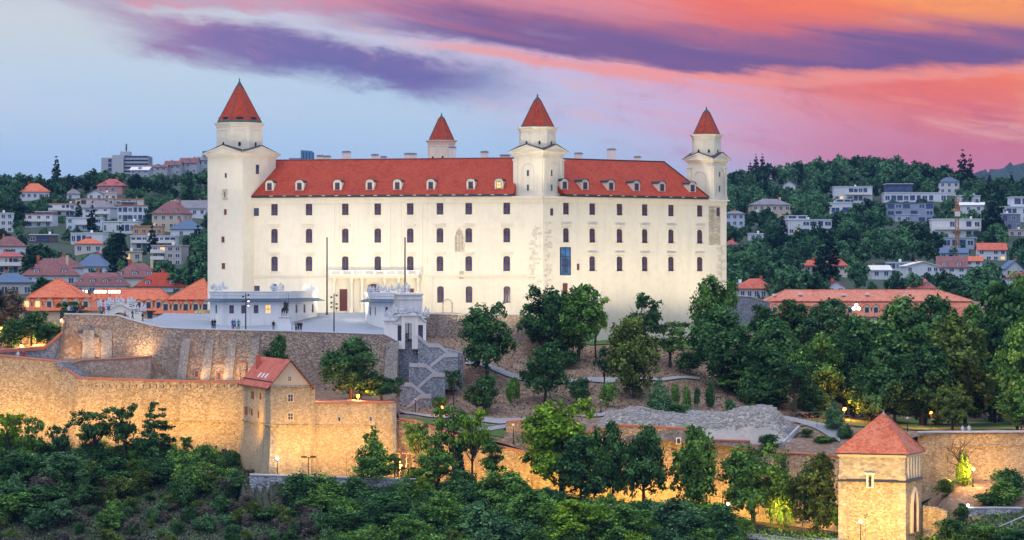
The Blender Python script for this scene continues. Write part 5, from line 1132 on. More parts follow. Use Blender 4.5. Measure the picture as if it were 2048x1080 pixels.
def monument():
    Y = 411.2; c = at(570, 660, Y); c.z = gz(570, Y)
    root = thing('equestrian_monument', 'dark bronze rider on a rearing horse upon a tall pale tapered pedestal', 'monument', c)
    mb = MB(); s_ = lambda w, d, z: [(-w, -d, z), (w, -d, z), (w, d, z), (-w, d, z)]
    mb.loft([s_(1.12, 1.5, -0.4), s_(1.1, 1.5, 0.0), s_(0.86, 1.2, 2.2), s_(0.84, 1.2, 2.26)]); mb.loft([s_(0.95, 1.3, 2.262), s_(0.95, 1.3, 2.4)]); mb.build('pedestal', M['stonewhite'], root, local=True)
    z0 = 2.4   # horse: facing left-front
    V = [(0.0, 0.55, 1.15), (0.0, 0.15, 1.2), (0, -0.35, 1.35), (0, -0.62, 1.75), (0, -0.72, 2.05), (0, -0.98, 1.95), (0, -1.15, 1.82), (0, 0.75, 1.05), (0, 0.98, 0.8), (0, 1.0, 0.45)]
    r = [0.27, 0.27, 0.26, 0.17, 0.12, 0.10, 0.06, 0.12, 0.06, 0.035]; E = [(0, 1), (1, 2), (2, 3), (3, 4), (4, 5), (5, 6), (0, 7), (7, 8), (8, 9)]
    for sg in (-1, 1):
        b = len(V); V += [(sg*0.17, 0.55, 0.95), (sg*0.18, 0.38, 0.68), (sg*0.18, 0.66, 0.42), (sg*0.18, 0.58, 0.05)]; r += [0.16, 0.11, 0.06, 0.05]; E += [(0, b), (b, b+1), (b+1, b+2), (b+2, b+3)]
        b = len(V); up = 0.25 if sg > 0 else 0; V += [(sg*0.15, -0.42, 1.05), (sg*0.15, -0.72-up*0.4, 0.78+up), (sg*0.15, -0.60-up*0.4, 0.45+up*1.5), (sg*0.15, -0.66, 0.08+up*1.8)]; r += [0.13, 0.08, 0.05, 0.045]; E += [(2, b), (b, b+1), (b+1, b+2), (b+2, b+3)]
    q = R(35); ro = lambda v: (v[0]*math.cos(q)-v[1]*math.sin(q), v[0]*math.sin(q)+v[1]*math.cos(q), v[2]+z0)
    put('horse', skin_mesh('horse', [ro(v) for v in V], E, r, [M['bronze']], 1), root)
    V = [(0, 0.05, 1.50), (0, 0.05, 1.80), (0, 0.0, 2.05), (0, -0.02, 2.18), (0, -0.04, 2.33), (0, -0.03, 2.43)]; r = [0.16, 0.15, 0.16, 0.06, 0.10, 0.06]; E = [(0, 1), (1, 2), (2, 3), (3, 4), (4, 5)]
    for sg in (-1, 1):
        b = len(V); V += [(sg*0.26, -0.1, 1.38), (sg*0.33, -0.2, 0.95), (sg*0.33, -0.38, 0.9)]; r += [0.11, 0.07, 0.05]; E += [(0, b), (b, b+1), (b+1, b+2)]
        b = len(V); hd = (0.42, -0.35, 2.05) if sg > 0 else (-0.18, -0.4, 1.7); V += [(sg*0.2, 0, 2.02), (sg*0.34, -0.12, 1.85 if sg < 0 else 1.9), hd]; r += [0.08, 0.06, 0.045]; E += [(2, b), (b, b+1), (b+1, b+2)]
    put('rider', skin_mesh('rider', [ro(v) for v in V], E, r, [M['bronze']], 1), root)
    mb = MB(); a = Vector(ro((0.42, -0.35, 1.2))); b = Vector(ro((0.42, -0.35, 3.35))); mb.tube([a, b], [0.035, 0.02], 6); mb.loft([[b+Vector((0, 0, -0.05)), b+Vector((0.02, 0.02, -0.05)), b+Vector((0.02, 0.02, 0.2)), b+Vector((0, 0, 0.2))], [b+Vector((-0.02, 0.0, -0.08)), b+Vector((-0.03, 0.02, -0.08)), b+Vector((-0.03, 0.02, 0.1)), b+Vector((-0.02, 0, 0.1))]])
    mb.build('lance', M['bronze'], root, local=True)
monument()
# ---- flagpoles and light masts
def flagpole(px, py_t, Y, zb, label):
    t = at(px, py_t, Y); o = thing('flagpole', label, 'flagpole', (t.x, Y, zb), 0, 'flagpoles'); h = t.z-zb
    MB().tube([(0, 0, -0.5), (0, 0, h)], [0.16, 0.10], 8).ball((0, 0, h), 0.13, 8).build('pole', M['metal'], o, local=True)
    MB().lathe([(0.34, -0.4), (0.34, 0.12), (0.2, 0.2), (0.18, 0.5)], (0, 0, 0), 10).build('base', M['metal'], o, local=True)
flagpole(654, 476, 446, gz(654, 446), 'tall black flagpole left of the castle entrance'); flagpole(810, 476, 446, 33.6, 'tall black flagpole behind the white lodge, right of the entrance')
def light_mast(px, py_t, Y, label, heads):
    zb = gz(px, Y); t = at(px, py_t, Y); h = t.z-zb; o = thing('light_mast', label, 'floodlight mast', (t.x, Y, zb), 0, 'floodlight masts on the forecourt')
    MB().tube([(0, 0, -0.3), (0, 0, h)], [0.11, 0.07], 8).build('pole', M['metal'], o, local=True)
    for k, (dz, sg, lit) in enumerate(heads):
        z = h-dz; f = MB().tube([(0, 0, z), (sg*0.35, 0.05, z)], 0.03, 5); c = Vector((sg*0.42, 0.05, z)); f.lathe([(0.04, -0.16), (0.13, -0.1), (0.15, 0.1), (0.13, 0.12)], tuple(c), 8); hd = f.build('lamp_head', M['metal'], o, local=True)
        if lit:
            MB().ball(tuple(c+Vector((0, -0.02, -0.13))), 0.1, 8).build('lens', M['lampwhite'], hd, local=True)
light_mast(491.5, 586, 410.7, 'floodlight mast before the long guardhouse windows', [(0.3, 1, 0), (0.55, -1, 0), (1.1, 1, 1), (1.3, -1, 0), (1.75, 1, 1)])
light_mast(668, 587, 411.2, 'floodlight mast in the middle of the paved forecourt', [(0.3, 1, 0), (0.55, -1, 0), (1.4, -1, 0), (1.6, 1, 0), (2.05, -1, 0), (2.25, 1, 0)])
# ---- red roofed complex on the left
def mansard(label, px0, px1, Y, D, z0, ze, zm, zr, hip_l, hip_r, wallm, roofm, dorm, upper_in=1.6, lit=()):
    """two-slope roof building; front plane at Y"""
    x0, x1 = xat(px0, Y), xat(px1, Y); root = thing('barracks', label, 'building', ((x0+x1)/2, Y, z0)); W_ = x1-x0
    MB().box(x0, x1, Y, Y+D, z0-4, ze).build('wall', wallm, root)
    o = 0.5; u = upper_in
    lo = [(x0-o, Y-o), (x1+o, Y-o), (x1+o, Y+D+o), (x0-o, Y+D+o)]; mi = [(x0+u, Y+u), (x1-u, Y+u), (x1-u, Y+D-u), (x0+u, Y+D-u)]
    rf = MB().loft([[(x, y, ze+0.002) for x, y in lo], [(x, y, zm) for x, y in mi]]).build('lower_roof', roofm, root)
    m2 = [(x0+u-0.3, Y+u-0.3), (x1-u+0.3, Y+u-0.3), (x1-u+0.3, Y+D-u+0.3), (x0+u-0.3, Y+D-u+0.3)]
    vs = [(x, y, zm+0.004) for x, y in m2]+[(x, y, zm+0.15) for x, y in m2]+[(x0+u+hip_l, Y+D/2, zr), (x1-u-hip_r, Y+D/2, zr)]
    up = MB().add(vs, [(0, 1, 5, 4), (1, 2, 6, 5), (2, 3, 7, 6), (3, 0, 4, 7), (4, 5, 9, 8), (6, 7, 8, 9), (7, 4, 8), (5, 6, 9)]).build('roof', roofm, root)
    mb = MB(); r0, r1 = vs[8], vs[9]; mb.tube([r0, r1], 0.12, 5)
    for a, b in ((vs[4], r0), (vs[7], r0), (vs[5], r1), (vs[6], r1)): mb.tube([a, b], 0.11, 5)
    mb.build('ridge_tiles', roofm, up)
    mb = MB().box(x0-o-0.1, x1+o+0.1, Y-o-0.14, Y-o+0.02, ze-0.12, ze+0.08); mb.build('gutter', M['slate'], root)
    zd = ze+(zm-ze)*0.18
    for k, px in enumerate(dorm):
        x = xat(px, Y); d = put('dormer', HD[0], rf, Vector((x, Y+0.15, zd))-origin(rf)); put('dormer_roof', HD[1](roofm), d); put('window', HD[3] if k in lit else HD[2], d)
    for k in range(max(1, int((px1-px0)/30))):
        x = x0+W_*(k+0.5)/max(1, int((px1-px0)/30)); MB().box(x-0.5, x+0.5, Y-0.03, Y+0.1, (z0+ze)/2-0.6, (z0+ze)/2+1.0).build('window', M['glass'], root)
    return root, up
def hdorm():
    w, h, d = 1.5, 2.0, 1.6; b = MB(); P_ = [(-w/2, 0), (w/2, 0), (w/2, 1.25), (w*0.3, 1.8), (0, h), (-w*0.3, 1.8), (-w/2, 1.25)]; n = 7
    b.add([(x, 0, z) for x, z in P_]+[(x, d, z) for x, z in P_], [tuple(range(n)), tuple(range(2*n-1, n-1, -1))]+[(i, (i+1) % n, (i+1) % n+n, i+n) for i in range(n)])
    r = MB(); Q = [(w/2+0.15, 1.2), (w*0.36, 1.85), (0, h+0.12), (-w*0.36, 1.85), (-w/2-0.15, 1.2)]; r.add([(x, -0.12, z) for x, z in Q]+[(x, d+0.4, z) for x, z in Q]+[(x*0.9, -0.12, z-0.08) for x, z in Q], [(i, i+1, i+6, i+5) for i in range(4)]+[(i, i+10, i+11, i+1) for i in range(4)])
    g_ = MB().box(-0.4, 0.4, -0.06, 0.1, 0.2, 1.4)
    cache = {}
    def rm(m):
        if m.name not in cache: cache[m.name] = r.mesh('dormer_roof', m)
        return cache[m.name]
    return b.mesh('dormer', M['creamwall']), rm, g_.mesh('window', M['glass']), g_.mesh('window', M['litwin'])
HD = hdorm()
zq = lambda py, Y: zat(py, Y)
mansard('orange roofed barracks with long low dormer roof behind the sculpted gate', 150, 350, 532, 12, zq(645, 532), zq(622, 532), zq(602, 534), zq(578, 538), 2, 2, M['creamwall'], M['orangeroof'], (195, 216, 237, 258, 277, 297, 317))
mansard('left orange hipped roof building with round dormers above the dark trees', 37, 178, 515, 14, zq(648, 515), zq(622, 515), zq(596, 517), zq(558, 522), 4.5, 5.0, M['creamwall'], M['orangeroof'], (53, 75, 98, 129, 151, 171), 1.5, (0, 1))
mansard('orange hipped roof building touching the left castle tower', 312, 440, 508, 14, zq(650, 508), zq(628, 508), zq(600, 510), zq(558, 515), 6.0, 2, M['creamwall'], M['orangeroof'], (331, 351, 371, 391, 410), 1.8)
bk, up = mansard('long weathered orange roof of the barracks right of the castle', 1522, 1962, 545, 14, zq(690, 545), zq(634, 545), zq(603, 547), zq(580, 552), 4, 6, M['white'], M['saltroof'], (1550, 1600, 1632, 1644, 1700, 1734, 1752, 1775), 1.6)
for px, py in ((1548, 590), (1601, 588), (1687, 590), (1735, 588), (1810, 592), (1866, 593)):
    c = at(px, py, 548.6); MB().box(c.x-0.4, c.x+0.4, c.y-0.5, c.y+0.6, c.z-0.1, c.z+0.25).build('roof_window', M['white'], up)
# bright floodlight battery on the orange roof ridge
fb = thing('floodlight_battery', 'row of glaring floodlights standing on the orange barracks roof ridge', 'floodlights', at(205, 583, 533))
for a, b in ((162, 176), (188, 213), (216, 241)):
    p, q = at(a, 583, 533), at(b, 583, 533); n = max(2, int((b-a)/5))
    MB().box(p.x-0.1, q.x+0.1, 532.95, 533.25, p.z-0.42, p.z+0.3).tube([(p.x+0.2, 533.3, p.z), (p.x+0.2, 536, p.z-2)], 0.05, 4).build('rack', M['metal'], fb)
    mb = MB()
    for k in range(n): x = p.x+(q.x-p.x)*(k+0.5)/n; mb.box(x-0.19, x+0.19, 532.88, 532.94, p.z-0.3, p.z+0.22)
    mb.build('lamps', mat_emit('flood_lamp_face', (1.0, 0.78, 0.45), 9), fb)
# white sculpted gate seen from behind
def rear_gate():
    Y = 425; root = thing('gate', 'cream baroque gate topped with sculptures before the orange barracks roof', 'gate', at(238, 640, Y)); s = Y/F
    x = lambda px: xat(px, Y); z = lambda py: zat(py, Y)
    w = MB(); w.box(x(206), x(222), Y, Y+1.4, z(650), z(618)).box(x(258), x(270), Y, Y+1.4, z(650), z(618)).box(x(270), x(284), Y, Y+1.2, z(655), z(628))
    N = 10
    for k in range(N):
        a, b = 222+36*k/N, 222+36*(k+1)/N; f = lambda p: 632-7*math.sin(math.pi*(p-222)/36); t = lambda p: 618-9*math.sin(math.pi*(p-222)/36)
        w.add([(x(a), Y, z(f(a))), (x(b), Y, z(f(b))), (x(b), Y, z(t(b))), (x(a), Y, z(t(a))), (x(a), Y+1.4, z(f(a))), (x(b), Y+1.4, z(f(b))), (x(b), Y+1.4, z(t(b))), (x(a), Y+1.4, z(t(a)))], [(0, 1, 2, 3), (7, 6, 5, 4), (0, 4, 5, 1), (3, 2, 6, 7)])
    w.build('wall', M['plaster'], root)
    c = MB(); pts = [(x(p), Y+0.7, z(618-9*math.sin(math.pi*min(1, max(0, (p-222)/36))))+0.1) for p in range(204, 274, 4)]; c.loft([[(p[0], Y-0.25, p[2]-0.1), (p[0], Y-0.25, p[2]+0.12), (p[0], Y+1.6, p[2]+0.12), (p[0], Y+1.6, p[2]-0.1)] for p in pts]); c.build('cornice', M['trim'], root)
rear_gate()
trophy(209, 617, 425.6, 21, 'sculpture on the left shoulder of the cream gate', 0); trophy(228, 612, 425.6, 18, 'sculpture left of the arch crown of the cream gate', 1); trophy(254, 612, 425.6, 20, 'sculpture right of the arch crown of the cream gate', 2, 0, None, 1.2); trophy(277, 627, 425.6, 20, 'sculpture on the low right pillar of the cream gate', 3, 0, None, 1.1)
# ------------------------------------------------------------------ trees
def leaf_mesh(name, P, Nn, size, tint, mat, rng, el=1.5):
    """many small leaf-clump faces"""
    n = len(P); a = rng.normal(size=(n, 3)); a -= (a*Nn).sum(1, keepdims=True)*Nn; a /= np.linalg.norm(a, axis=1, keepdims=True)+1e-9
    b = np.cross(Nn, a); s = size[:, None]; fold = Nn*s*0.25
    v = np.stack([P-a*s*el*0.5, P+b*s*0.5+fold*0.6, P+a*s*el*0.5, P-b*s*0.5+fold*0.6], 1).reshape(-1, 3)
    me = bpy.data.meshes.new(name); me.vertices.add(4*n); me.vertices.foreach_set('co', v.ravel())
    me.loops.add(4*n); me.loops.foreach_set('vertex_index', np.arange(4*n, dtype=np.int32)); me.polygons.add(n)
    me.polygons.foreach_set('loop_start', np.arange(0, 4*n, 4, dtype=np.int32)); me.polygons.foreach_set('loop_total', np.full(n, 4, dtype=np.int32))
    me.update(); at_ = me.attributes.new('tint', 'FLOAT', 'FACE'); at_.data.foreach_set('value', tint.astype(np.float32)); me.materials.append(mat)
    me.validate(); return me
def crown_points(rng, lobes, n, K=16, spread=0.20, up=0.25, inner=0.12):
    L = np.array([[l[0], l[1], l[2], l[3]] for l in lobes]); fl = np.array([l[4] if len(l) > 4 else 1.0 for l in lobes])
    w = L[:, 3]**2; w /= w.sum(); idx = rng.choice(len(L), n, p=w)
    cd = rng.normal(size=(len(L), K, 3)); cd[..., 2] += up; cd /= np.linalg.norm(cd, axis=2, keepdims=True); ct = rng.uniform(0, 1, (len(L), K)); cr = rng.uniform(0.72, 1.05, (len(L), K))
    k = rng.integers(0, K, n); d = cd[idx, k]; r = L[idx, 3]
    off = d*cr[idx, k][:, None]+rng.normal(size=(n, 3))*spread; ins = rng.random(n) < inner; off[ins] *= rng.uniform(0.2, 0.8, (ins.sum(), 1))
    off[:, 2] *= fl[idx]; P = L[idx, :3]+off*r[:, None]
    N_ = off/(np.linalg.norm(off, axis=1, keepdims=True)+1e-9)*0.8+rng.normal(size=(n, 3))*0.55; N_[:, 2] += 0.25; N_ /= np.linalg.norm(N_, axis=1, keepdims=True)
    tint = np.clip(0.55*ct[idx, k]+0.45*rng.random(n), 0, 1); return P, N_, tint
def limbs_mesh(rng, H, r0, tips, z0=0.25, fork=1):
    mb = MB(); top = Vector((rng.normal()*0.03*H, rng.normal()*0.03*H, H*0.72)); pts = [Vector((0, 0, -0.6)), Vector((0, 0, 0.02*H)), Vector((rng.normal()*0.02*H, rng.normal()*0.02*H, H*0.35)), top]
    mb.tube(pts, [r0*1.35, r0, r0*0.72, r0*0.22], 7)
    for t in tips:
        t = Vector(t); s = max(z0*H, min(t.z*0.62, H*0.6)); f = s/(H*0.72); b = Vector((top.x*f*f, top.y*f*f, s)); m_ = b.lerp(t, 0.5)+Vector((rng.normal()*0.05*H, rng.normal()*0.05*H, -0.02*H))
        q = r0*(0.55-0.3*f); mb.tube([b, m_, t], [q, q*0.6, q*0.15], 5)
        for k in range(fork):
            e = t+Vector((rng.normal()*0.12*H, rng.normal()*0.12*H, abs(rng.normal())*0.08*H)); mb.tube([m_, m_.lerp(e, 0.6), e], [q*0.45, q*0.3, q*0.08], 4)
    return mb.mesh('trunk', M['bark'], smooth=True)
TREES = {}; RAW = {}; MASS = {}
def proto(kind, seed):
    """unit trees, 10 m tall, crown about 8 m wide; returns (trunk mesh, {material: crown mesh} maker)"""
    rng = np.random.default_rng(seed); H = 10.0
    if kind == 'round':
        lobes = [(0, 0, 5.6, 2.7)]+[(rng.uniform(1.6, 2.3)*math.cos(a), rng.uniform(1.6, 2.3)*math.sin(a), rng.uniform(2.7, 6.4), rng.uniform(1.3, 2.0), 0.85) for a in np.linspace(0, 6.28, 9)[:-1]+rng.uniform(0, 1)]+[(rng.normal()*0.9, rng.normal()*0.9, rng.uniform(7.6, 8.6), rng.uniform(1.1, 1.5)) for k in range(3)]
        n, ls, K, sp, inn = 8500, 0.27, 18, 0.17, 0.12
    elif kind == 'tall':
        lobes = [(rng.normal()*0.9*(1-abs(z-5)/8), rng.normal()*0.9*(1-abs(z-5)/8), z, r) for z, r in ((1.9, 1.7), (3.0, 2.2), (4.6, 2.4), (5.6, 2.4), (6.6, 2.1), (7.5, 1.9), (8.4, 1.4), (9.1, 0.9))]+[(2.2*math.cos(a), 2.2*math.sin(a), rng.uniform(2.0, 6.4), 1.35) for a in np.linspace(0, 6.28, 8)[:-1]+rng.uniform(0, 1)]
        n, ls, K, sp, inn = 8500, 0.27, 18, 0.17, 0.12
    elif kind == 'airy':
        lobes = [(rng.uniform(0.6, 2.9)*math.cos(a), rng.uniform(0.6, 2.9)*math.sin(a), rng.uniform(3.8, 9.0), rng.uniform(0.7, 1.25), 0.6) for a in rng.uniform(0, 6.28, 17)]
        n, ls, K, sp, inn = 3600, 0.25, 9, 0.24, 0.2
    elif kind == 'conic':
        lobes = [(rng.normal()*0.25, rng.normal()*0.25, z, r, 0.75) for z, r in ((1.6, 2.2), (2.6, 2.4), (3.6, 2.1), (4.6, 1.9), (5.6, 1.55), (6.6, 1.25), (7.6, 0.9), (8.5, 0.6), (9.3, 0.35))]+[(rng.uniform(1.3, 2.0)*math.cos(a), rng.uniform(1.3, 2.0)*math.sin(a), rng.uniform(1.5, 4.5), 0.95, 0.6) for a in rng.uniform(0, 6.28, 7)]
        n, ls, K, sp, inn = 5600, 0.25, 16, 0.2, 0.12
    elif kind == 'layer':
        lobes = []
        for k in range(9):
            z = 2.4+k*0.85; R_ = 2.7*(1-((z-1.5)/9.6)**1.6)
            for j in range(5): a = rng.uniform(0, 6.28); lobes.append((R_*0.75*math.cos(a), R_*0.75*math.sin(a), z+rng.normal()*0.15, max(0.45, R_*0.42), 0.34))
        n, ls, K, sp, inn = 5200, 0.23, 10, 0.25, 0.15
    elif kind == 'bush':
        lobes = [(rng.uniform(0, 2.3)*math.cos(a), rng.uniform(0, 2.3)*math.sin(a), rng.uniform(1.6, 6.2), rng.uniform(1.5, 2.3), 1.1) for a in rng.uniform(0, 6.28, 11)]
        n, ls, K, sp, inn = 4600, 0.34, 14, 0.22, 0.1
    elif kind == 'scrub':   # thin twiggy brush
        lobes = [(rng.uniform(0, 3.2)*math.cos(a), rng.uniform(0, 3.2)*math.sin(a), rng.uniform(1.0, 5.6), rng.uniform(0.9, 1.7), 1.3) for a in rng.uniform(0, 6.28, 14)]
        n, ls, K, sp, inn = 3000, 0.33, 8, 0.3, 0.25
    else:                   # bare
        lobes = []; n = 0
    tips = [(l[0]*0.85, l[1]*0.85, l[2]) for l in lobes[1:]] if lobes else [(rng.normal()*1.6, rng.normal()*1.6, rng.uniform(5, 9.6)) for k in range(14)]
    tk = limbs_mesh(rng, H*0.95, {'bush': 0.12, 'scrub': 0.07}.get(kind, 0.27), tips[:14], 0.10 if kind in ('bush', 'scrub') else 0.22, 2 if kind in ('airy', 'bare') else 1)
    cr = {}
    if n:
        P, N_, tint = crown_points(rng, lobes, n, K, sp, 0.35, inn); size = rng.uniform(0.65, 1.35, n)*ls
    RAW.setdefault(kind, []).append((P, N_, size, tint) if n else None)
    def crown(mk):
        if mk not in cr: cr[mk] = leaf_mesh('crown', P, N_, size, tint, M[mk], np.random.default_rng(seed+1))
        return cr[mk]
    return tk, (crown if n else None)
SEEDS = {'round': (1, 2, 3), 'tall': (11, 12, 13), 'airy': (21, 22, 23), 'conic': (31, 32), 'layer': (41,), 'bush': (51, 52, 53), 'scrub': (61, 62, 63), 'bare': (71, 72)}
for k_, ss in SEEDS.items(): TREES[k_] = [proto(k_, s_) for s_ in ss]
trg = random.Random(77)
NAMES = {'round': 'broadleaf_tree', 'tall': 'broadleaf_tree', 'airy': 'slender_tree', 'conic': 'conical_tree', 'layer': 'larch_tree', 'bush': 'shrub', 'scrub': 'shrub', 'bare': 'bare_tree'}
def tree(kind, px, py_top, wpx, Y, leaf, label, group=None, v=None, zb=None):
    zb = gz(px, Y) if zb is None else zb; h = max(0.8, zat(py_top, Y)-zb); w = wpx*Y/F
    tk, cr = TREES[kind][(v if v is not None else trg.randrange(99)) % len(TREES[kind])]
    o = thing(NAMES[kind], label, 'shrub' if kind in ('bush', 'scrub') else 'tree', (xat(px, Y), Y, zb), trg.uniform(0, 6.28), group)
    wn = {'round': 8.0, 'tall': 7.3, 'airy': 7.0, 'conic': 5.4, 'layer': 5.6, 'bush': 7.6, 'scrub': 8.4, 'bare': 5.0}[kind]; sx = w/wn; sz = h/{'bush': 8.0, 'scrub': 7.2}.get(kind, 9.7); o.scale = (sx, sx, sz)
    put('trunk', tk, o)
    if cr: put('crown', cr(leaf), o)
    return o
near = [
 # kind, px, top, width, Y, leaf, label
 ('round', 975, 606, 118, 417, 'leafdark', 'dense dark round tree right of the zigzag stairs', 0),
 ('round', 1085, 572, 104, 433, 'leafdark', 'dark airy tree before the castle corner, left of the yellowing one', 0),
 ('round', 1156, 570, 122, 434, 'leafmid', 'tall tree with yellowing right edge before the castle corner', 1),
 ('round', 1090, 686, 100, 408, 'leafdark', 'broad dark tree on the slope below the castle corner', 2),
 ('round', 965, 750, 76, 400, 'leafdark', 'small round dark tree with visible stem above the lawn', 1),
 ('airy', 907, 738, 40, 403, 'leafdark', 'narrow young tree beside the foot of the zigzag stairs', 1),
 ('tall', 1268, 638, 118, 414, 'leafolive', 'tall olive brown tree in the middle of the slope', 0),
 ('airy', 1288, 582, 84, 436, 'leafdark', 'thin dark tree rising behind the olive brown tree', 2),
 ('airy', 1340, 640, 90, 437, 'leafmid', 'feathery tree right of the olive brown tree, before the white wall', 0),
 ('airy', 1208, 690, 50, 416, 'leafdark', 'slim leaning tree left of the olive brown tree', 2),
 ('round', 1425, 553, 108, 448, 'leafmid', 'light green tree before the right end of the castle', 2),
 ('tall', 1443, 618, 142, 428, 'leafdark', 'very large dark tree below the right end of the castle', 1),
 ('conic', 1318, 752, 58, 400, 'leafblue', 'blue green conical tree behind the rubble heap', 0),
 ('bush', 1353, 806, 62, 399, 'leafdark', 'rounded dark bush on the rubble heap', 0),
 ('bush', 1502, 808, 58, 394, 'leafolive', 'flat topped bush at the right end of the rubble heap', 1),
 ('tall', 1545, 640, 137, 424, 'leafdark', 'tall dark tree right of the largest slope tree', 2),
 ('round', 1632, 668, 127, 418, 'leafmid', 'fresh green round tree amid the dark park trees', 0),
 ('tall', 1705, 636, 144, 424, 'leafdark', 'dark park tree below the pair of lamps', 0),
 ('round', 1648, 598, 127, 470, 'leafblue', 'blue green tree before the left half of the barracks roof', 1),
 ('round', 1590, 600, 112, 474, 'leafdark', 'dark tree before the left end of the barracks roof', 2),
 ('round', 1528, 610, 76, 480, 'leafdark', 'dark tree left of the barracks gable', 0),
 ('tall', 1800, 604, 183, 448, 'leafdark', 'broad dark park tree before the right half of the barracks', 1),
 ('tall', 1912, 640, 183, 418, 'leafolive', 'huge olive tinged park tree above the park wall', 2),
 ('round', 1842, 690, 146, 412, 'leafdark', 'dark park tree just left of the huge olive tinged one', 1),
 ('tall', 2002, 575, 183, 440, 'leafdark', 'tall dark tree at the right edge, higher than its neighbours', 0),
 ('round', 1950, 612, 134, 452, 'leafmid', 'green tree crown between the two tallest park trees at right', 2),
 ('tall', 2052, 640, 134, 412, 'leafmid', 'green tree cut by the right frame edge above the wall', 2),
 ('round', 1760, 700, 134, 410, 'leafdark', 'dark park tree behind the pyramid roof', 2),
 ('round', 2030, 548, 134, 470, 'leafmid', 'rear green tree at the right frame edge', 0),
 ('round', 1885, 592, 134, 476, 'leafdark', 'rear dark tree before the right end of the barracks roof', 1),
 ('conic', 1667, 795, 44, 394, 'leafblue', 'small conical tree beside the gravel path left of the pyramid roof', 1),
 ('round', 1905, 770, 93, 398, 'leafolive', 'small olive tree under the big park trees', 0),
 ('airy', 1590, 720, 110, 408, 'leafdark', 'dark small tree at the park edge left of the path', 1),
 ('round', 2035, 780, 98, 398, 'leafmid', 'low green tree at the right frame edge behind the wall', 1),
 # along and below the walls
 ('round', 1124, 800, 186, 379, 'leafbright', 'bright yellow green round tree in front of the boundary wall', 0),
 ('round', 1163, 868, 122, 373, 'leafdark', 'dark spreading tree in front of the bright yellow green one', 1),
 ('round', 1225, 845, 84, 377, 'leafdark', 'dark tree right behind the bright yellow green one', 2),
 ('round', 1287, 850, 108, 376, 'leafdark', 'dark tree left of the small wall window', 0),
 ('tall', 1386, 858, 104, 375, 'leafmid', 'upright green tree right of the small wall window', 0),
 ('round', 1507, 889, 150, 374, 'leafmid', 'large round dark tree before the orange lit wall', 0),
 ('tall', 1632, 912, 112, 372, 'leafolive', 'tree lit yellow from below, left of the corner tower', 1),
 ('conic', 744, 850, 84, 374, 'leafmid', 'conical green tree before the broad lamplit wall', 0),
 ('airy', 790, 905, 40, 373.5, 'leafmid', 'young sapling right of the conical green tree', 0),
 ('tall', 703, 680, 126, 393, 'leafdark', 'big dark tree on the terrace right of the gabled house', 1),
 ('round', 763, 752, 92, 394, 'leafdark', 'lower dark tree beside the orange terrace lamp', 2),
 ('round', 551, 670, 62, 401, 'leafdark', 'round dark tree behind the gabled house roof', 1),
 ('airy', 190, 810, 96, 388, 'leafdark', 'dark tree before the left rampart, left of a pair', 2),
 ('airy', 252, 804, 70, 387, 'leafdark', 'tall dark tree in the middle of the left rampart group', 2),
 ('layer', 314, 800, 78, 386, 'leafdark', 'layered larch like tree before the left rampart', 0),
 ('airy', 122, 842, 56, 388, 'leafdark', 'thin tree left of the rampart group', 2),
 ('airy', 70, 830, 52, 389, 'leafmid', 'thin tree near the left edge lit from behind', 0),
 ('airy', 20, 824, 60, 389, 'leafbright', 'yellow lit small tree at the left frame edge', 1),
 ('airy', 373, 872, 30, 391, 'leafmid', 'small sapling against the lit rampart', 1),
 ('round', 460, 898, 50, 383, 'leafdark', 'dark bushy tree at the foot of the rampart near the house', 0),
 ('bush', 408, 894, 78, 383, 'leafmid', 'broad green bush below the rampart ledge', 2),
 ('airy', 905, 806, 90, 380, 'leafmid', 'light green tree over the lawn beside the sodium lamp', 0),
 ('airy', 945, 812, 70, 378.5, 'leafbright', 'bright green young tree over the lawn', 2),
 ('airy', 835, 842, 60, 381, 'leafmid', 'slender tree before the boundary wall, leftmost there', 1),
 ('airy', 870, 862, 60, 379, 'leafmid', 'second slender tree before the boundary wall', 2),
 ('conic', 918, 878, 26, 378, 'needle', 'dark narrow conifer among the slender trees', 0),
 ('airy', 985, 872, 80, 378, 'leafmid', 'leafy tree with orange wall showing through it', 0),
 ('bush', 830, 935, 50, 376, 'leafbright', 'bush lit yellow by the wall lamp', 0),
 # left wing
 ('round', 8, 575, 90, 432, 'leafdry', 'brownish dark tree at the left frame edge', 0),
 ('round', 62, 622, 92, 424, 'leafdark', 'dark tree before the left orange hipped roof', 1),
 ('round', 145, 604, 66, 430, 'leafdark', 'dark tree behind the bastion corner', 2),
 ('round', 105, 645, 76, 422, 'leafdark', 'dark tree over the glowing lamp left of the bastion', 0),
 ('bush', 20, 640, 60, 424, 'leafdark', 'dark bush near the orange lamp at far left', 1),
 ('bare', 1920, 870, 70, 381, 'leafdark', 'bare ivy clad tree before the park wall', 0),
 ('bush', 1926, 905, 34, 380.6, 'leafbright', 'yellow lit ivy clump around the bare tree', 1),
 ('bush', 2018, 935, 76, 377, 'leafdark', 'dark bush before the park wall at right', 0), ('bush', 2008, 962, 90, 374, 'leafmid', 'broad green bush on the slope at right', 1),
 ('tall', 1922, 1008, 36, 368, 'leafdark', 'ivy column beside the grey block wall', 0),
 ('bush', 1612, 858, 30, 391, 'leafdark', 'small dark bush on the bank left of the pyramid roof', 2), ('bush', 1690, 850, 36, 391, 'leafdark', 'small dark bush beside the pyramid roof', 1),
 ('bare', 1870, 1000, 50, 368, 'leafdry', 'thin bare shrub at the right foot of the corner tower', 1)]
for k_, px, tp, w_, Y_, lf, lb, v_ in near: tree(k_, px, tp, w_, Y_, lf, lb, None, v_)
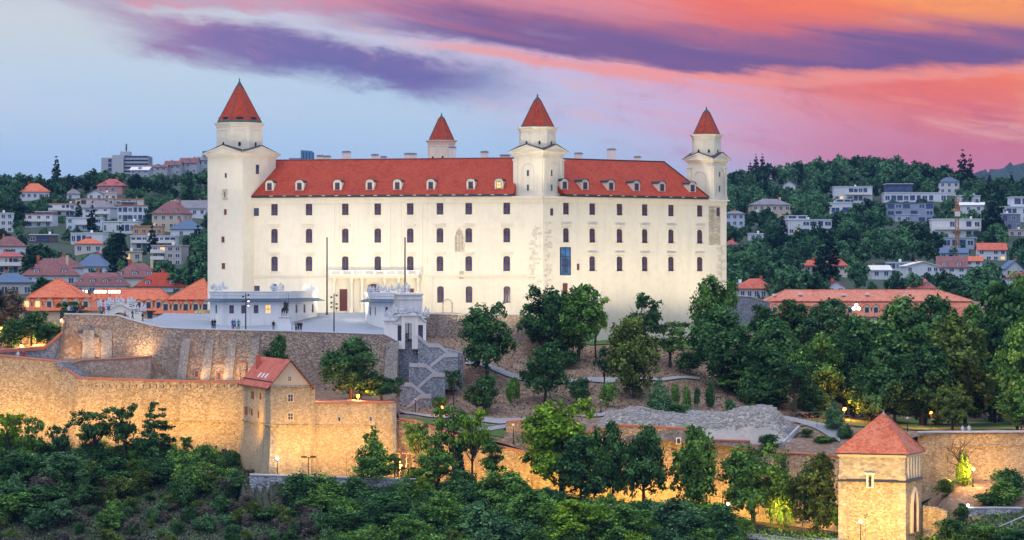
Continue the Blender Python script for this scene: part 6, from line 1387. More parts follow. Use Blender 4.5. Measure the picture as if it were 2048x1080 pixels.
# understorey of the park
for px, tp, w_, Y_ in ((1480, 740, 110, 426), (1530, 770, 100, 418), (1580, 690, 120, 440), (1620, 770, 90, 412), (1670, 720, 120, 426), (1740, 740, 120, 416), (1790, 760, 100, 414), (1850, 750, 120, 420), (1930, 740, 120, 424), (1990, 720, 120, 428), (2045, 740, 100, 424), (1690, 660, 110, 452), (1760, 640, 110, 458), (1830, 650, 110, 462), (1890, 640, 120, 456), (1960, 660, 110, 448), (1500, 690, 90, 446)):
    tree('round' if px % 3 else 'tall', px, tp, w_, Y_, trg.choice(['leafdark', 'leafdark', 'leafmid', 'leafblue']), 'dense green tree filling the dark park right of the castle', 'filler trees of the park')
# a partly yellow second crown for the yellowing tree
tree('airy', 1192, 590, 56, 436, 'leafbright', 'yellow leaved branch crown beside the castle corner trees', None, 2)
tree('tall', 1122, 588, 84, 436, 'leafdark', 'dark airy tree between the two castle corner trees', None, 1)
# low shrubs on the slope
for px, tp, w_, Y_, lb in ((1160, 752, 44, 407, 'dark low bush right of the broad slope tree'), (1030, 752, 26, 407, 'low bush left of the broad slope tree'), (1020, 768, 18, 404, 'tiny bush between the slope trees'), (880, 790, 34, 401, 'dark bush at the bottom of the zigzag stairs'), (1215, 768, 40, 406, 'low bush under the slim leaning tree'), (1420, 762, 26, 409, 'small bush below the largest slope tree'), (1460, 800, 30, 404, 'small bush above the gravel'), (1352, 770, 20, 408, 'clipped bush above the rubble heap, left of three'), (1374, 768, 20, 408, 'clipped bush above the rubble heap, middle of three'), (1394, 772, 16, 408, 'clipped bush above the rubble heap, right of three'), (1260, 700, 60, 432, 'leafy shrub on the slope under the thin dark tree'), (1130, 700, 60, 430, 'leafy shrub under the yellowing tree'), (1380, 700, 70, 434, 'leafy shrub before the white wall on the right'), (1500, 730, 60, 420, 'leafy shrub beside the tall dark tree')):
    tree('bush', px, tp, w_, Y_, trg.choice(['leafdark', 'leafblue', 'leafdark', 'leafmid']), lb)
# thicket on the slope below the walls
G_ = 'shrubs of the thicket below the walls'
def top_limit(px):   # shrubs must not climb above this row
    return np.interp(px, [-300, 0, 100, 330, 420, 490, 505, 562, 590, 700, 845, 1010, 1150, 1300, 1420, 1470, 1700, 1850], [868, 872, 880, 888, 900, 935, 1012, 985, 957, 952, 945, 950, 1005, 1012, 1015, 1038, 1085, 1110])
cnt = 0; trg2 = random.Random(4)
for it in range(5200):
    if cnt >= 520: break
    px = trg2.uniform(-30, 1480); Y = trg2.uniform(349, float(Ywall(px))-3); z = gz(px, Y); py = HY+(ZC-z)*F/Y
    if py > 1150: continue
    h = trg2.uniform(1.5, 3.4)*(1.3 if 820 < px < 1440 else 1.0)
    if px < 640 and py > 1000: h = trg2.uniform(1.0, 2.3)
    tp = py-h*F/Y
    if tp < top_limit(px)-trg2.uniform(0, 14): continue
    brush = px < 640 and py > 960
    kind = trg2.choice(['scrub', 'scrub', 'bush'] if brush else ['bush', 'bush', 'scrub'])
    lf = trg2.choice(['leafdry', 'leafolive', 'leafdark', 'leafdry', 'leafblue'] if brush else ['leafdark', 'leafblue', 'leafmid', 'leafdark', 'leafmid', 'leafmid', 'leafblue'])
    if cnt >= 165:   # the many small ones further on read as one mass
        MASS.setdefault(lf, []).append((kind, xat(px, Y), Y, z, h, trg2.uniform(1.1, 1.7)*h)); cnt += 1; continue
    lab = {'leafdry': 'dry greyish shrub in the thicket on the slope below the walls', 'leafolive': 'olive shrub in the thicket on the slope below the walls', 'leafdark': 'dark green shrub in the thicket on the slope below the walls', 'leafblue': 'blue green shrub in the thicket on the slope below the walls', 'leafmid': 'fresh green shrub in the thicket on the slope below the walls'}[lf]
    tree(kind, px, tp, h*trg2.uniform(1.1, 1.7)*F/Y, Y, lf, lab, G_); cnt += 1
# bigger bushes merging along the foot of the walls
G2 = 'large bushes below the walls'; nb = 0
for it in range(900):
    left = it % 3 == 0; px = trg2.uniform(-30, 480) if left else trg2.uniform(830, 1470); Y = trg2.uniform(362, 392) if left else trg2.uniform(350, 378)
    if Y > float(Ywall(px))-2.5: continue
    z = gz(px, Y); h = trg2.uniform(2.6, 4.4); tp = HY+(ZC-z-h)*F/Y
    if tp < top_limit(px)-(4 if left else 10) or HY+(ZC-z)*F/Y > 1150: continue
    if left and HY+(ZC-z)*F/Y > 1000 and trg2.random() < 0.75: continue
    if trg2.random() < 0.5 or nb >= 95: continue
    nb += 1
    lf = trg2.choice(['leafdark', 'leafmid', 'leafblue', 'leafdark', 'leafblue'] if left else ['leafdark', 'leafmid', 'leafblue', 'leafmid', 'leafblue', 'leafmid', 'leafbright', 'leafolive'])
    tree(trg2.choice(['bush', 'bush', 'round']), px, tp, h*trg2.uniform(0.95, 1.35)*F/Y, Y, lf, {'leafdark': 'large dark green bush at the foot of the lamplit walls', 'leafmid': 'large fresh green bush at the foot of the lamplit walls', 'leafblue': 'large cool green bush at the foot of the lamplit walls', 'leafbright': 'large yellow green bush at the foot of the lamplit walls', 'leafolive': 'large olive bush at the foot of the lamplit walls'}[lf], G2)
for lf, lst in MASS.items():
    Ps, Ns, Ss, Ts = [], [], [], []
    for kind, x, y, z, h, w in lst:
        P, N_, S, T_ = RAW[kind][trg2.randrange(3)]; a = trg2.uniform(0, 6.28); c, s = math.cos(a), math.sin(a); kw, kh = w/7.6, h/7.6
        Q = P*np.array([kw, kw, kh]); Ps.append(Q@np.array([[c, -s, 0], [s, c, 0], [0, 0, 1]]).T+np.array([x, y, z])); Ns.append(N_); Ss.append(S*kw); Ts.append(T_)
    me = leaf_mesh('scrub', np.concatenate(Ps), np.concatenate(Ns), np.concatenate(Ss), np.concatenate(Ts), M[lf], np.random.default_rng(2)); o = bpy.data.objects.new('scrub', me); COL.objects.link(o)
    tag(o, {'leafdry': 'dry greyish', 'leafolive': 'olive', 'leafdark': 'dark green', 'leafblue': 'cool green', 'leafmid': 'fresh green'}[lf]+' low scrub covering the slope below the walls', 'scrub', None, 'stuff')
# leafy trees rising from the slope in the middle and right foreground
for px, tp, w_, Y_, kd, lf, lb in ((872, 905, 110, 371, 'airy', 'leafmid', 'leafy tree rising before the slender trees, lower centre'), (930, 960, 120, 365, 'round', 'leafdark', 'dark bushy tree in the lower centre thicket'), (1000, 940, 130, 366, 'round', 'leafmid', 'fresh green tree in the lower centre thicket'), (880, 985, 130, 358, 'round', 'leafmid', 'large green tree at the bottom edge left of centre'), (975, 1010, 140, 353, 'round', 'leafblue', 'cool green tree crown at the bottom edge, centre'), (1060, 985, 130, 358, 'tall', 'leafmid', 'tall fresh green tree at the bottom edge, centre'),
    (1150, 1000, 150, 355, 'round', 'leafbright', 'yellow green tree crown at the bottom edge'), (1180, 1002, 90, 362, 'airy', 'leafblue', 'airy tree before the spreading dark tree'), (1255, 1010, 130, 354, 'round', 'leafmid', 'fresh green crown at the bottom edge right of centre'), (1300, 1002, 90, 360, 'airy', 'leafblue', 'thin airy tree before the orange glow'), (1345, 1000, 140, 356, 'tall', 'leafblue', 'cool green tree at the bottom edge right of centre'), (1425, 1000, 90, 362, 'airy', 'leafmid', 'feathery tree right of the orange glow'), (1430, 1010, 120, 357, 'round', 'leafdark', 'dark tree at the bottom edge left of the path'),
    (1895, 1040, 70, 361, 'bush', 'leafdark', 'dark bush before the grey block wall at lower right'), (1960, 1050, 80, 360, 'bush', 'leafmid', 'green bush at the lower right edge before the block wall'), (2030, 1058, 90, 358, 'bush', 'leafdark', 'dark bush in the lower right corner'), (1890, 960, 50, 378, 'bush', 'leafolive', 'olive bush on the bank left of the ivy clad tree'), (1975, 985, 60, 373, 'bush', 'leafdark', 'dark low bush on the bank above the grey block wall'), (1560, 905, 60, 378, 'bush', 'leafmid', 'green bush behind the large round dark tree'), (1690, 1010, 50, 369, 'bush', 'leafbright', 'bush lit yellow left of the corner tower'),
    (598, 950, 90, 370.5, 'bush', 'leafdark', 'dark bush hiding the middle of the grey block wall'), (655, 948, 90, 370.5, 'bush', 'leafmid', 'fresh green bush before the grey block wall'), (715, 956, 90, 370.8, 'bush', 'leafdark', 'dark bush left of the conical tree foot'), (805, 955, 90, 371, 'bush', 'leafblue', 'cool green bush right of the conical tree foot'), (1540, 870, 50, 384, 'bush', 'leafdark', 'dark low hedge bush behind the double red coping'), (1650, 884, 60, 388.5, 'bush', 'leafmid', 'green hedge bush left of the pyramid roof'),
    (700, 1020, 120, 360, 'round', 'leafdark', 'dark crown at the bottom below the broad lamplit wall'), (780, 985, 120, 364, 'round', 'leafdark', 'dark crown below the conical tree'), (640, 985, 100, 368, 'round', 'leafmid', 'green bush tree covering the grey block wall'), (820, 1030, 120, 354, 'round', 'leafmid', 'green crown at the bottom edge, left of centre'),
    (40, 900, 110, 382, 'round', 'leafdark', 'dark leafy tree low at the left frame edge'), (130, 905, 110, 381, 'round', 'leafblue', 'cool green tree below the thin trees at left'), (20, 985, 130, 370, 'round', 'leafmid', 'fresh green crown at the lower left frame edge'), (225, 915, 110, 380, 'round', 'leafdark', 'dark leafy tree below the rampart group'), (330, 922, 100, 381, 'round', 'leafdark', 'dark leafy tree below the larch like tree'), (400, 925, 110, 378, 'round', 'leafmid', 'fresh green tree below the rampart ledge'), (470, 950, 90, 376, 'round', 'leafdark', 'dark tree left of the grey block wall'), (100, 970, 120, 372, 'round', 'leafdark', 'dark crown on the lower left slope'), (545, 1015, 100, 366, 'bush', 'leafdark', 'dark bush below the grey block wall')):
    tree(kd, px, tp, w_, Y_, lf, lb)
# taller saplings in the thicket
for it in range(90):
    px = trg2.uniform(830, 1450); Y = trg2.uniform(352, 372); z = gz(px, Y); h = trg2.uniform(3, 5.2); tp = zat(0, 1) and HY+(ZC-z-h)*F/Y
    if tp < top_limit(px)-25: continue
    tree('airy' if it % 3 else 'round', px, tp, h*0.75*F/Y, Y, trg2.choice(['leafdark', 'leafmid', 'leafblue', 'leafmid', 'leafmid', 'leafbright']), 'young tree standing in the thicket below the orange lit wall', 'young trees in the thicket')
# grass and weeds: one mass of blades over the slopes
def tufts(name, n, region, hgt, mat, seed, label):
    rng = np.random.default_rng(seed); P, S = [], []
    for k in range(n):
        px = rng.uniform(region[0], region[1]); y0 = region[2] if not callable(region[2]) else region[2](px); y1 = region[3] if not callable(region[3]) else region[3](px); Y = rng.uniform(y0, y1)
        h = rng.uniform(0.5, 1.3)*hgt; P.append((xat(px, Y), Y, gz(px, Y)+h*0.4)); S.append(h)
    P = np.array(P); N_ = rng.normal(size=(n, 3))*np.array([1, 1, 0.35]); N_ /= np.linalg.norm(N_, axis=1, keepdims=True)
    me = leaf_mesh(name, P, N_, np.array(S), rng.random(n), M[mat], rng, 1.4); o = bpy.data.objects.new(name, me); COL.objects.link(o); tag(o, label, 'grass', None, 'stuff')
tufts('grass', 42000, (-60, 900, 345, lambda p: float(Ywall(p))-3), 0.20, 'leafdry', 3, 'dry grass and weeds covering the slope below the walls')
tufts('undergrowth', 38000, (-60, 1480, 345, lambda p: float(Ywall(p))-4), 0.26, 'leafdark', 8, 'low dark green undergrowth between the shrubs below the walls')
tufts('weeds', 7000, (800, 1700, 398, 445), 0.22, 'leafdry', 9, 'dry weeds and leaf litter on the castle slope')
tufts('grass', 14000, (1440, 2150, 348, 371), 0.30, 'leafmid', 10, 'green grass on the bank at the bottom right')
# rubble heap
def heap():
    pxs_ = np.linspace(1180, 1605, 210); vs, fs = [], []; m_ = 60; rg = np.random.default_rng(6)
    for i, px in enumerate(pxs_):
        for j in range(m_):
            t = j/(m_-1); y0 = Ywall(px)+4.0; y1 = 401.5; Y = y0+(y1-y0)*t; u = (px-1180)/425
            hh = 1.5*(0.5+1.5*math.exp(-((u-0.22)/0.13)**2)+2.2*math.exp(-((u-0.80)/0.16)**2)+0.7*math.exp(-((u-0.5)/0.2)**2))*math.sin(math.pi*min(1, u*5+0.02)/2)*min(1, (1-u)*7)
            e_ = min(1, math.sin(math.pi*t)*2.5)*min(1, (1-u)*9)*min(1, u*9); z = gz(px, Y)-0.4+(hh*math.sin(math.pi*(0.08+0.92*t))**0.8*0.78+0.4+rg.normal()*0.04+0.7*rough(px*0.12, Y*1.4)+0.3*rough(px*0.5+9, Y*5))*e_
            vs.append((xat(px, Y), Y, z))
    for i in range(len(pxs_)-1):
        for j in range(m_-1): fs.append((i*m_+j, (i+1)*m_+j, (i+1)*m_+j+1, i*m_+j+1))
    o = MB().add(vs, fs).build('rubble_heap', M['gravel']); tag(o, 'long pale heap of gravel and rubble behind the lower wall', 'rubble heap', None, 'thing')
    P = []
heap()
st = thing('stone_steps', 'dark stepped ramp with pale edges right of the rubble heap', 'steps', at(1568, 880, 388))
mb = MB()
for k in range(12):
    t = k/11; c = at(1552+t*32, 888-t*32, 385+t*8); mb.box(c.x-0.85, c.x+0.85, c.y-0.5, c.y+0.9, c.z-0.6, c.z)
mb.build('treads', M['stairstone'], st)
for dx in (-14, 14):
    mb = MB(); a, b = at(1552+dx, 886, 385), at(1584+dx, 854, 393); mb.loft([[(p.x-0.15, p.y, p.z-0.5), (p.x+0.15, p.y, p.z-0.5), (p.x+0.15, p.y, p.z+0.2), (p.x-0.15, p.y, p.z+0.2)] for p in (a, b)]); mb.build('side_wall', M['greycoping'], st)
wwin = thing('wall_window', 'small white framed window in the orange lit wall between two trees', 'window', at(1357, 882, 383.6))
c = at(1357, 882, 383.5); MB().box(c.x-0.22, c.x+0.22, c.y-0.1, c.y+0.3, c.z-0.34, c.z+0.34).build('pane', M['glass'], wwin)
MB().box(c.x-0.36, c.x-0.22, c.y-0.15, c.y+0.3, c.z-0.48, c.z+0.48).box(c.x+0.22, c.x+0.36, c.y-0.15, c.y+0.3, c.z-0.48, c.z+0.48).box(c.x-0.22, c.x+0.22, c.y-0.15, c.y+0.3, c.z+0.34, c.z+0.48).box(c.x-0.22, c.x+0.22, c.y-0.15, c.y+0.3, c.z-0.48, c.z-0.34).build('frame', M['white'], wwin)
# fences and rails
def rail_fence(name, label, pts, h, step, mat, rails=(1.0,), post=0.05, panel=None):
    root = thing(name, label, 'fence', at(pts[0][0], pts[0][1], pts[0][2]))
    P_ = [at(*p) for p in pts]; mb = MB()
    for a, b in zip(P_[:-1], P_[1:]):
        n = max(1, int((b-a).length/step))
        for k in range(n+1): p = a.lerp(b, k/n); MB().box(p.x-post, p.x+post, p.y-post, p.y+post, p.z-0.3, p.z+h).build('post', mat, root)
        for r_ in rails: mb.tube([a+Vector((0, 0, h*r_)), b+Vector((0, 0, h*r_))], post*0.7, 4)
    mb.build('rail', mat, root)
    return root
rail_fence('fence', 'rusty post and rail fence along the orange lit wall', [(1420, 1006, 376), (1470, 1014, 375), (1540, 1030, 374), (1600, 1042, 373), (1680, 1056, 371)], 1.9, 1.45, M['sash'], (1.0, 0.55))
rail_fence('railing', 'thin dark handrail along the lower path', [(1452, 1056, 367), (1500, 1066, 365.5), (1560, 1078, 364), (1640, 1090, 362.5)], 0.95, 2.4, M['metal'], (1.0, 0.5), 0.03)
rail_fence('fence', 'rusty braced fence below the broad lamplit wall', [(693, 953, 377.5), (720, 953, 377.4)], 3.3, 0.7, M['coping'], (1.0,), 0.04)
rail_fence('fence', 'rusty braced fence behind the conical tree and yellow lamp', [(786, 955, 378.4), (840, 956, 379)], 3.4, 0.9, M['coping'], (1.0,), 0.04)
rail_fence('fence', 'grey wire fence panels beside the gravel path', [(1588, 852, 395), (1634, 850, 394.5), (1702, 858, 393)], 1.9, 1.7, M['greymetal'], (1.0, 0.5, 0.05), 0.03)
rail_fence('railing', 'pale handrail on the sloping bank at bottom right', [(1985, 1062, 364), (2060, 1030, 367)], 0.2, 3, M['greycoping'], (1.0,), 0.12)
# ------------------------------------------------------------------ lamps
LG = 'globe lamps on posts'
def globe_lamp(px, py, Y, label, lit=None, h=None, power=60, col=(1, 0.5, 0.14), r=0.22, mk='lampwarm'):
    t = at(px, py, Y); zb = gz(px, Y); hh = t.z-zb; o = thing('street_lamp', label, 'street lamp', (t.x, Y, zb), 0, LG)
    MB().lathe([(0.14, -0.3), (0.14, 0.3), (0.07, 0.4), (0.05, max(0.6, hh-r))], (0, 0, 0), 8).build('post', M['metal'], o, local=True)
    MB().ball((0, 0, hh), r, 12).build('globe', M[mk] if lit else M['white'], o, local=True)
    if lit: glow_point((t.x, Y-0.4, t.z), power, col, r)
W_ = (1.0, 0.72, 0.35); O_ = (1.0, 0.50, 0.14); S_ = (1.0, 0.32, 0.07)
globe_lamp(555, 917, 375, 'globe lamp on a thin black post before the lamplit gable wall', True, power=120, col=W_, mk='lampwhite', r=0.2)
globe_lamp(1456, 1008, 368, 'globe lamp on a black post beside the path at lower right', True, power=120, col=W_, mk='lampwhite', r=0.2)
globe_lamp(1721, 1043, 360.5, 'globe lamp on a black post before the square corner tower', True, power=140, col=W_, mk='lampwhite', r=0.2)
globe_lamp(1936, 1011, 370, 'pale globe lamp above the grey block wall', True, power=90, col=W_, mk='lampwhite', r=0.2)
globe_lamp(1946, 938, 380, 'glowing lamp beside the ivy clad tree', True, power=2600, col=O_)
globe_lamp(801, 930, 378.5, 'yellow glowing lamp in front of the conical tree wall', True, power=2600, col=O_)
globe_lamp(43, 694, 424, 'brightest orange lamp under the trees at far left', True, power=3800, col=O_, r=0.32)
globe_lamp(70, 676, 425, 'tall orange lamp right of the brightest one at far left', True, power=2600, col=O_)
globe_lamp(2, 656, 426, 'orange lamp at the left frame edge', True, power=1500, col=O_)
globe_lamp(123, 641, 424, 'orange lamp behind the bastion corner', True, power=900, col=O_)
globe_lamp(716, 792, 391, 'red orange starry lamp on the terrace under the big tree', True, power=2600, col=S_, r=0.26, mk='lampred')
globe_lamp(617, 778, 384, 'warm lamp at the right eave of the gabled house', True, power=2200, col=O_, r=0.2)
globe_lamp(884, 815, 398, 'red orange lamp above the lawn', True, power=500, col=S_, r=0.24, mk='lampred')
globe_lamp(1689, 818, 412, 'sodium lamp lighting a tree left of the pyramid roof', True, power=4200, col=S_, r=0.28, mk='lampred')
globe_lamp(1692, 788, 424, 'far small sodium lamp deep in the park', True, power=300, col=S_, r=0.16, mk='lampred')
globe_lamp(1862, 826, 404, 'sodium lamp beside a lit tree trunk in the park', True, power=2600, col=S_, r=0.24, mk='lampred')
globe_lamp(2043, 822, 403, 'sodium lamp at the right frame edge', True, power=700, col=S_, r=0.2, mk='lampred')
def stones(name, n, mat, seed):
    rg = np.random.default_rng(seed); mb = MB()
    for k in range(n):
        px = rg.uniform(1190, 1598); t = rg.uniform(0.12, 0.95); y0 = float(Ywall(px))+4; Y = y0+(401.5-y0)*t; x = xat(px, Y)
        u = (px-1180)/425; hh = 1.5*(0.5+1.5*math.exp(-((u-0.22)/0.13)**2)+2.2*math.exp(-((u-0.80)/0.16)**2)+0.7*math.exp(-((u-0.5)/0.2)**2))*math.sin(math.pi*min(1, u*5+0.02)/2)*min(1, (1-u)*7)
        e_ = min(1, math.sin(math.pi*t)*2.5)*min(1, (1-u)*9)*min(1, u*9); z = gz(px, Y)-0.4+(hh*math.sin(math.pi*(0.08+0.92*t))**0.8*0.78+0.4+0.7*rough(px*0.12, Y*1.4)+0.3*rough(px*0.5+9, Y*5))*e_; s = 0.05+0.22*rg.random()**4
        d = rg.uniform(0.6, 1.3, (8, 3))*s; a = rg.uniform(0, 3.14); c, q = math.cos(a), math.sin(a); vs = []
        for i, (sx, sy, sz) in enumerate([(sx, sy, sz) for sz in (-1, 1) for sy in (-1, 1) for sx in (-1, 1)]): vx, vy = sx*d[i, 0], sy*d[i, 1]; vs.append((x+vx*c-vy*q, Y+vx*q+vy*c, z+sz*d[i, 2]*0.7))
        mb.add(vs, [(0, 2, 3, 1), (4, 5, 7, 6), (0, 1, 5, 4), (2, 6, 7, 3), (0, 4, 6, 2), (1, 3, 7, 5)])
    o = mb.build(name, mat); tag(o, 'loose stones strewn over the pale rubble heap', 'rubble', None, 'stuff')
stones('rubble_stones', 9000, mat_flat('loose_stone', (0.40, 0.385, 0.37), 0.95, 0.45, 1.2), 31)
globe_lamp(1049, 672, 440, 'small warm lamp by the castle foot', True, power=500, col=W_, r=0.18)
globe_lamp(1027, 850, 386.9, 'dark unlit lantern post before the pale wall end', False, r=0.2); globe_lamp(1815, 836, 395, 'grey post lamp behind the park wall', False, r=0.16)
globe_lamp(831, 798, 397, 'dark lamp post at the foot of the zigzag stairs', False, r=0.1); globe_lamp(1202, 800, 402, 'thin dark lamp post left of the rubble heap', False, r=0.1)
pl = thing('park_floodlight', 'pair of glaring lamps above the park trees before the barracks', 'floodlights', (xat(1712, 446), 446, gz(1712, 446)))
t_ = at(1712, 617, 446); MB().tube([(t_.x, 446, gz(1712, 446)-0.3), (t_.x, 446, t_.z)], 0.09, 6).box(t_.x-0.6, t_.x+0.6, 445.9, 446.1, t_.z-0.1, t_.z).build('pole', M['metal'], pl)
for dx, dz in ((-0.42, 0.0), (0.42, 0.0), (0, 0.55)): MB().ball((t_.x+dx, 445.8, t_.z+dz), 0.26, 10).build('lamp', M['lampwhite'], pl)
glow_point((t_.x, 445, t_.z+0.3), 1600, W_)
def flood_bar(px, py, Y, label):
    t = at(px, py, Y); zb = gz(px, Y); o = thing('floodlight_post', label, 'floodlights', (t.x, Y, zb), 0, 'low floodlight posts')
    MB().tube([(0, 0, -0.3), (0, 0, t.z-zb)], 0.07, 6).box(-1.0, 1.0, -0.05, 0.05, t.z-zb-0.05, t.z-zb+0.05).build('post', M['metal'], o, local=True)
    for x in (-0.9, -0.62, -0.34, 0.34, 0.62, 0.9): MB().box(x-0.11, x+0.11, -0.12, 0.14, t.z-zb+0.052, t.z-zb+0.25).build('lamp_head', M['metal'], o, local=True)
flood_bar(617, 915, 374.4, 'black floodlight bar on a post before the broad lamplit wall'); flood_bar(817, 938, 375, 'black floodlight bar beside the yellow lamp'); flood_bar(1605, 1046, 364, 'dark floodlight post left of the corner tower'); flood_bar(1832, 1072, 358.5, 'dark floodlight bar at the right foot of the corner tower')
# ------------------------------------------------------------------ floodlighting
def wall_floods():
    warm = (1.0, 0.85, 0.58); cr = KC
    for px, Y_, z_, p_ in ((662, 441, 35.4, 4200), (715, 432, 35.0, 5600), (775, 441.5, 37.6, 4200), (850, 432, 39.0, 6000), (930, 432, 36.0, 7400), (1010, 430, 35.5, 7800)): spot((xat(px, Y_), Y_, z_), TL(sL(px), 0, 46.0), p_*cr, warm, 125, 0.6)
    spot((xat(462, 437), 437, 38.4), (xat(455, 460), 460, 49), 6500*cr, warm, 125, 0.6); spot((xat(560, 436), 436, 38.4), TL(sL(545), 0, 46), 6000*cr, warm, 130, 0.6)
    spot((xat(330, 440), 440, 33), (xat(440, 462), 462, 48), 7000*cr, warm, 90, 0.6)
    for px in (1105, 1165, 1225, 1285, 1345, 1405, 1450): Yc = hit(px, uR)[1]; spot((xat(px+14, Yc-13), Yc-13, gz(px+14, Yc-13)+1.0), TR(sR(px), 0, 50.5), 7600*cr, warm, 84, 0.6)
    # tower tops
    for (x, y, z), tg, p in (((xat(452, 452), 446, 54.5), ct1, 2300), ((xat(1050, 450), 440, 55.5), ct2, 2300), ((xat(1110, 450), 440, 55.5), ct2, 2300), ((xat(1400, 466), 458, 55.0), ct3, 1900), ((xat(872, 490), 484, 58), ct4, 500)): spot((x, y, z), tg, p*cr, (1.0, 0.84, 0.56), 70, 0.4)
    # rampart
    am = (1.0, 0.51, 0.09)
    for k in range(11):
        px = -70+k*51; Y = float(np.interp(px, [-300, 0, 112, 157, 300, 484], [406.5, 404, 402, 399, 397.6, 396]))-6.8; spot((xat(px, Y), Y, 18.6), (xat(px, Y+8), Y+8, 20.8), 1080*KA, am, 168, 0.3)
    spot((xat(478, 378), 378, 18.0), (xat(515, 386), 385, 22), 1700*KA, am, 125, 0.3)
    for k in range(6):
        px = 556+k*44; Y = 371.2+k*0.8; spot((xat(px, Y), Y, 16.6), (xat(px, Y+8), Y+8, 18.2), 880*KA, am, 165, 0.3)
    for px, Y, p in ((850, 379, 900), (930, 379, 900), (1010, 378.5, 900), (1080, 379, 1300), (1150, 379, 1400), (1220, 378.5, 1600), (1290, 378.5, 1600), (1360, 378, 1400), (1440, 376.5, 1500), (1500, 375.5, 1500), (1560, 374.5, 1500), (1640, 374, 1300)): spot((xat(px, Y), Y, gz(px, Y)+2.2), (xat(px, Y+7), Y+8, gz(px, Y)+3.6), p*KA*1.4, (1.0, 0.55, 0.08), 155, 0.25)
    for px, Y in ((1690, 351), (1790, 350.5)): spot((xat(px, Y), Y, gz(px, Y)+4.2), (xat(px, Y+8), Y+12, gz(px, Y)+8), 7800*KA, (1.0, 0.58, 0.13), 130, 0.25)
    spot((xat(1885, 362), 362, gz(1885, 362)+2.0), (xat(1830, 366), 366, 11), 800*KA, am, 130, 0.25)
    spot((xat(1900, 377.5), 377.5, gz(1900, 377.5)+2.0), (xat(1900, 386), 386, 16.5), 1300*KA, am, 150, 0.25); spot((xat(1990, 379.5), 379.5, gz(1990, 379.5)+2.0), (xat(1990, 388), 388, 16.5), 1300*KA, am, 150, 0.25)
    # bastion
    for px, Y, p in ((148, 407.0, 700), (195, 407.2, 450), (285, 406.8, 900), (440, 405, 420), (485, 405, 420), (400, 405, 300)): spot((xat(px, Y), Y, gz(px, Y)+0.5), (xat(px, 411), 410, gz(px, Y)+3.5), p*KA, (1.0, 0.58, 0.24), 140, 0.2)
KC, KA = 0.80, 1.35
ct1 = (xat(479, S1), S1, 63.5); ct2 = (xat(1075, 453), 453, 63.5); ct3 = (xat(1413, 470), 470, 62.5); ct4 = (xat(883, 497), 497, 64)
wall_floods()
# ------------------------------------------------------------------ hills with houses and woods
SKY = ([-400, 0, 60, 140, 200, 260, 330, 420, 520, 700, 1300, 1420, 1460, 1500, 1600, 1720, 1800, 1880, 1950, 2050, 2500], [392, 384, 382, 378, 364, 356, 352, 348, 370, 430, 430, 400, 380, 366, 351, 341, 352, 366, 378, 390, 395])
def hY(px, py): b = np.interp(px, [500, 1300], [650, 720]); return b+(600-py)*2.9
def hill_z(px, py): return zat(py, hY(px, py))
def hills():
    pxs_ = np.arange(-400, 2501, 20); m_ = 34; vs, fs = [], []
    for px in pxs_:
        sk = np.interp(px, *SKY)
        for j in range(m_):
            py = 632-(632-sk)*j/(m_-1); Y = hY(px, py); vs.append((xat(px, Y), Y, zat(py, Y)+rough(xat(px, Y)*0.2, Y*0.2)*4))
        Y2 = hY(px, sk)+500; vs.append((xat(px, Y2), Y2, zat(sk, hY(px, sk))-120))
    n = m_+1
    for i in range(len(pxs_)-1):
        for j in range(n-1): fs.append((i*n+j, (i+1)*n+j, (i+1)*n+j+1, i*n+j+1))
    o = MB().add(vs, fs).build('hills', M['wood'], smooth=True); o['kind'] = 'structure'
hills()
def far_hills():
    rg = np.random.default_rng(12); xs = np.arange(700, 1900, 5.0); vs, fs = [], []; Y = 6000; n = 8
    for x in xs:
        px = pxof(x, Y); ridge = np.interp(px, [1700, 1880, 1960, 2010, 2048, 2120, 2400], [400, 384, 346, 334, 328, 318, 325])
        for j in range(n): t = j/(n-1); yy = Y+600*t-300; z = zat(470, Y)+(zat(ridge, Y)-zat(470, Y))*math.sin(math.pi*t)**0.8+rg.normal()*4.5; vs.append((x, yy, z))
    for i in range(len(xs)-1):
        for j in range(n-1): fs.append((i*n+j, (i+1)*n+j, (i+1)*n+j+1, i*n+j+1))
    o = MB().add(vs, fs).build('far_hills', M['wood']); o['kind'] = 'structure'
far_hills()
BOX = []     # picture rectangles of houses, to keep trees from covering them wholly
WCACHE = {}
def wmesh(w, h, fr, lit=False, bars=1):
    k = (round(w, 1), round(h, 1), fr, lit, bars)
    if k not in WCACHE:
        w, h = k[0], k[1]; b = MB().box(-w/2, w/2, -0.03, 0.1, -h/2, h/2, 0); t = 0.10
        b.box(-w/2-t, -w/2, -0.08, 0.1, -h/2-t, h/2+t, 1).box(w/2, w/2+t, -0.08, 0.1, -h/2-t, h/2+t, 1).box(-w/2, w/2, -0.08, 0.1, h/2, h/2+t, 1).box(-w/2, w/2, -0.08, 0.1, -h/2-t, -h/2, 1)
        for q in range(bars): x = -w/2+w*(q+1)/(bars+1); b.box(x-0.05, x+0.05, -0.065, 0.0, -h/2, h/2, 1)
        WCACHE[k] = b.mesh('window', [M['litwin'] if lit else M['modglass'], M[fr]])
    return WCACHE[k]
hrg = random.Random(21)
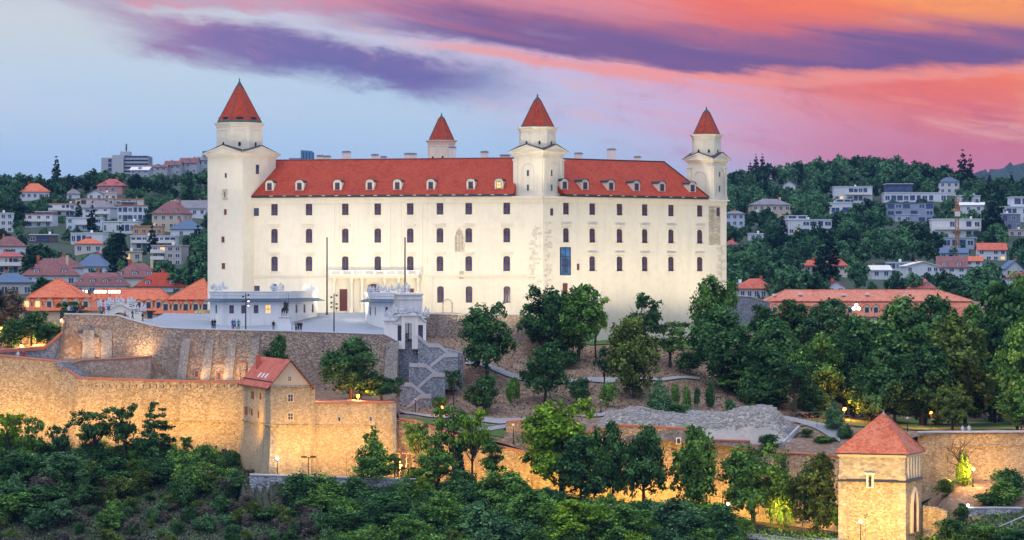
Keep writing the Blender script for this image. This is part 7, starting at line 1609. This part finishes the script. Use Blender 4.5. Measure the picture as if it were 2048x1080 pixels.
def house(label, px0, px1, ye, yb, wall, roof='flat', yr=None, rm='houseroof', rot=0, depth=None, rows=None, cols=None, name='house', win='punch', chim=1, fr='white', dorm=0, lit=(), band=None, balcony=None, upper=None, Yo=0.0, grp=None, base=6.0):
    """px0..px1 width, ye eave row, yb base row, yr ridge row (photo pixels); placed on the hillside where its base stands"""
    pm = (px0+px1)/2; Y = hY(pm, yb)+Yo; s = Y/F; w = (px1-px0)*s; h = (yb-ye)*s; d = depth or min(w*0.8, 12); rh = (ye-yr)*s if yr else 0
    BOX.append((px0, (yr or ye), px1, yb, Y))
    c = at(pm, yb, Y); root = thing(name, label, 'house' if name != 'apartment_block' else 'apartment block', (c.x, Y+d/2, c.z), R(rot), grp)
    wl = MB().box(-w/2, w/2, -d/2, d/2, -base, h); wm = paint(wall)
    if roof == 'gable_front': wl.add([(-w/2, -d/2, h), (w/2, -d/2, h), (0, -d/2, h+rh), (-w/2, d/2, h), (w/2, d/2, h), (0, d/2, h+rh)], [(0, 1, 2), (3, 5, 4), (0, 2, 5, 3), (1, 4, 5, 2)])
    if roof == 'gable': wl.add([(-w/2, -d/2, h), (-w/2, d/2, h), (-w/2, 0, h+rh), (w/2, -d/2, h), (w/2, d/2, h), (w/2, 0, h+rh)], [(0, 1, 2), (3, 5, 4), (0, 2, 5, 3), (1, 4, 5, 2)])
    wl.build('wall', wm, root, local=True)
    o = 0.45; rf = MB(); rmat = M[rm] if rm in M else rm
    if roof == 'flat':
        rf.box(-w/2-0.25, w/2+0.25, -d/2-0.25, d/2+0.25, h+0.002, h+0.35)
        rmat = paint(band) if band else wm
    elif roof == 'hip':
        rl = max(0.05, (w-d*0.9)/2) if w > d else 0.05; a = [(-w/2-o, -d/2-o, h), (w/2+o, -d/2-o, h), (w/2+o, d/2+o, h), (-w/2-o, d/2+o, h)]
        rf.add(a+[(x, y, z+0.2) for x, y, z in a]+[(-rl, 0, h+rh), (rl, 0, h+rh)], [(0, 1, 5, 4), (1, 2, 6, 5), (2, 3, 7, 6), (3, 0, 4, 7), (3, 2, 1, 0), (4, 5, 9, 8), (6, 7, 8, 9), (7, 4, 8), (5, 6, 9)])
    elif roof == 'gable':
        for sg in (-1, 1):
            q = [(-w/2-o, sg*(d/2+o), h-0.15), (w/2+o, sg*(d/2+o), h-0.15), (w/2+o, 0, h+rh+0.08), (-w/2-o, 0, h+rh+0.08)]; rf.add(q+[(x, y, z+0.2) for x, y, z in q], [(0, 1, 2, 3), (4, 5, 6, 7), (0, 1, 5, 4), (0, 3, 7, 4), (1, 2, 6, 5), (2, 3, 7, 6)])
    elif roof == 'gable_front':
        for sg in (-1, 1):
            q = [(sg*(w/2+o), -d/2-o, h-0.15), (sg*(w/2+o), d/2+o, h-0.15), (0, d/2+o, h+rh+0.08), (0, -d/2-o, h+rh+0.08)]; rf.add(q+[(x, y, z+0.2) for x, y, z in q], [(0, 1, 2, 3), (4, 5, 6, 7), (0, 1, 5, 4), (0, 3, 7, 4), (1, 2, 6, 5), (2, 3, 7, 6)])
    elif roof == 'mansard':
        u = d*0.16; a = [(-w/2-o, -d/2-o, h), (w/2+o, -d/2-o, h), (w/2+o, d/2+o, h), (-w/2-o, d/2+o, h)]; b = [(-w/2+u, -d/2+u, h+rh*0.7), (w/2-u, -d/2+u, h+rh*0.7), (w/2-u, d/2-u, h+rh*0.7), (-w/2+u, d/2-u, h+rh*0.7)]; e = [(x*0.85, y*0.35, h+rh) for x, y, z in b]
        rf.loft([a, b, e])
    ro = rf.build('roof', rmat, root, local=True)
    if roof not in ('flat',):
        for k in range(chim):
            x = (hrg.uniform(-0.3, 0.3))*w; MB().box(x-0.35, x+0.35, 0.3, 0.9, h+rh*0.3, h+rh+0.8).build('chimney', M['creamwall'] if k % 2 else M['houseroof'], ro, local=True)
    elif chim:
        x = hrg.uniform(-0.35, 0.35)*w; MB().box(x-0.4, x+0.4, 0.1, 0.8, h+0.352, h+1.3).build('chimney', M['white'], ro, local=True)
    for k in range(dorm):
        x = -w/2+w*(k+0.5)/dorm; z0 = h+rh*0.12; yf = -d/2+ (d/2)*0.10; dm = MB().box(x-0.6, x+0.6, yf, yf+2.2, z0, z0+1.25).build('dormer', wm, ro, local=True)
        MB().box(x-0.75, x+0.75, yf-0.15, yf+2.3, z0+1.252, z0+1.4).build('dormer_roof', rmat, dm, local=True); put('window', wmesh(0.7, 0.8, fr), dm, (x, yf-0.02, z0+0.65))
    if upper:
        f0, f1, hu, uc = upper; x0, x1 = -w/2+w*f0, -w/2+w*f1; hu *= s; MB().box(x0, x1, -d/2+1.2, d/2-0.2, h+0.352, h+hu).build('upper_floor', paint(uc), root, local=True); MB().box(x0-0.35, x1+0.35, -d/2+0.8, d/2, h+hu+0.002, h+hu+0.28).build('upper_roof', wm, root, local=True)
        n = max(1, int((x1-x0)/3.2))
        for k in range(n): put('window', wmesh((x1-x0)/n*0.7, max(0.8, hu*0.5), 'metal'), root, (x0+(x1-x0)*(k+0.5)/n, -d/2+1.19, h+0.35+hu*0.5))
    rows = rows or max(1, int(round(h/3.0))); fh = h/rows
    if win == 'ribbon':
        for r_ in range(rows):
            n = (cols*2 if cols else max(2, int(w/2.4)))
            for k in range(n):
                if hrg.random() < 0.22: continue
                ww = w/n*hrg.choice((0.55, 0.7, 0.82)); put('window', wmesh(ww, min(fh*hrg.choice((0.45, 0.52, 0.6)), 2.1), 'metal' if (r_+k) % 3 else fr, (r_*n+k) in lit, 1), root, (-w/2+w*(k+0.5)/n, -d/2, fh*(r_+0.52)))
    elif win == 'punch':
        n = cols or max(2, int(w/3.2))
        for r_ in range(rows):
            for k in range(n):
                if hrg.random() < 0.12: continue
                put('window', wmesh(min(1.3, w/n*0.55), min(1.5, fh*0.52), fr, (r_*n+k) in lit), root, (-w/2+w*(k+0.5)/n, -d/2, fh*(r_+0.55)))
        if abs(rot) > 12:
            for r_ in range(rows):
                for k in range(2):
                    sg = 1 if rot < 0 else -1; ob = put('window', wmesh(1.1, min(1.4, fh*0.5), fr), root, (sg*w/2, -d/2+d*(k+0.5)/2, fh*(r_+0.55))); ob.rotation_euler = (0, 0, R(90)*sg)
    if balcony is not None:
        for r_, f0, f1 in balcony:
            x0, x1 = -w/2+w*f0, -w/2+w*f1; z = fh*r_; MB().box(x0, x1, -d/2-1.3, -d/2-0.002, z-0.12, z+0.08).box(x0, x1, -d/2-1.3, -d/2-1.22, z+0.08, z+1.0).build('balcony', M['white'] if fr == 'white' else wm, root, local=True)
    return root
Wt, Cr, Be, Pk, Gr, Or, Lb = (0.70, 0.73, 0.80), (0.66, 0.62, 0.55), (0.62, 0.52, 0.40), (0.55, 0.30, 0.30), (0.42, 0.43, 0.46), (0.58, 0.33, 0.16), (0.45, 0.55, 0.66)
BrK, Nv = (0.40, 0.18, 0.12), (0.06, 0.08, 0.16)
# ---- left hillside
house('white house with wavy bright orange hipped roof on the left skyline', 36, 94, 384, 400, Wt, 'hip', 366, 'orangeroof', 12, cols=5)
house('pink house with rose red hipped roof just below the hotel', 196, 247, 372, 388, Pk, 'hip', 357, 'pinkroof', -6, cols=4, dorm=2)
house('small grey roofed house among trees below the skyline spruce', 132, 158, 388, 400, Wt, 'hip', 378, 'greyroof', 10)
house('white house with low grey gable left of the pink house', 176, 208, 388, 400, Wt, 'gable_front', 380, 'greyroof', -8, cols=2)
house('small plain white house right below the pink house', 208, 232, 386, 404, Cr, 'flat', rot=5, cols=2, rows=1)
house('white modern house with balcony under a long orange roof edge', 98, 150, 408, 433, Wt, 'flat', rot=-4, win='ribbon', rows=2, cols=3, band=(0.62, 0.22, 0.12), balcony=[(1, 0.02, 0.9)])
house('long low white building with orange roof edge in the upper left', 150, 226, 398, 411, Cr, 'flat', rot=2, win='ribbon', rows=1, band=(0.62, 0.22, 0.12))
house('low white building with orange roof edge right of the long one', 232, 288, 399, 413, Cr, 'flat', rot=-3, win='ribbon', rows=1, band=(0.62, 0.22, 0.12))
house('grey hipped roof villa with white curved gable', 168, 226, 416, 439, Wt, 'hip', 400, 'greyroof', -12, cols=3, balcony=[(1, 0.5, 0.95)])
house('white and brick modern house with blue glass', 232, 292, 412, 442, Wt, 'flat', rot=8, win='ribbon', rows=2, cols=3, band=BrK, upper=(0.1, 0.6, 8, BrK))
house('big beige villa with plum coloured pyramid roof', 308, 374, 428, 460, Be, 'hip', 402, 'purpleroof', -14, cols=4, chim=2, dorm=2)
house('long pale building with low grey gable roof beside the castle tower', 338, 414, 417, 433, Wt, 'gable', 401, 'greyroof', -4, cols=5)
house('white flat block at the left frame edge', -14, 24, 427, 466, (0.66, 0.68, 0.70), 'flat', rot=6, cols=3, rows=3, name='apartment_block')
house('white flat house with orange brick centre', 52, 107, 429, 456, Wt, 'flat', rot=-5, rows=2, cols=3, band=BrK, upper=(0.35, 0.95, 5, BrK), balcony=[(1, 0.0, 0.98)])
house('white two storey flat house with pale window bands', 131, 202, 436, 462, (0.62, 0.70, 0.78), 'flat', rot=4, rows=2, cols=5, balcony=[(1, 0.25, 0.6)])
house('low white flat house in the middle of the left hillside', 207, 278, 444, 468, Wt, 'flat', rot=-3, rows=1, cols=4, win='ribbon')
house('ochre orange flat topped house', 264, 324, 453, 474, Or, 'flat', rot=3, rows=1, cols=4, band=Or)
house('long white terraced house with dark window recesses', 260, 350, 473, 498, Wt, 'flat', rot=2, rows=2, cols=4, win='ribbon', balcony=[(1, 0.02, 0.98)])
house('white house with blue pyramid roof near the castle tower', 343, 401, 459, 476, Wt, 'hip', 440, 'blueroof', -6, cols=4)
house('white flat house with one dark opening', 143, 207, 467, 488, Wt, 'flat', rot=-4, rows=1, cols=3, win='ribbon')
house('house with bright orange low hipped roof', 148, 203, 488, 508, Cr, 'hip', 477, 'orangeroof', 4, cols=3)
house('grey apartment house with balconies below the white terrace', 306, 368, 492, 532, (0.50, 0.46, 0.44), 'flat', rot=-10, rows=3, cols=4, balcony=[(1, 0.0, 0.45), (2, 0.0, 0.45)], name='apartment_block', lit=(9,))
house('white house with dull plum roof at the left edge', -16, 46, 493, 514, Wt, 'hip', 472, 'purpleroof', 8, cols=4)
house('house with glazed front and rose roof at the left edge', -12, 43, 514, 548, Cr, 'hip', 503, 'pinkroof', 4, rows=2, cols=3, win='ribbon', balcony=[(1, 0.05, 0.95)])
house('small beige flat house under the dark trees', 245, 282, 504, 524, Be, 'flat', rot=6, rows=1, cols=2, lit=(0,))
house('house with steep blue tent roof', 156, 214, 534, 548, Wt, 'hip', 508, 'blueroof', -10, cols=3)
house('large house with spreading plum red roof and white dormers', 40, 150, 552, 572, Wt, 'hip', 516, 'purpleroof', 7, dorm=2, chim=2)
house('plum roofed house rising behind the large spreading roof', 96, 156, 536, 556, Wt, 'hip', 513, 'purpleroof', -8, chim=1)
house('long plum mansard building with a row of white dormers', 142, 248, 572, 592, Wt, 'mansard', 545, 'purpleroof', 3, dorm=4, depth=12)
house('house with broken plum red roof and grey stone dormers', 226, 318, 556, 578, Cr, 'hip', 526, 'purpleroof', -6, dorm=3, chim=3)
house('house with bright red roof and pale skylights near the castle', 268, 364, 574, 590, Wt, 'hip', 545, 'redroof', 5, dorm=2)
house('blue roofed house with big windows at the left edge', -30, 60, 566, 596, (0.55, 0.52, 0.50), 'hip', 546, 'blueroof', 8, cols=4)
house('dark timber pavilion among the trees', 58, 110, 470, 486, (0.12, 0.09, 0.10), 'flat', rot=3, rows=1, cols=2, win='ribbon', band=Wt)
# hotel and terraces on the crest
Yh = 1420
h1 = thing('hotel_block', 'grey slab hotel block with rooftop antenna on the left skyline', 'hotel', (xat(252, Yh), Yh, zat(356, Yh)))
BOX.append((205, 306, 298, 350, Yh)); s_ = Yh/F
def hb(px0, px1, yt, yb, y0, y1, m, nm, par): o = MB().box(xat(px0, Yh), xat(px1, Yh), Yh+y0, Yh+y1, zat(yb, Yh), zat(yt, Yh)).build(nm, m, par); return o
gw = paint((0.44, 0.46, 0.52)); hb(205, 228, 316, 366, -4, 12, gw, 'wing', h1); hb(228, 250, 311, 366, -6, 14, paint((0.50, 0.52, 0.58)), 'stair_tower', h1); hb(250, 298, 312, 366, -3, 14, paint((0.26, 0.29, 0.38)), 'wall', h1)
hb(240, 260, 303, 311, 0, 6, gw, 'plant_room', h1)
for k in range(5):
    z = zat(319+k*7.2, Yh); MB().box(xat(251, Yh), xat(298.5, Yh), Yh-4.2, Yh-3.002, z-0.3, z+0.7).build('balcony', paint((0.42, 0.46, 0.55)), h1)
    for j in range(7): put('window', wmesh(1.4, 0.9, 'metal'), h1, Vector((xat(254+j*6.6, Yh), Yh-3, z+1.25))-origin(h1))
for k in range(3): put('window', wmesh(1.5, 1.6, 'metal'), h1, Vector((xat(222, Yh), Yh-4, zat(322+k*9, Yh)))-origin(h1))
mb = MB().tube([(xat(251, Yh), Yh+3, zat(303, Yh)), (xat(251, Yh), Yh+3, zat(287, Yh))], 0.28, 6)
for k in range(5): mb.box(xat(251, Yh)-0.7+0.1*k, xat(251, Yh)+0.5, Yh+2.8, Yh+3.2, zat(299-k*2.4, Yh), zat(298-k*2.4, Yh))
mb.build('antenna', M['metal'], h1)
for px0, px1, yr, ye, yb, rm, lab in ((262, 300, 334, 340, 356, 'white', 'pale roofed terrace right below the hotel block'), (298, 334, 330, 334, 352, 'purpleroof', 'stepped terrace with plum roofs on the left crest'), (330, 362, 322, 330, 350, 'purpleroof', 'stepped terrace with sloping pale flank on the left crest'), (360, 396, 316, 326, 348, 'purpleroof', 'highest stepped terrace with plum roof near the castle tower'), (394, 425, 314, 320, 345, 'greyroof', 'grey terrace end beside the castle tower')):
    house(lab, px0, px1, ye, yb, (0.40, 0.43, 0.50), 'gable', yr, rm, hrg.uniform(-10, 10), rows=2, cols=3, chim=1, dorm=1)
# far city blocks behind the castle
for px0, px1, yt, lab, c_ in ((578, 604, 316, 'low blue grey block peeping over the castle roof at left', (0.16, 0.30, 0.48)), (602, 626, 304, 'ribbed blue grey silo block peeping over the castle roof', (0.12, 0.26, 0.44)), (405, 426, 302, 'blue grey block beside the left castle tower', (0.14, 0.28, 0.46))):
    Yb = 2200; o = thing('tower_block', lab, 'tower block', (xat((px0+px1)/2, Yb), Yb, zat(420, Yb))); MB().box(xat(px0, Yb), xat(px1, Yb), Yb, Yb+15, zat(440, Yb), zat(yt, Yb)).build('wall', paint(c_), o)
    if px0 == 602:
        for k in range(4): x = xat(604.5+k*6, Yb); MB().lathe([(1.15, 0), (1.15, zat(300.5+k*0.5, Yb)-zat(440, Yb))], (x, Yb-1.0, zat(440, Yb)), 10).build('silo', paint(c_), o)
# ---- right hillside
house('pale blue grey block beside the right castle tower', 1452, 1490, 428, 466, (0.52, 0.60, 0.72), 'hip', 421, 'greyroof', -6, rows=3, cols=3, name='apartment_block')
house('wide beige villa with grey hipped roof and columned balconies', 1503, 1580, 410, 438, Be, 'hip', 397, 'greyroof', 3, rows=2, cols=6, chim=2, balcony=[(1, 0.05, 0.5)], lit=(5,))
house('white cubic villa with chimney and long low wing', 1574, 1662, 440, 470, Wt, 'flat', rot=3, rows=2, cols=3, win='ribbon', upper=(0.0, 0.45, 8, Wt), lit=(1,))
house('white cube house with tall blue window', 1661, 1706, 406, 435, Wt, 'flat', rot=-4, rows=1, cols=1, win='ribbon', upper=(0.3, 0.95, 7, Lb))
house('white modern villa with two open floors on the upper right', 1668, 1744, 374, 404, Wt, 'flat', rot=2, rows=2, cols=4, win='ribbon', lit=(1,), balcony=[(1, 0.3, 0.98)])
house('very long white modern villa with dark glass ribbon', 1770, 1894, 386, 406, Wt, 'flat', rot=-2, rows=1, cols=5, win='ribbon', upper=(0.03, 0.46, 18, Nv))
house('dark blue glass villa on a pale base', 1776, 1868, 406, 446, (0.30, 0.36, 0.50), 'flat', rot=-3, rows=3, cols=3, win='ribbon', band=Nv)
house('white house with blue roof and square stair tower', 1880, 1920, 364, 388, Wt, 'hip', 354, 'blueroof', -5, rows=2, cols=3)
house('low white house right of the stair tower house', 1918, 1960, 392, 412, Wt, 'flat', rot=3, rows=1, cols=3)
house('low white angular house above the framed villa', 1912, 1972, 410, 426, Wt, 'gable', 405, 'white', -12, rows=1, cols=3)
house('great white framed villa with full width blue glazing', 1866, 1964, 439, 478, (0.80, 0.80, 0.82), 'flat', rot=-4, rows=2, cols=3, win='ribbon', balcony=[(1, 0.05, 0.95)])
house('pale basement storey under the great framed villa', 1888, 1950, 476, 496, Lb, 'flat', rot=-4, rows=1, cols=2, win='ribbon', chim=0)
house('white stacked modern house at the right frame edge', 2010, 2075, 414, 446, Wt, 'flat', rot=5, rows=2, cols=3, win='ribbon', upper=(0.25, 1.0, 20, Wt))
house('dark loggia house at the right frame edge', 2004, 2040, 428, 462, (0.20, 0.24, 0.36), 'flat', rot=4, rows=2, cols=2, win='ribbon', band=Wt)
house('pinkish low house under the loggia house', 2015, 2060, 460, 476, (0.62, 0.50, 0.46), 'flat', rot=4, rows=1, cols=3)
house('white house with bright red gable roof at right', 1958, 2014, 500, 522, Wt, 'gable', 487, 'houseroof', -4, rows=2, cols=4, lit=(3,))
house('small white house with orange roof beside the bright red gable', 1932, 1966, 522, 532, Wt, 'gable', 514, 'orangeroof', -8, rows=1, cols=2)
house('white house with steep dark brown roof and two dormers', 1880, 1938, 535, 558, Wt, 'gable', 514, 'purpleroof', -10, rows=2, cols=3, dorm=2, depth=10)
house('white house with wide pale flat gable', 1810, 1876, 532, 562, Wt, 'gable_front', 524, 'white', 6, rows=2, cols=5)
house('white and blue flat house left of the pale gable house', 1776, 1826, 526, 552, (0.58, 0.66, 0.76), 'flat', rot=-3, rows=2, cols=3, win='ribbon')
house('white garage wing with sloping roof', 1740, 1780, 540, 556, Wt, 'gable', 532, 'white', 10, rows=1, cols=2)
house('house with dark crimson mansard roof behind the barracks', 1815, 1870, 577, 594, Wt, 'mansard', 557, M['redroof'].name and 'pinkroof', 2, dorm=2, depth=11)
house('tall house with red roof half hidden by dark trees', 1640, 1697, 532, 562, Cr, 'hip', 512, 'houseroof', -8, rows=3, cols=3, chim=2)
house('small red roofed house end left of the hidden tall house', 1606, 1636, 532, 558, Cr, 'hip', 520, 'houseroof', 8, rows=2, cols=2)
house('cream house with rose red hipped roof next to the castle', 1476, 1546, 578, 600, Cr, 'hip', 557, 'houseroof', 4, rows=1, cols=5, chim=1)
house('small flat grey house left of the rose roofed house', 1460, 1490, 568, 592, (0.55, 0.58, 0.64), 'flat', rot=4, rows=1, cols=2, win='ribbon')
house('white house with steep crimson gable peeping over the barracks', 1655, 1692, 574, 590, Wt, 'gable_front', 562, 'pinkroof', -6, rows=1, cols=2)
house('pale blue roofed house at the right edge above the trees', 2008, 2046, 538, 556, Wt, 'gable_front', 522, 'blueroof', 12, rows=1, cols=3)
house('rose roofed house low at the right frame edge', 2016, 2080, 556, 570, Wt, 'hip', 544, 'pinkroof', 4, rows=1, cols=3)
house('little white house in the wood left of the modern villa', 1568, 1592, 370, 386, Wt, 'gable_front', 362, 'greyroof', -10, rows=1, cols=2)
house('small white cabin below the beige villa', 1498, 1526, 468, 482, Wt, 'flat', rot=5, rows=1, cols=2)
house('small red roofed house beside the castle wall', 1452, 1474, 490, 500, Wt, 'hip', 480, 'pinkroof', 0, rows=1, cols=2)
house('long blue glazed low house under the crane', 1886, 1940, 506, 518, Lb, 'gable', 497, 'blueroof', -14, rows=1, cols=4)
house('bluish low wall house in the trees above the crane', 1790, 1840, 430, 446, Lb, 'flat', rot=0, rows=1, cols=3)
# crane
Yc = hY(1914, 500); cr_ = thing('tower_crane', 'slim orange tower crane standing before the great framed villa', 'crane', at(1914, 506, Yc-9)); mb = MB(); b_, t_ = at(1914, 508, Yc-9), at(1914, 397, Yc-9); q = 0.55
for dx in (-q, q):
    for dy in (-q, q): mb.tube([(b_.x+dx, b_.y+dy, b_.z), (t_.x+dx, t_.y+dy, t_.z)], 0.11, 4)
n = 22
for k in range(n):
    z0, z1 = b_.z+(t_.z-b_.z)*k/n, b_.z+(t_.z-b_.z)*(k+1)/n; sg = 1 if k % 2 else -1; mb.tube([(b_.x-sg*q, b_.y-q, z0), (b_.x+sg*q, b_.y-q, z1)], 0.07, 4); mb.tube([(b_.x-sg*q, b_.y+q, z0), (b_.x+sg*q, b_.y+q, z1)], 0.07, 4)
om = paint((0.50, 0.20, 0.07)); mb.build('mast', om, cr_); z = zat(421, Yc-9); mb = MB(); mb.box(b_.x-2.2, b_.x+1.2, b_.y-0.5, b_.y+0.5, z-0.3, z+0.25).build('jib', om, cr_)
MB().box(b_.x-0.9, b_.x+0.9, b_.y-1.4, b_.y-0.56, z-2.2, z-0.4).build('cab', M['white'], cr_)
# ---- woods
def far_proto(kind, seed):
    rng = np.random.default_rng(seed)
    if kind == 'con':
        lobes = [(0, 0, z, r, 0.8) for z, r in ((1.2, 1.7), (2.6, 1.6), (4.0, 1.35), (5.4, 1.05), (6.8, 0.75), (8.1, 0.45), (9.2, 0.22))]; n, ls = 900, 0.42
    else:
        lobes = [(0, 0, 5.4, 2.9)]+[(2.1*math.cos(a), 2.1*math.sin(a), rng.uniform(3.2, 6.8), rng.uniform(1.4, 2.0)) for a in np.linspace(0, 6.28, 7)[:-1]+rng.uniform(0, 1)]+[(rng.normal()*0.8, rng.normal()*0.8, 7.9, 1.5)]; n, ls = 1300, 0.58
    P, N_, t = crown_points(rng, lobes, n, 12, 0.16, 0.3, 0.1); return P, N_, rng.uniform(0.7, 1.3, n)*ls, t
FP = {'dec': [far_proto('dec', s) for s in (5, 6, 7, 8)], 'con': [far_proto('con', s) for s in (9, 10)]}
FM = {k: [leaf_mesh(('far_tree' if k == 'dec' else 'far_spruce'), *p, M['leaffar' if k == 'dec' else 'needle'], np.random.default_rng(1)) for p in v] for k, v in FP.items()}
frg = random.Random(9); npr = np.random.default_rng(9)
def covers(px, yb, w, h, Y):
    for (a, t, b, bt, Yh_) in BOX:
        if Y < Yh_ and px+w*0.42 > a and px-w*0.42 < b and yb-h*0.9 < bt-(bt-t)*(0.30 if px < 900 else 0.48) and yb > t: return True
    return False
mass = {'dec': [], 'con': []}; cnts = {'L': 0, 'R': 0}
def far_tree(px, yb, h, kind, force=False):
    Y = hY(px, yb); hp = h*F/Y; wp = hp*(0.75 if kind == 'dec' else 0.36)
    if not force and covers(px, yb, wp, hp, Y): return False
    side = 'L' if px < 900 else 'R'; cap = 115 if side == 'L' else 165
    if cnts[side] < cap and yb < 615:
        cnts[side] += 1; me = FM[kind][frg.randrange(len(FM[kind]))]; o = bpy.data.objects.new(me.name.split('.')[0], me); COL.objects.link(o)
        o.location = (xat(px, Y), Y, hill_z(px, yb)-0.3); o.rotation_euler = (0, 0, frg.uniform(0, 6.28)); o.scale = (h/9.5*frg.uniform(0.95, 1.25), )*2+(h/9.5,)
        tag(o, ('broadleaf tree among the houses of the left hillside', 'dark spruce among the houses of the left hillside', 'broadleaf tree of the wooded right hillside', 'dark spruce of the wooded right hillside')[(0 if side == 'L' else 2)+(kind == 'con')], 'tree', ('trees on the left hillside', 'spruces on the left hillside', 'trees on the right hillside', 'spruces on the right hillside')[(0 if side == 'L' else 2)+(kind == 'con')], 'thing')
    else: mass[kind].append((xat(px, Y), Y, hill_z(px, yb)-0.3, h, frg.uniform(0, 6.28)))
    return True
# named conifers first
for px, yb, h in ((113, 382, 17), (46, 440, 0), (184, 470, 13), (157, 455, 12), (240, 540, 15), (226, 535, 12), (305, 508, 11), (1925, 385, 22), (1940, 388, 20), (1627, 478, 8), (1637, 480, 8), (1566, 470, 9), (1650, 566, 15), (1662, 566, 16), (1638, 562, 12), (1985, 470, 18), (1996, 480, 17), (1976, 480, 15), (1512, 352, 12), (1525, 355, 13), (1500, 362, 11), (1835, 560, 8), (395, 500, 10)):
    if h: far_tree(px, yb, h, 'con', True)
def scatter(p0, p1, n, hh):
    for k in range(n):
        px = frg.uniform(p0, p1); sk = float(np.interp(px, *SKY)); u = frg.random(); yb = sk+4+(618-sk)*u
        far_tree(px, yb, frg.uniform(*hh)*(1.0 if yb > 400 else 1.15), 'con' if frg.random() < 0.13 else 'dec')
def skyline(p0, p1, step, hh):
    px = p0
    while px < p1: far_tree(px, float(np.interp(px, *SKY))+frg.uniform(3, 12), frg.uniform(*hh), 'dec' if frg.random() < 0.85 else 'con'); px += frg.uniform(0.6, 1.4)*step
cnts = {'L': 60, 'R': 60}
skyline(-20, 420, 13, (6, 9)); skyline(1452, 2060, 11, (7, 11))
cnts = {'L': 0, 'R': 0}
scatter(-20, 425, 420, (6, 10)); scatter(1445, 2070, 640, (7, 11.5))
scatter(-20, 425, 420, (3.2, 5)); scatter(1445, 2070, 420, (3.4, 5.5))
scatter(-300, -20, 120, (6, 10)); scatter(2070, 2300, 120, (7, 11)); scatter(425, 700, 170, (6, 9)); scatter(1220, 1445, 150, (7, 10)); scatter(-300, -20, 80, (6, 10)); scatter(2070, 2350, 120, (7, 11))
def merged(kind, lst, name, label):
    if not lst: return
    Ps, Ns, Ss, Ts = [], [], [], []
    for (x, y, z, h, a) in lst:
        P, N_, S, T_ = FP[kind][frg.randrange(len(FP[kind]))]; k = h/9.5; c, s = math.cos(a), math.sin(a); Rm = np.array([[c, -s, 0], [s, c, 0], [0, 0, 1]])
        sel = npr.random(len(P)) < 0.75
        Ps.append((P[sel]*k)@Rm.T+np.array([x, y, z])); Ns.append(N_[sel]@Rm.T); Ss.append(S[sel]*k*1.1); Ts.append(np.clip(T_[sel]+frg.uniform(-0.25, 0.2), 0, 1))
    me = leaf_mesh(name, np.concatenate(Ps), np.concatenate(Ns), np.concatenate(Ss), np.concatenate(Ts), M['leaffar' if kind == 'dec' else 'needle'], npr); o = bpy.data.objects.new(name, me); COL.objects.link(o); tag(o, label, 'woodland', None, 'stuff')
merged('dec', mass['dec'], 'woodland', 'broadleaf woodland covering the hillsides behind the houses'); merged('con', mass['con'], 'spruce_wood', 'dark spruces scattered through the hillside woods')
# ------------------------------------------------------------------ air: thin blue haze over the valley
hz = MB().box(-8500, 8500, -400, 7200, -18, 330).build('haze', [])
hm = bpy.data.materials.new('haze'); hm.use_nodes = True; ht = NT(hm.node_tree); ht.n.remove(ht.n['Principled BSDF'])
pv = ht.new('ShaderNodeVolumePrincipled'); pv.inputs['Density'].default_value = 0.000042; pv.inputs['Color'].default_value = (0.26, 0.46, 1.0, 1); pv.inputs['Anisotropy'].default_value = 0.0
ht.l.new(pv.outputs[0], ht.n['Material Output'].inputs['Volume']); hz.data.materials.append(hm); hz['kind'] = 'stuff'; hz['label'] = 'thin blue evening haze over the valley and hills'; hz['category'] = 'haze'
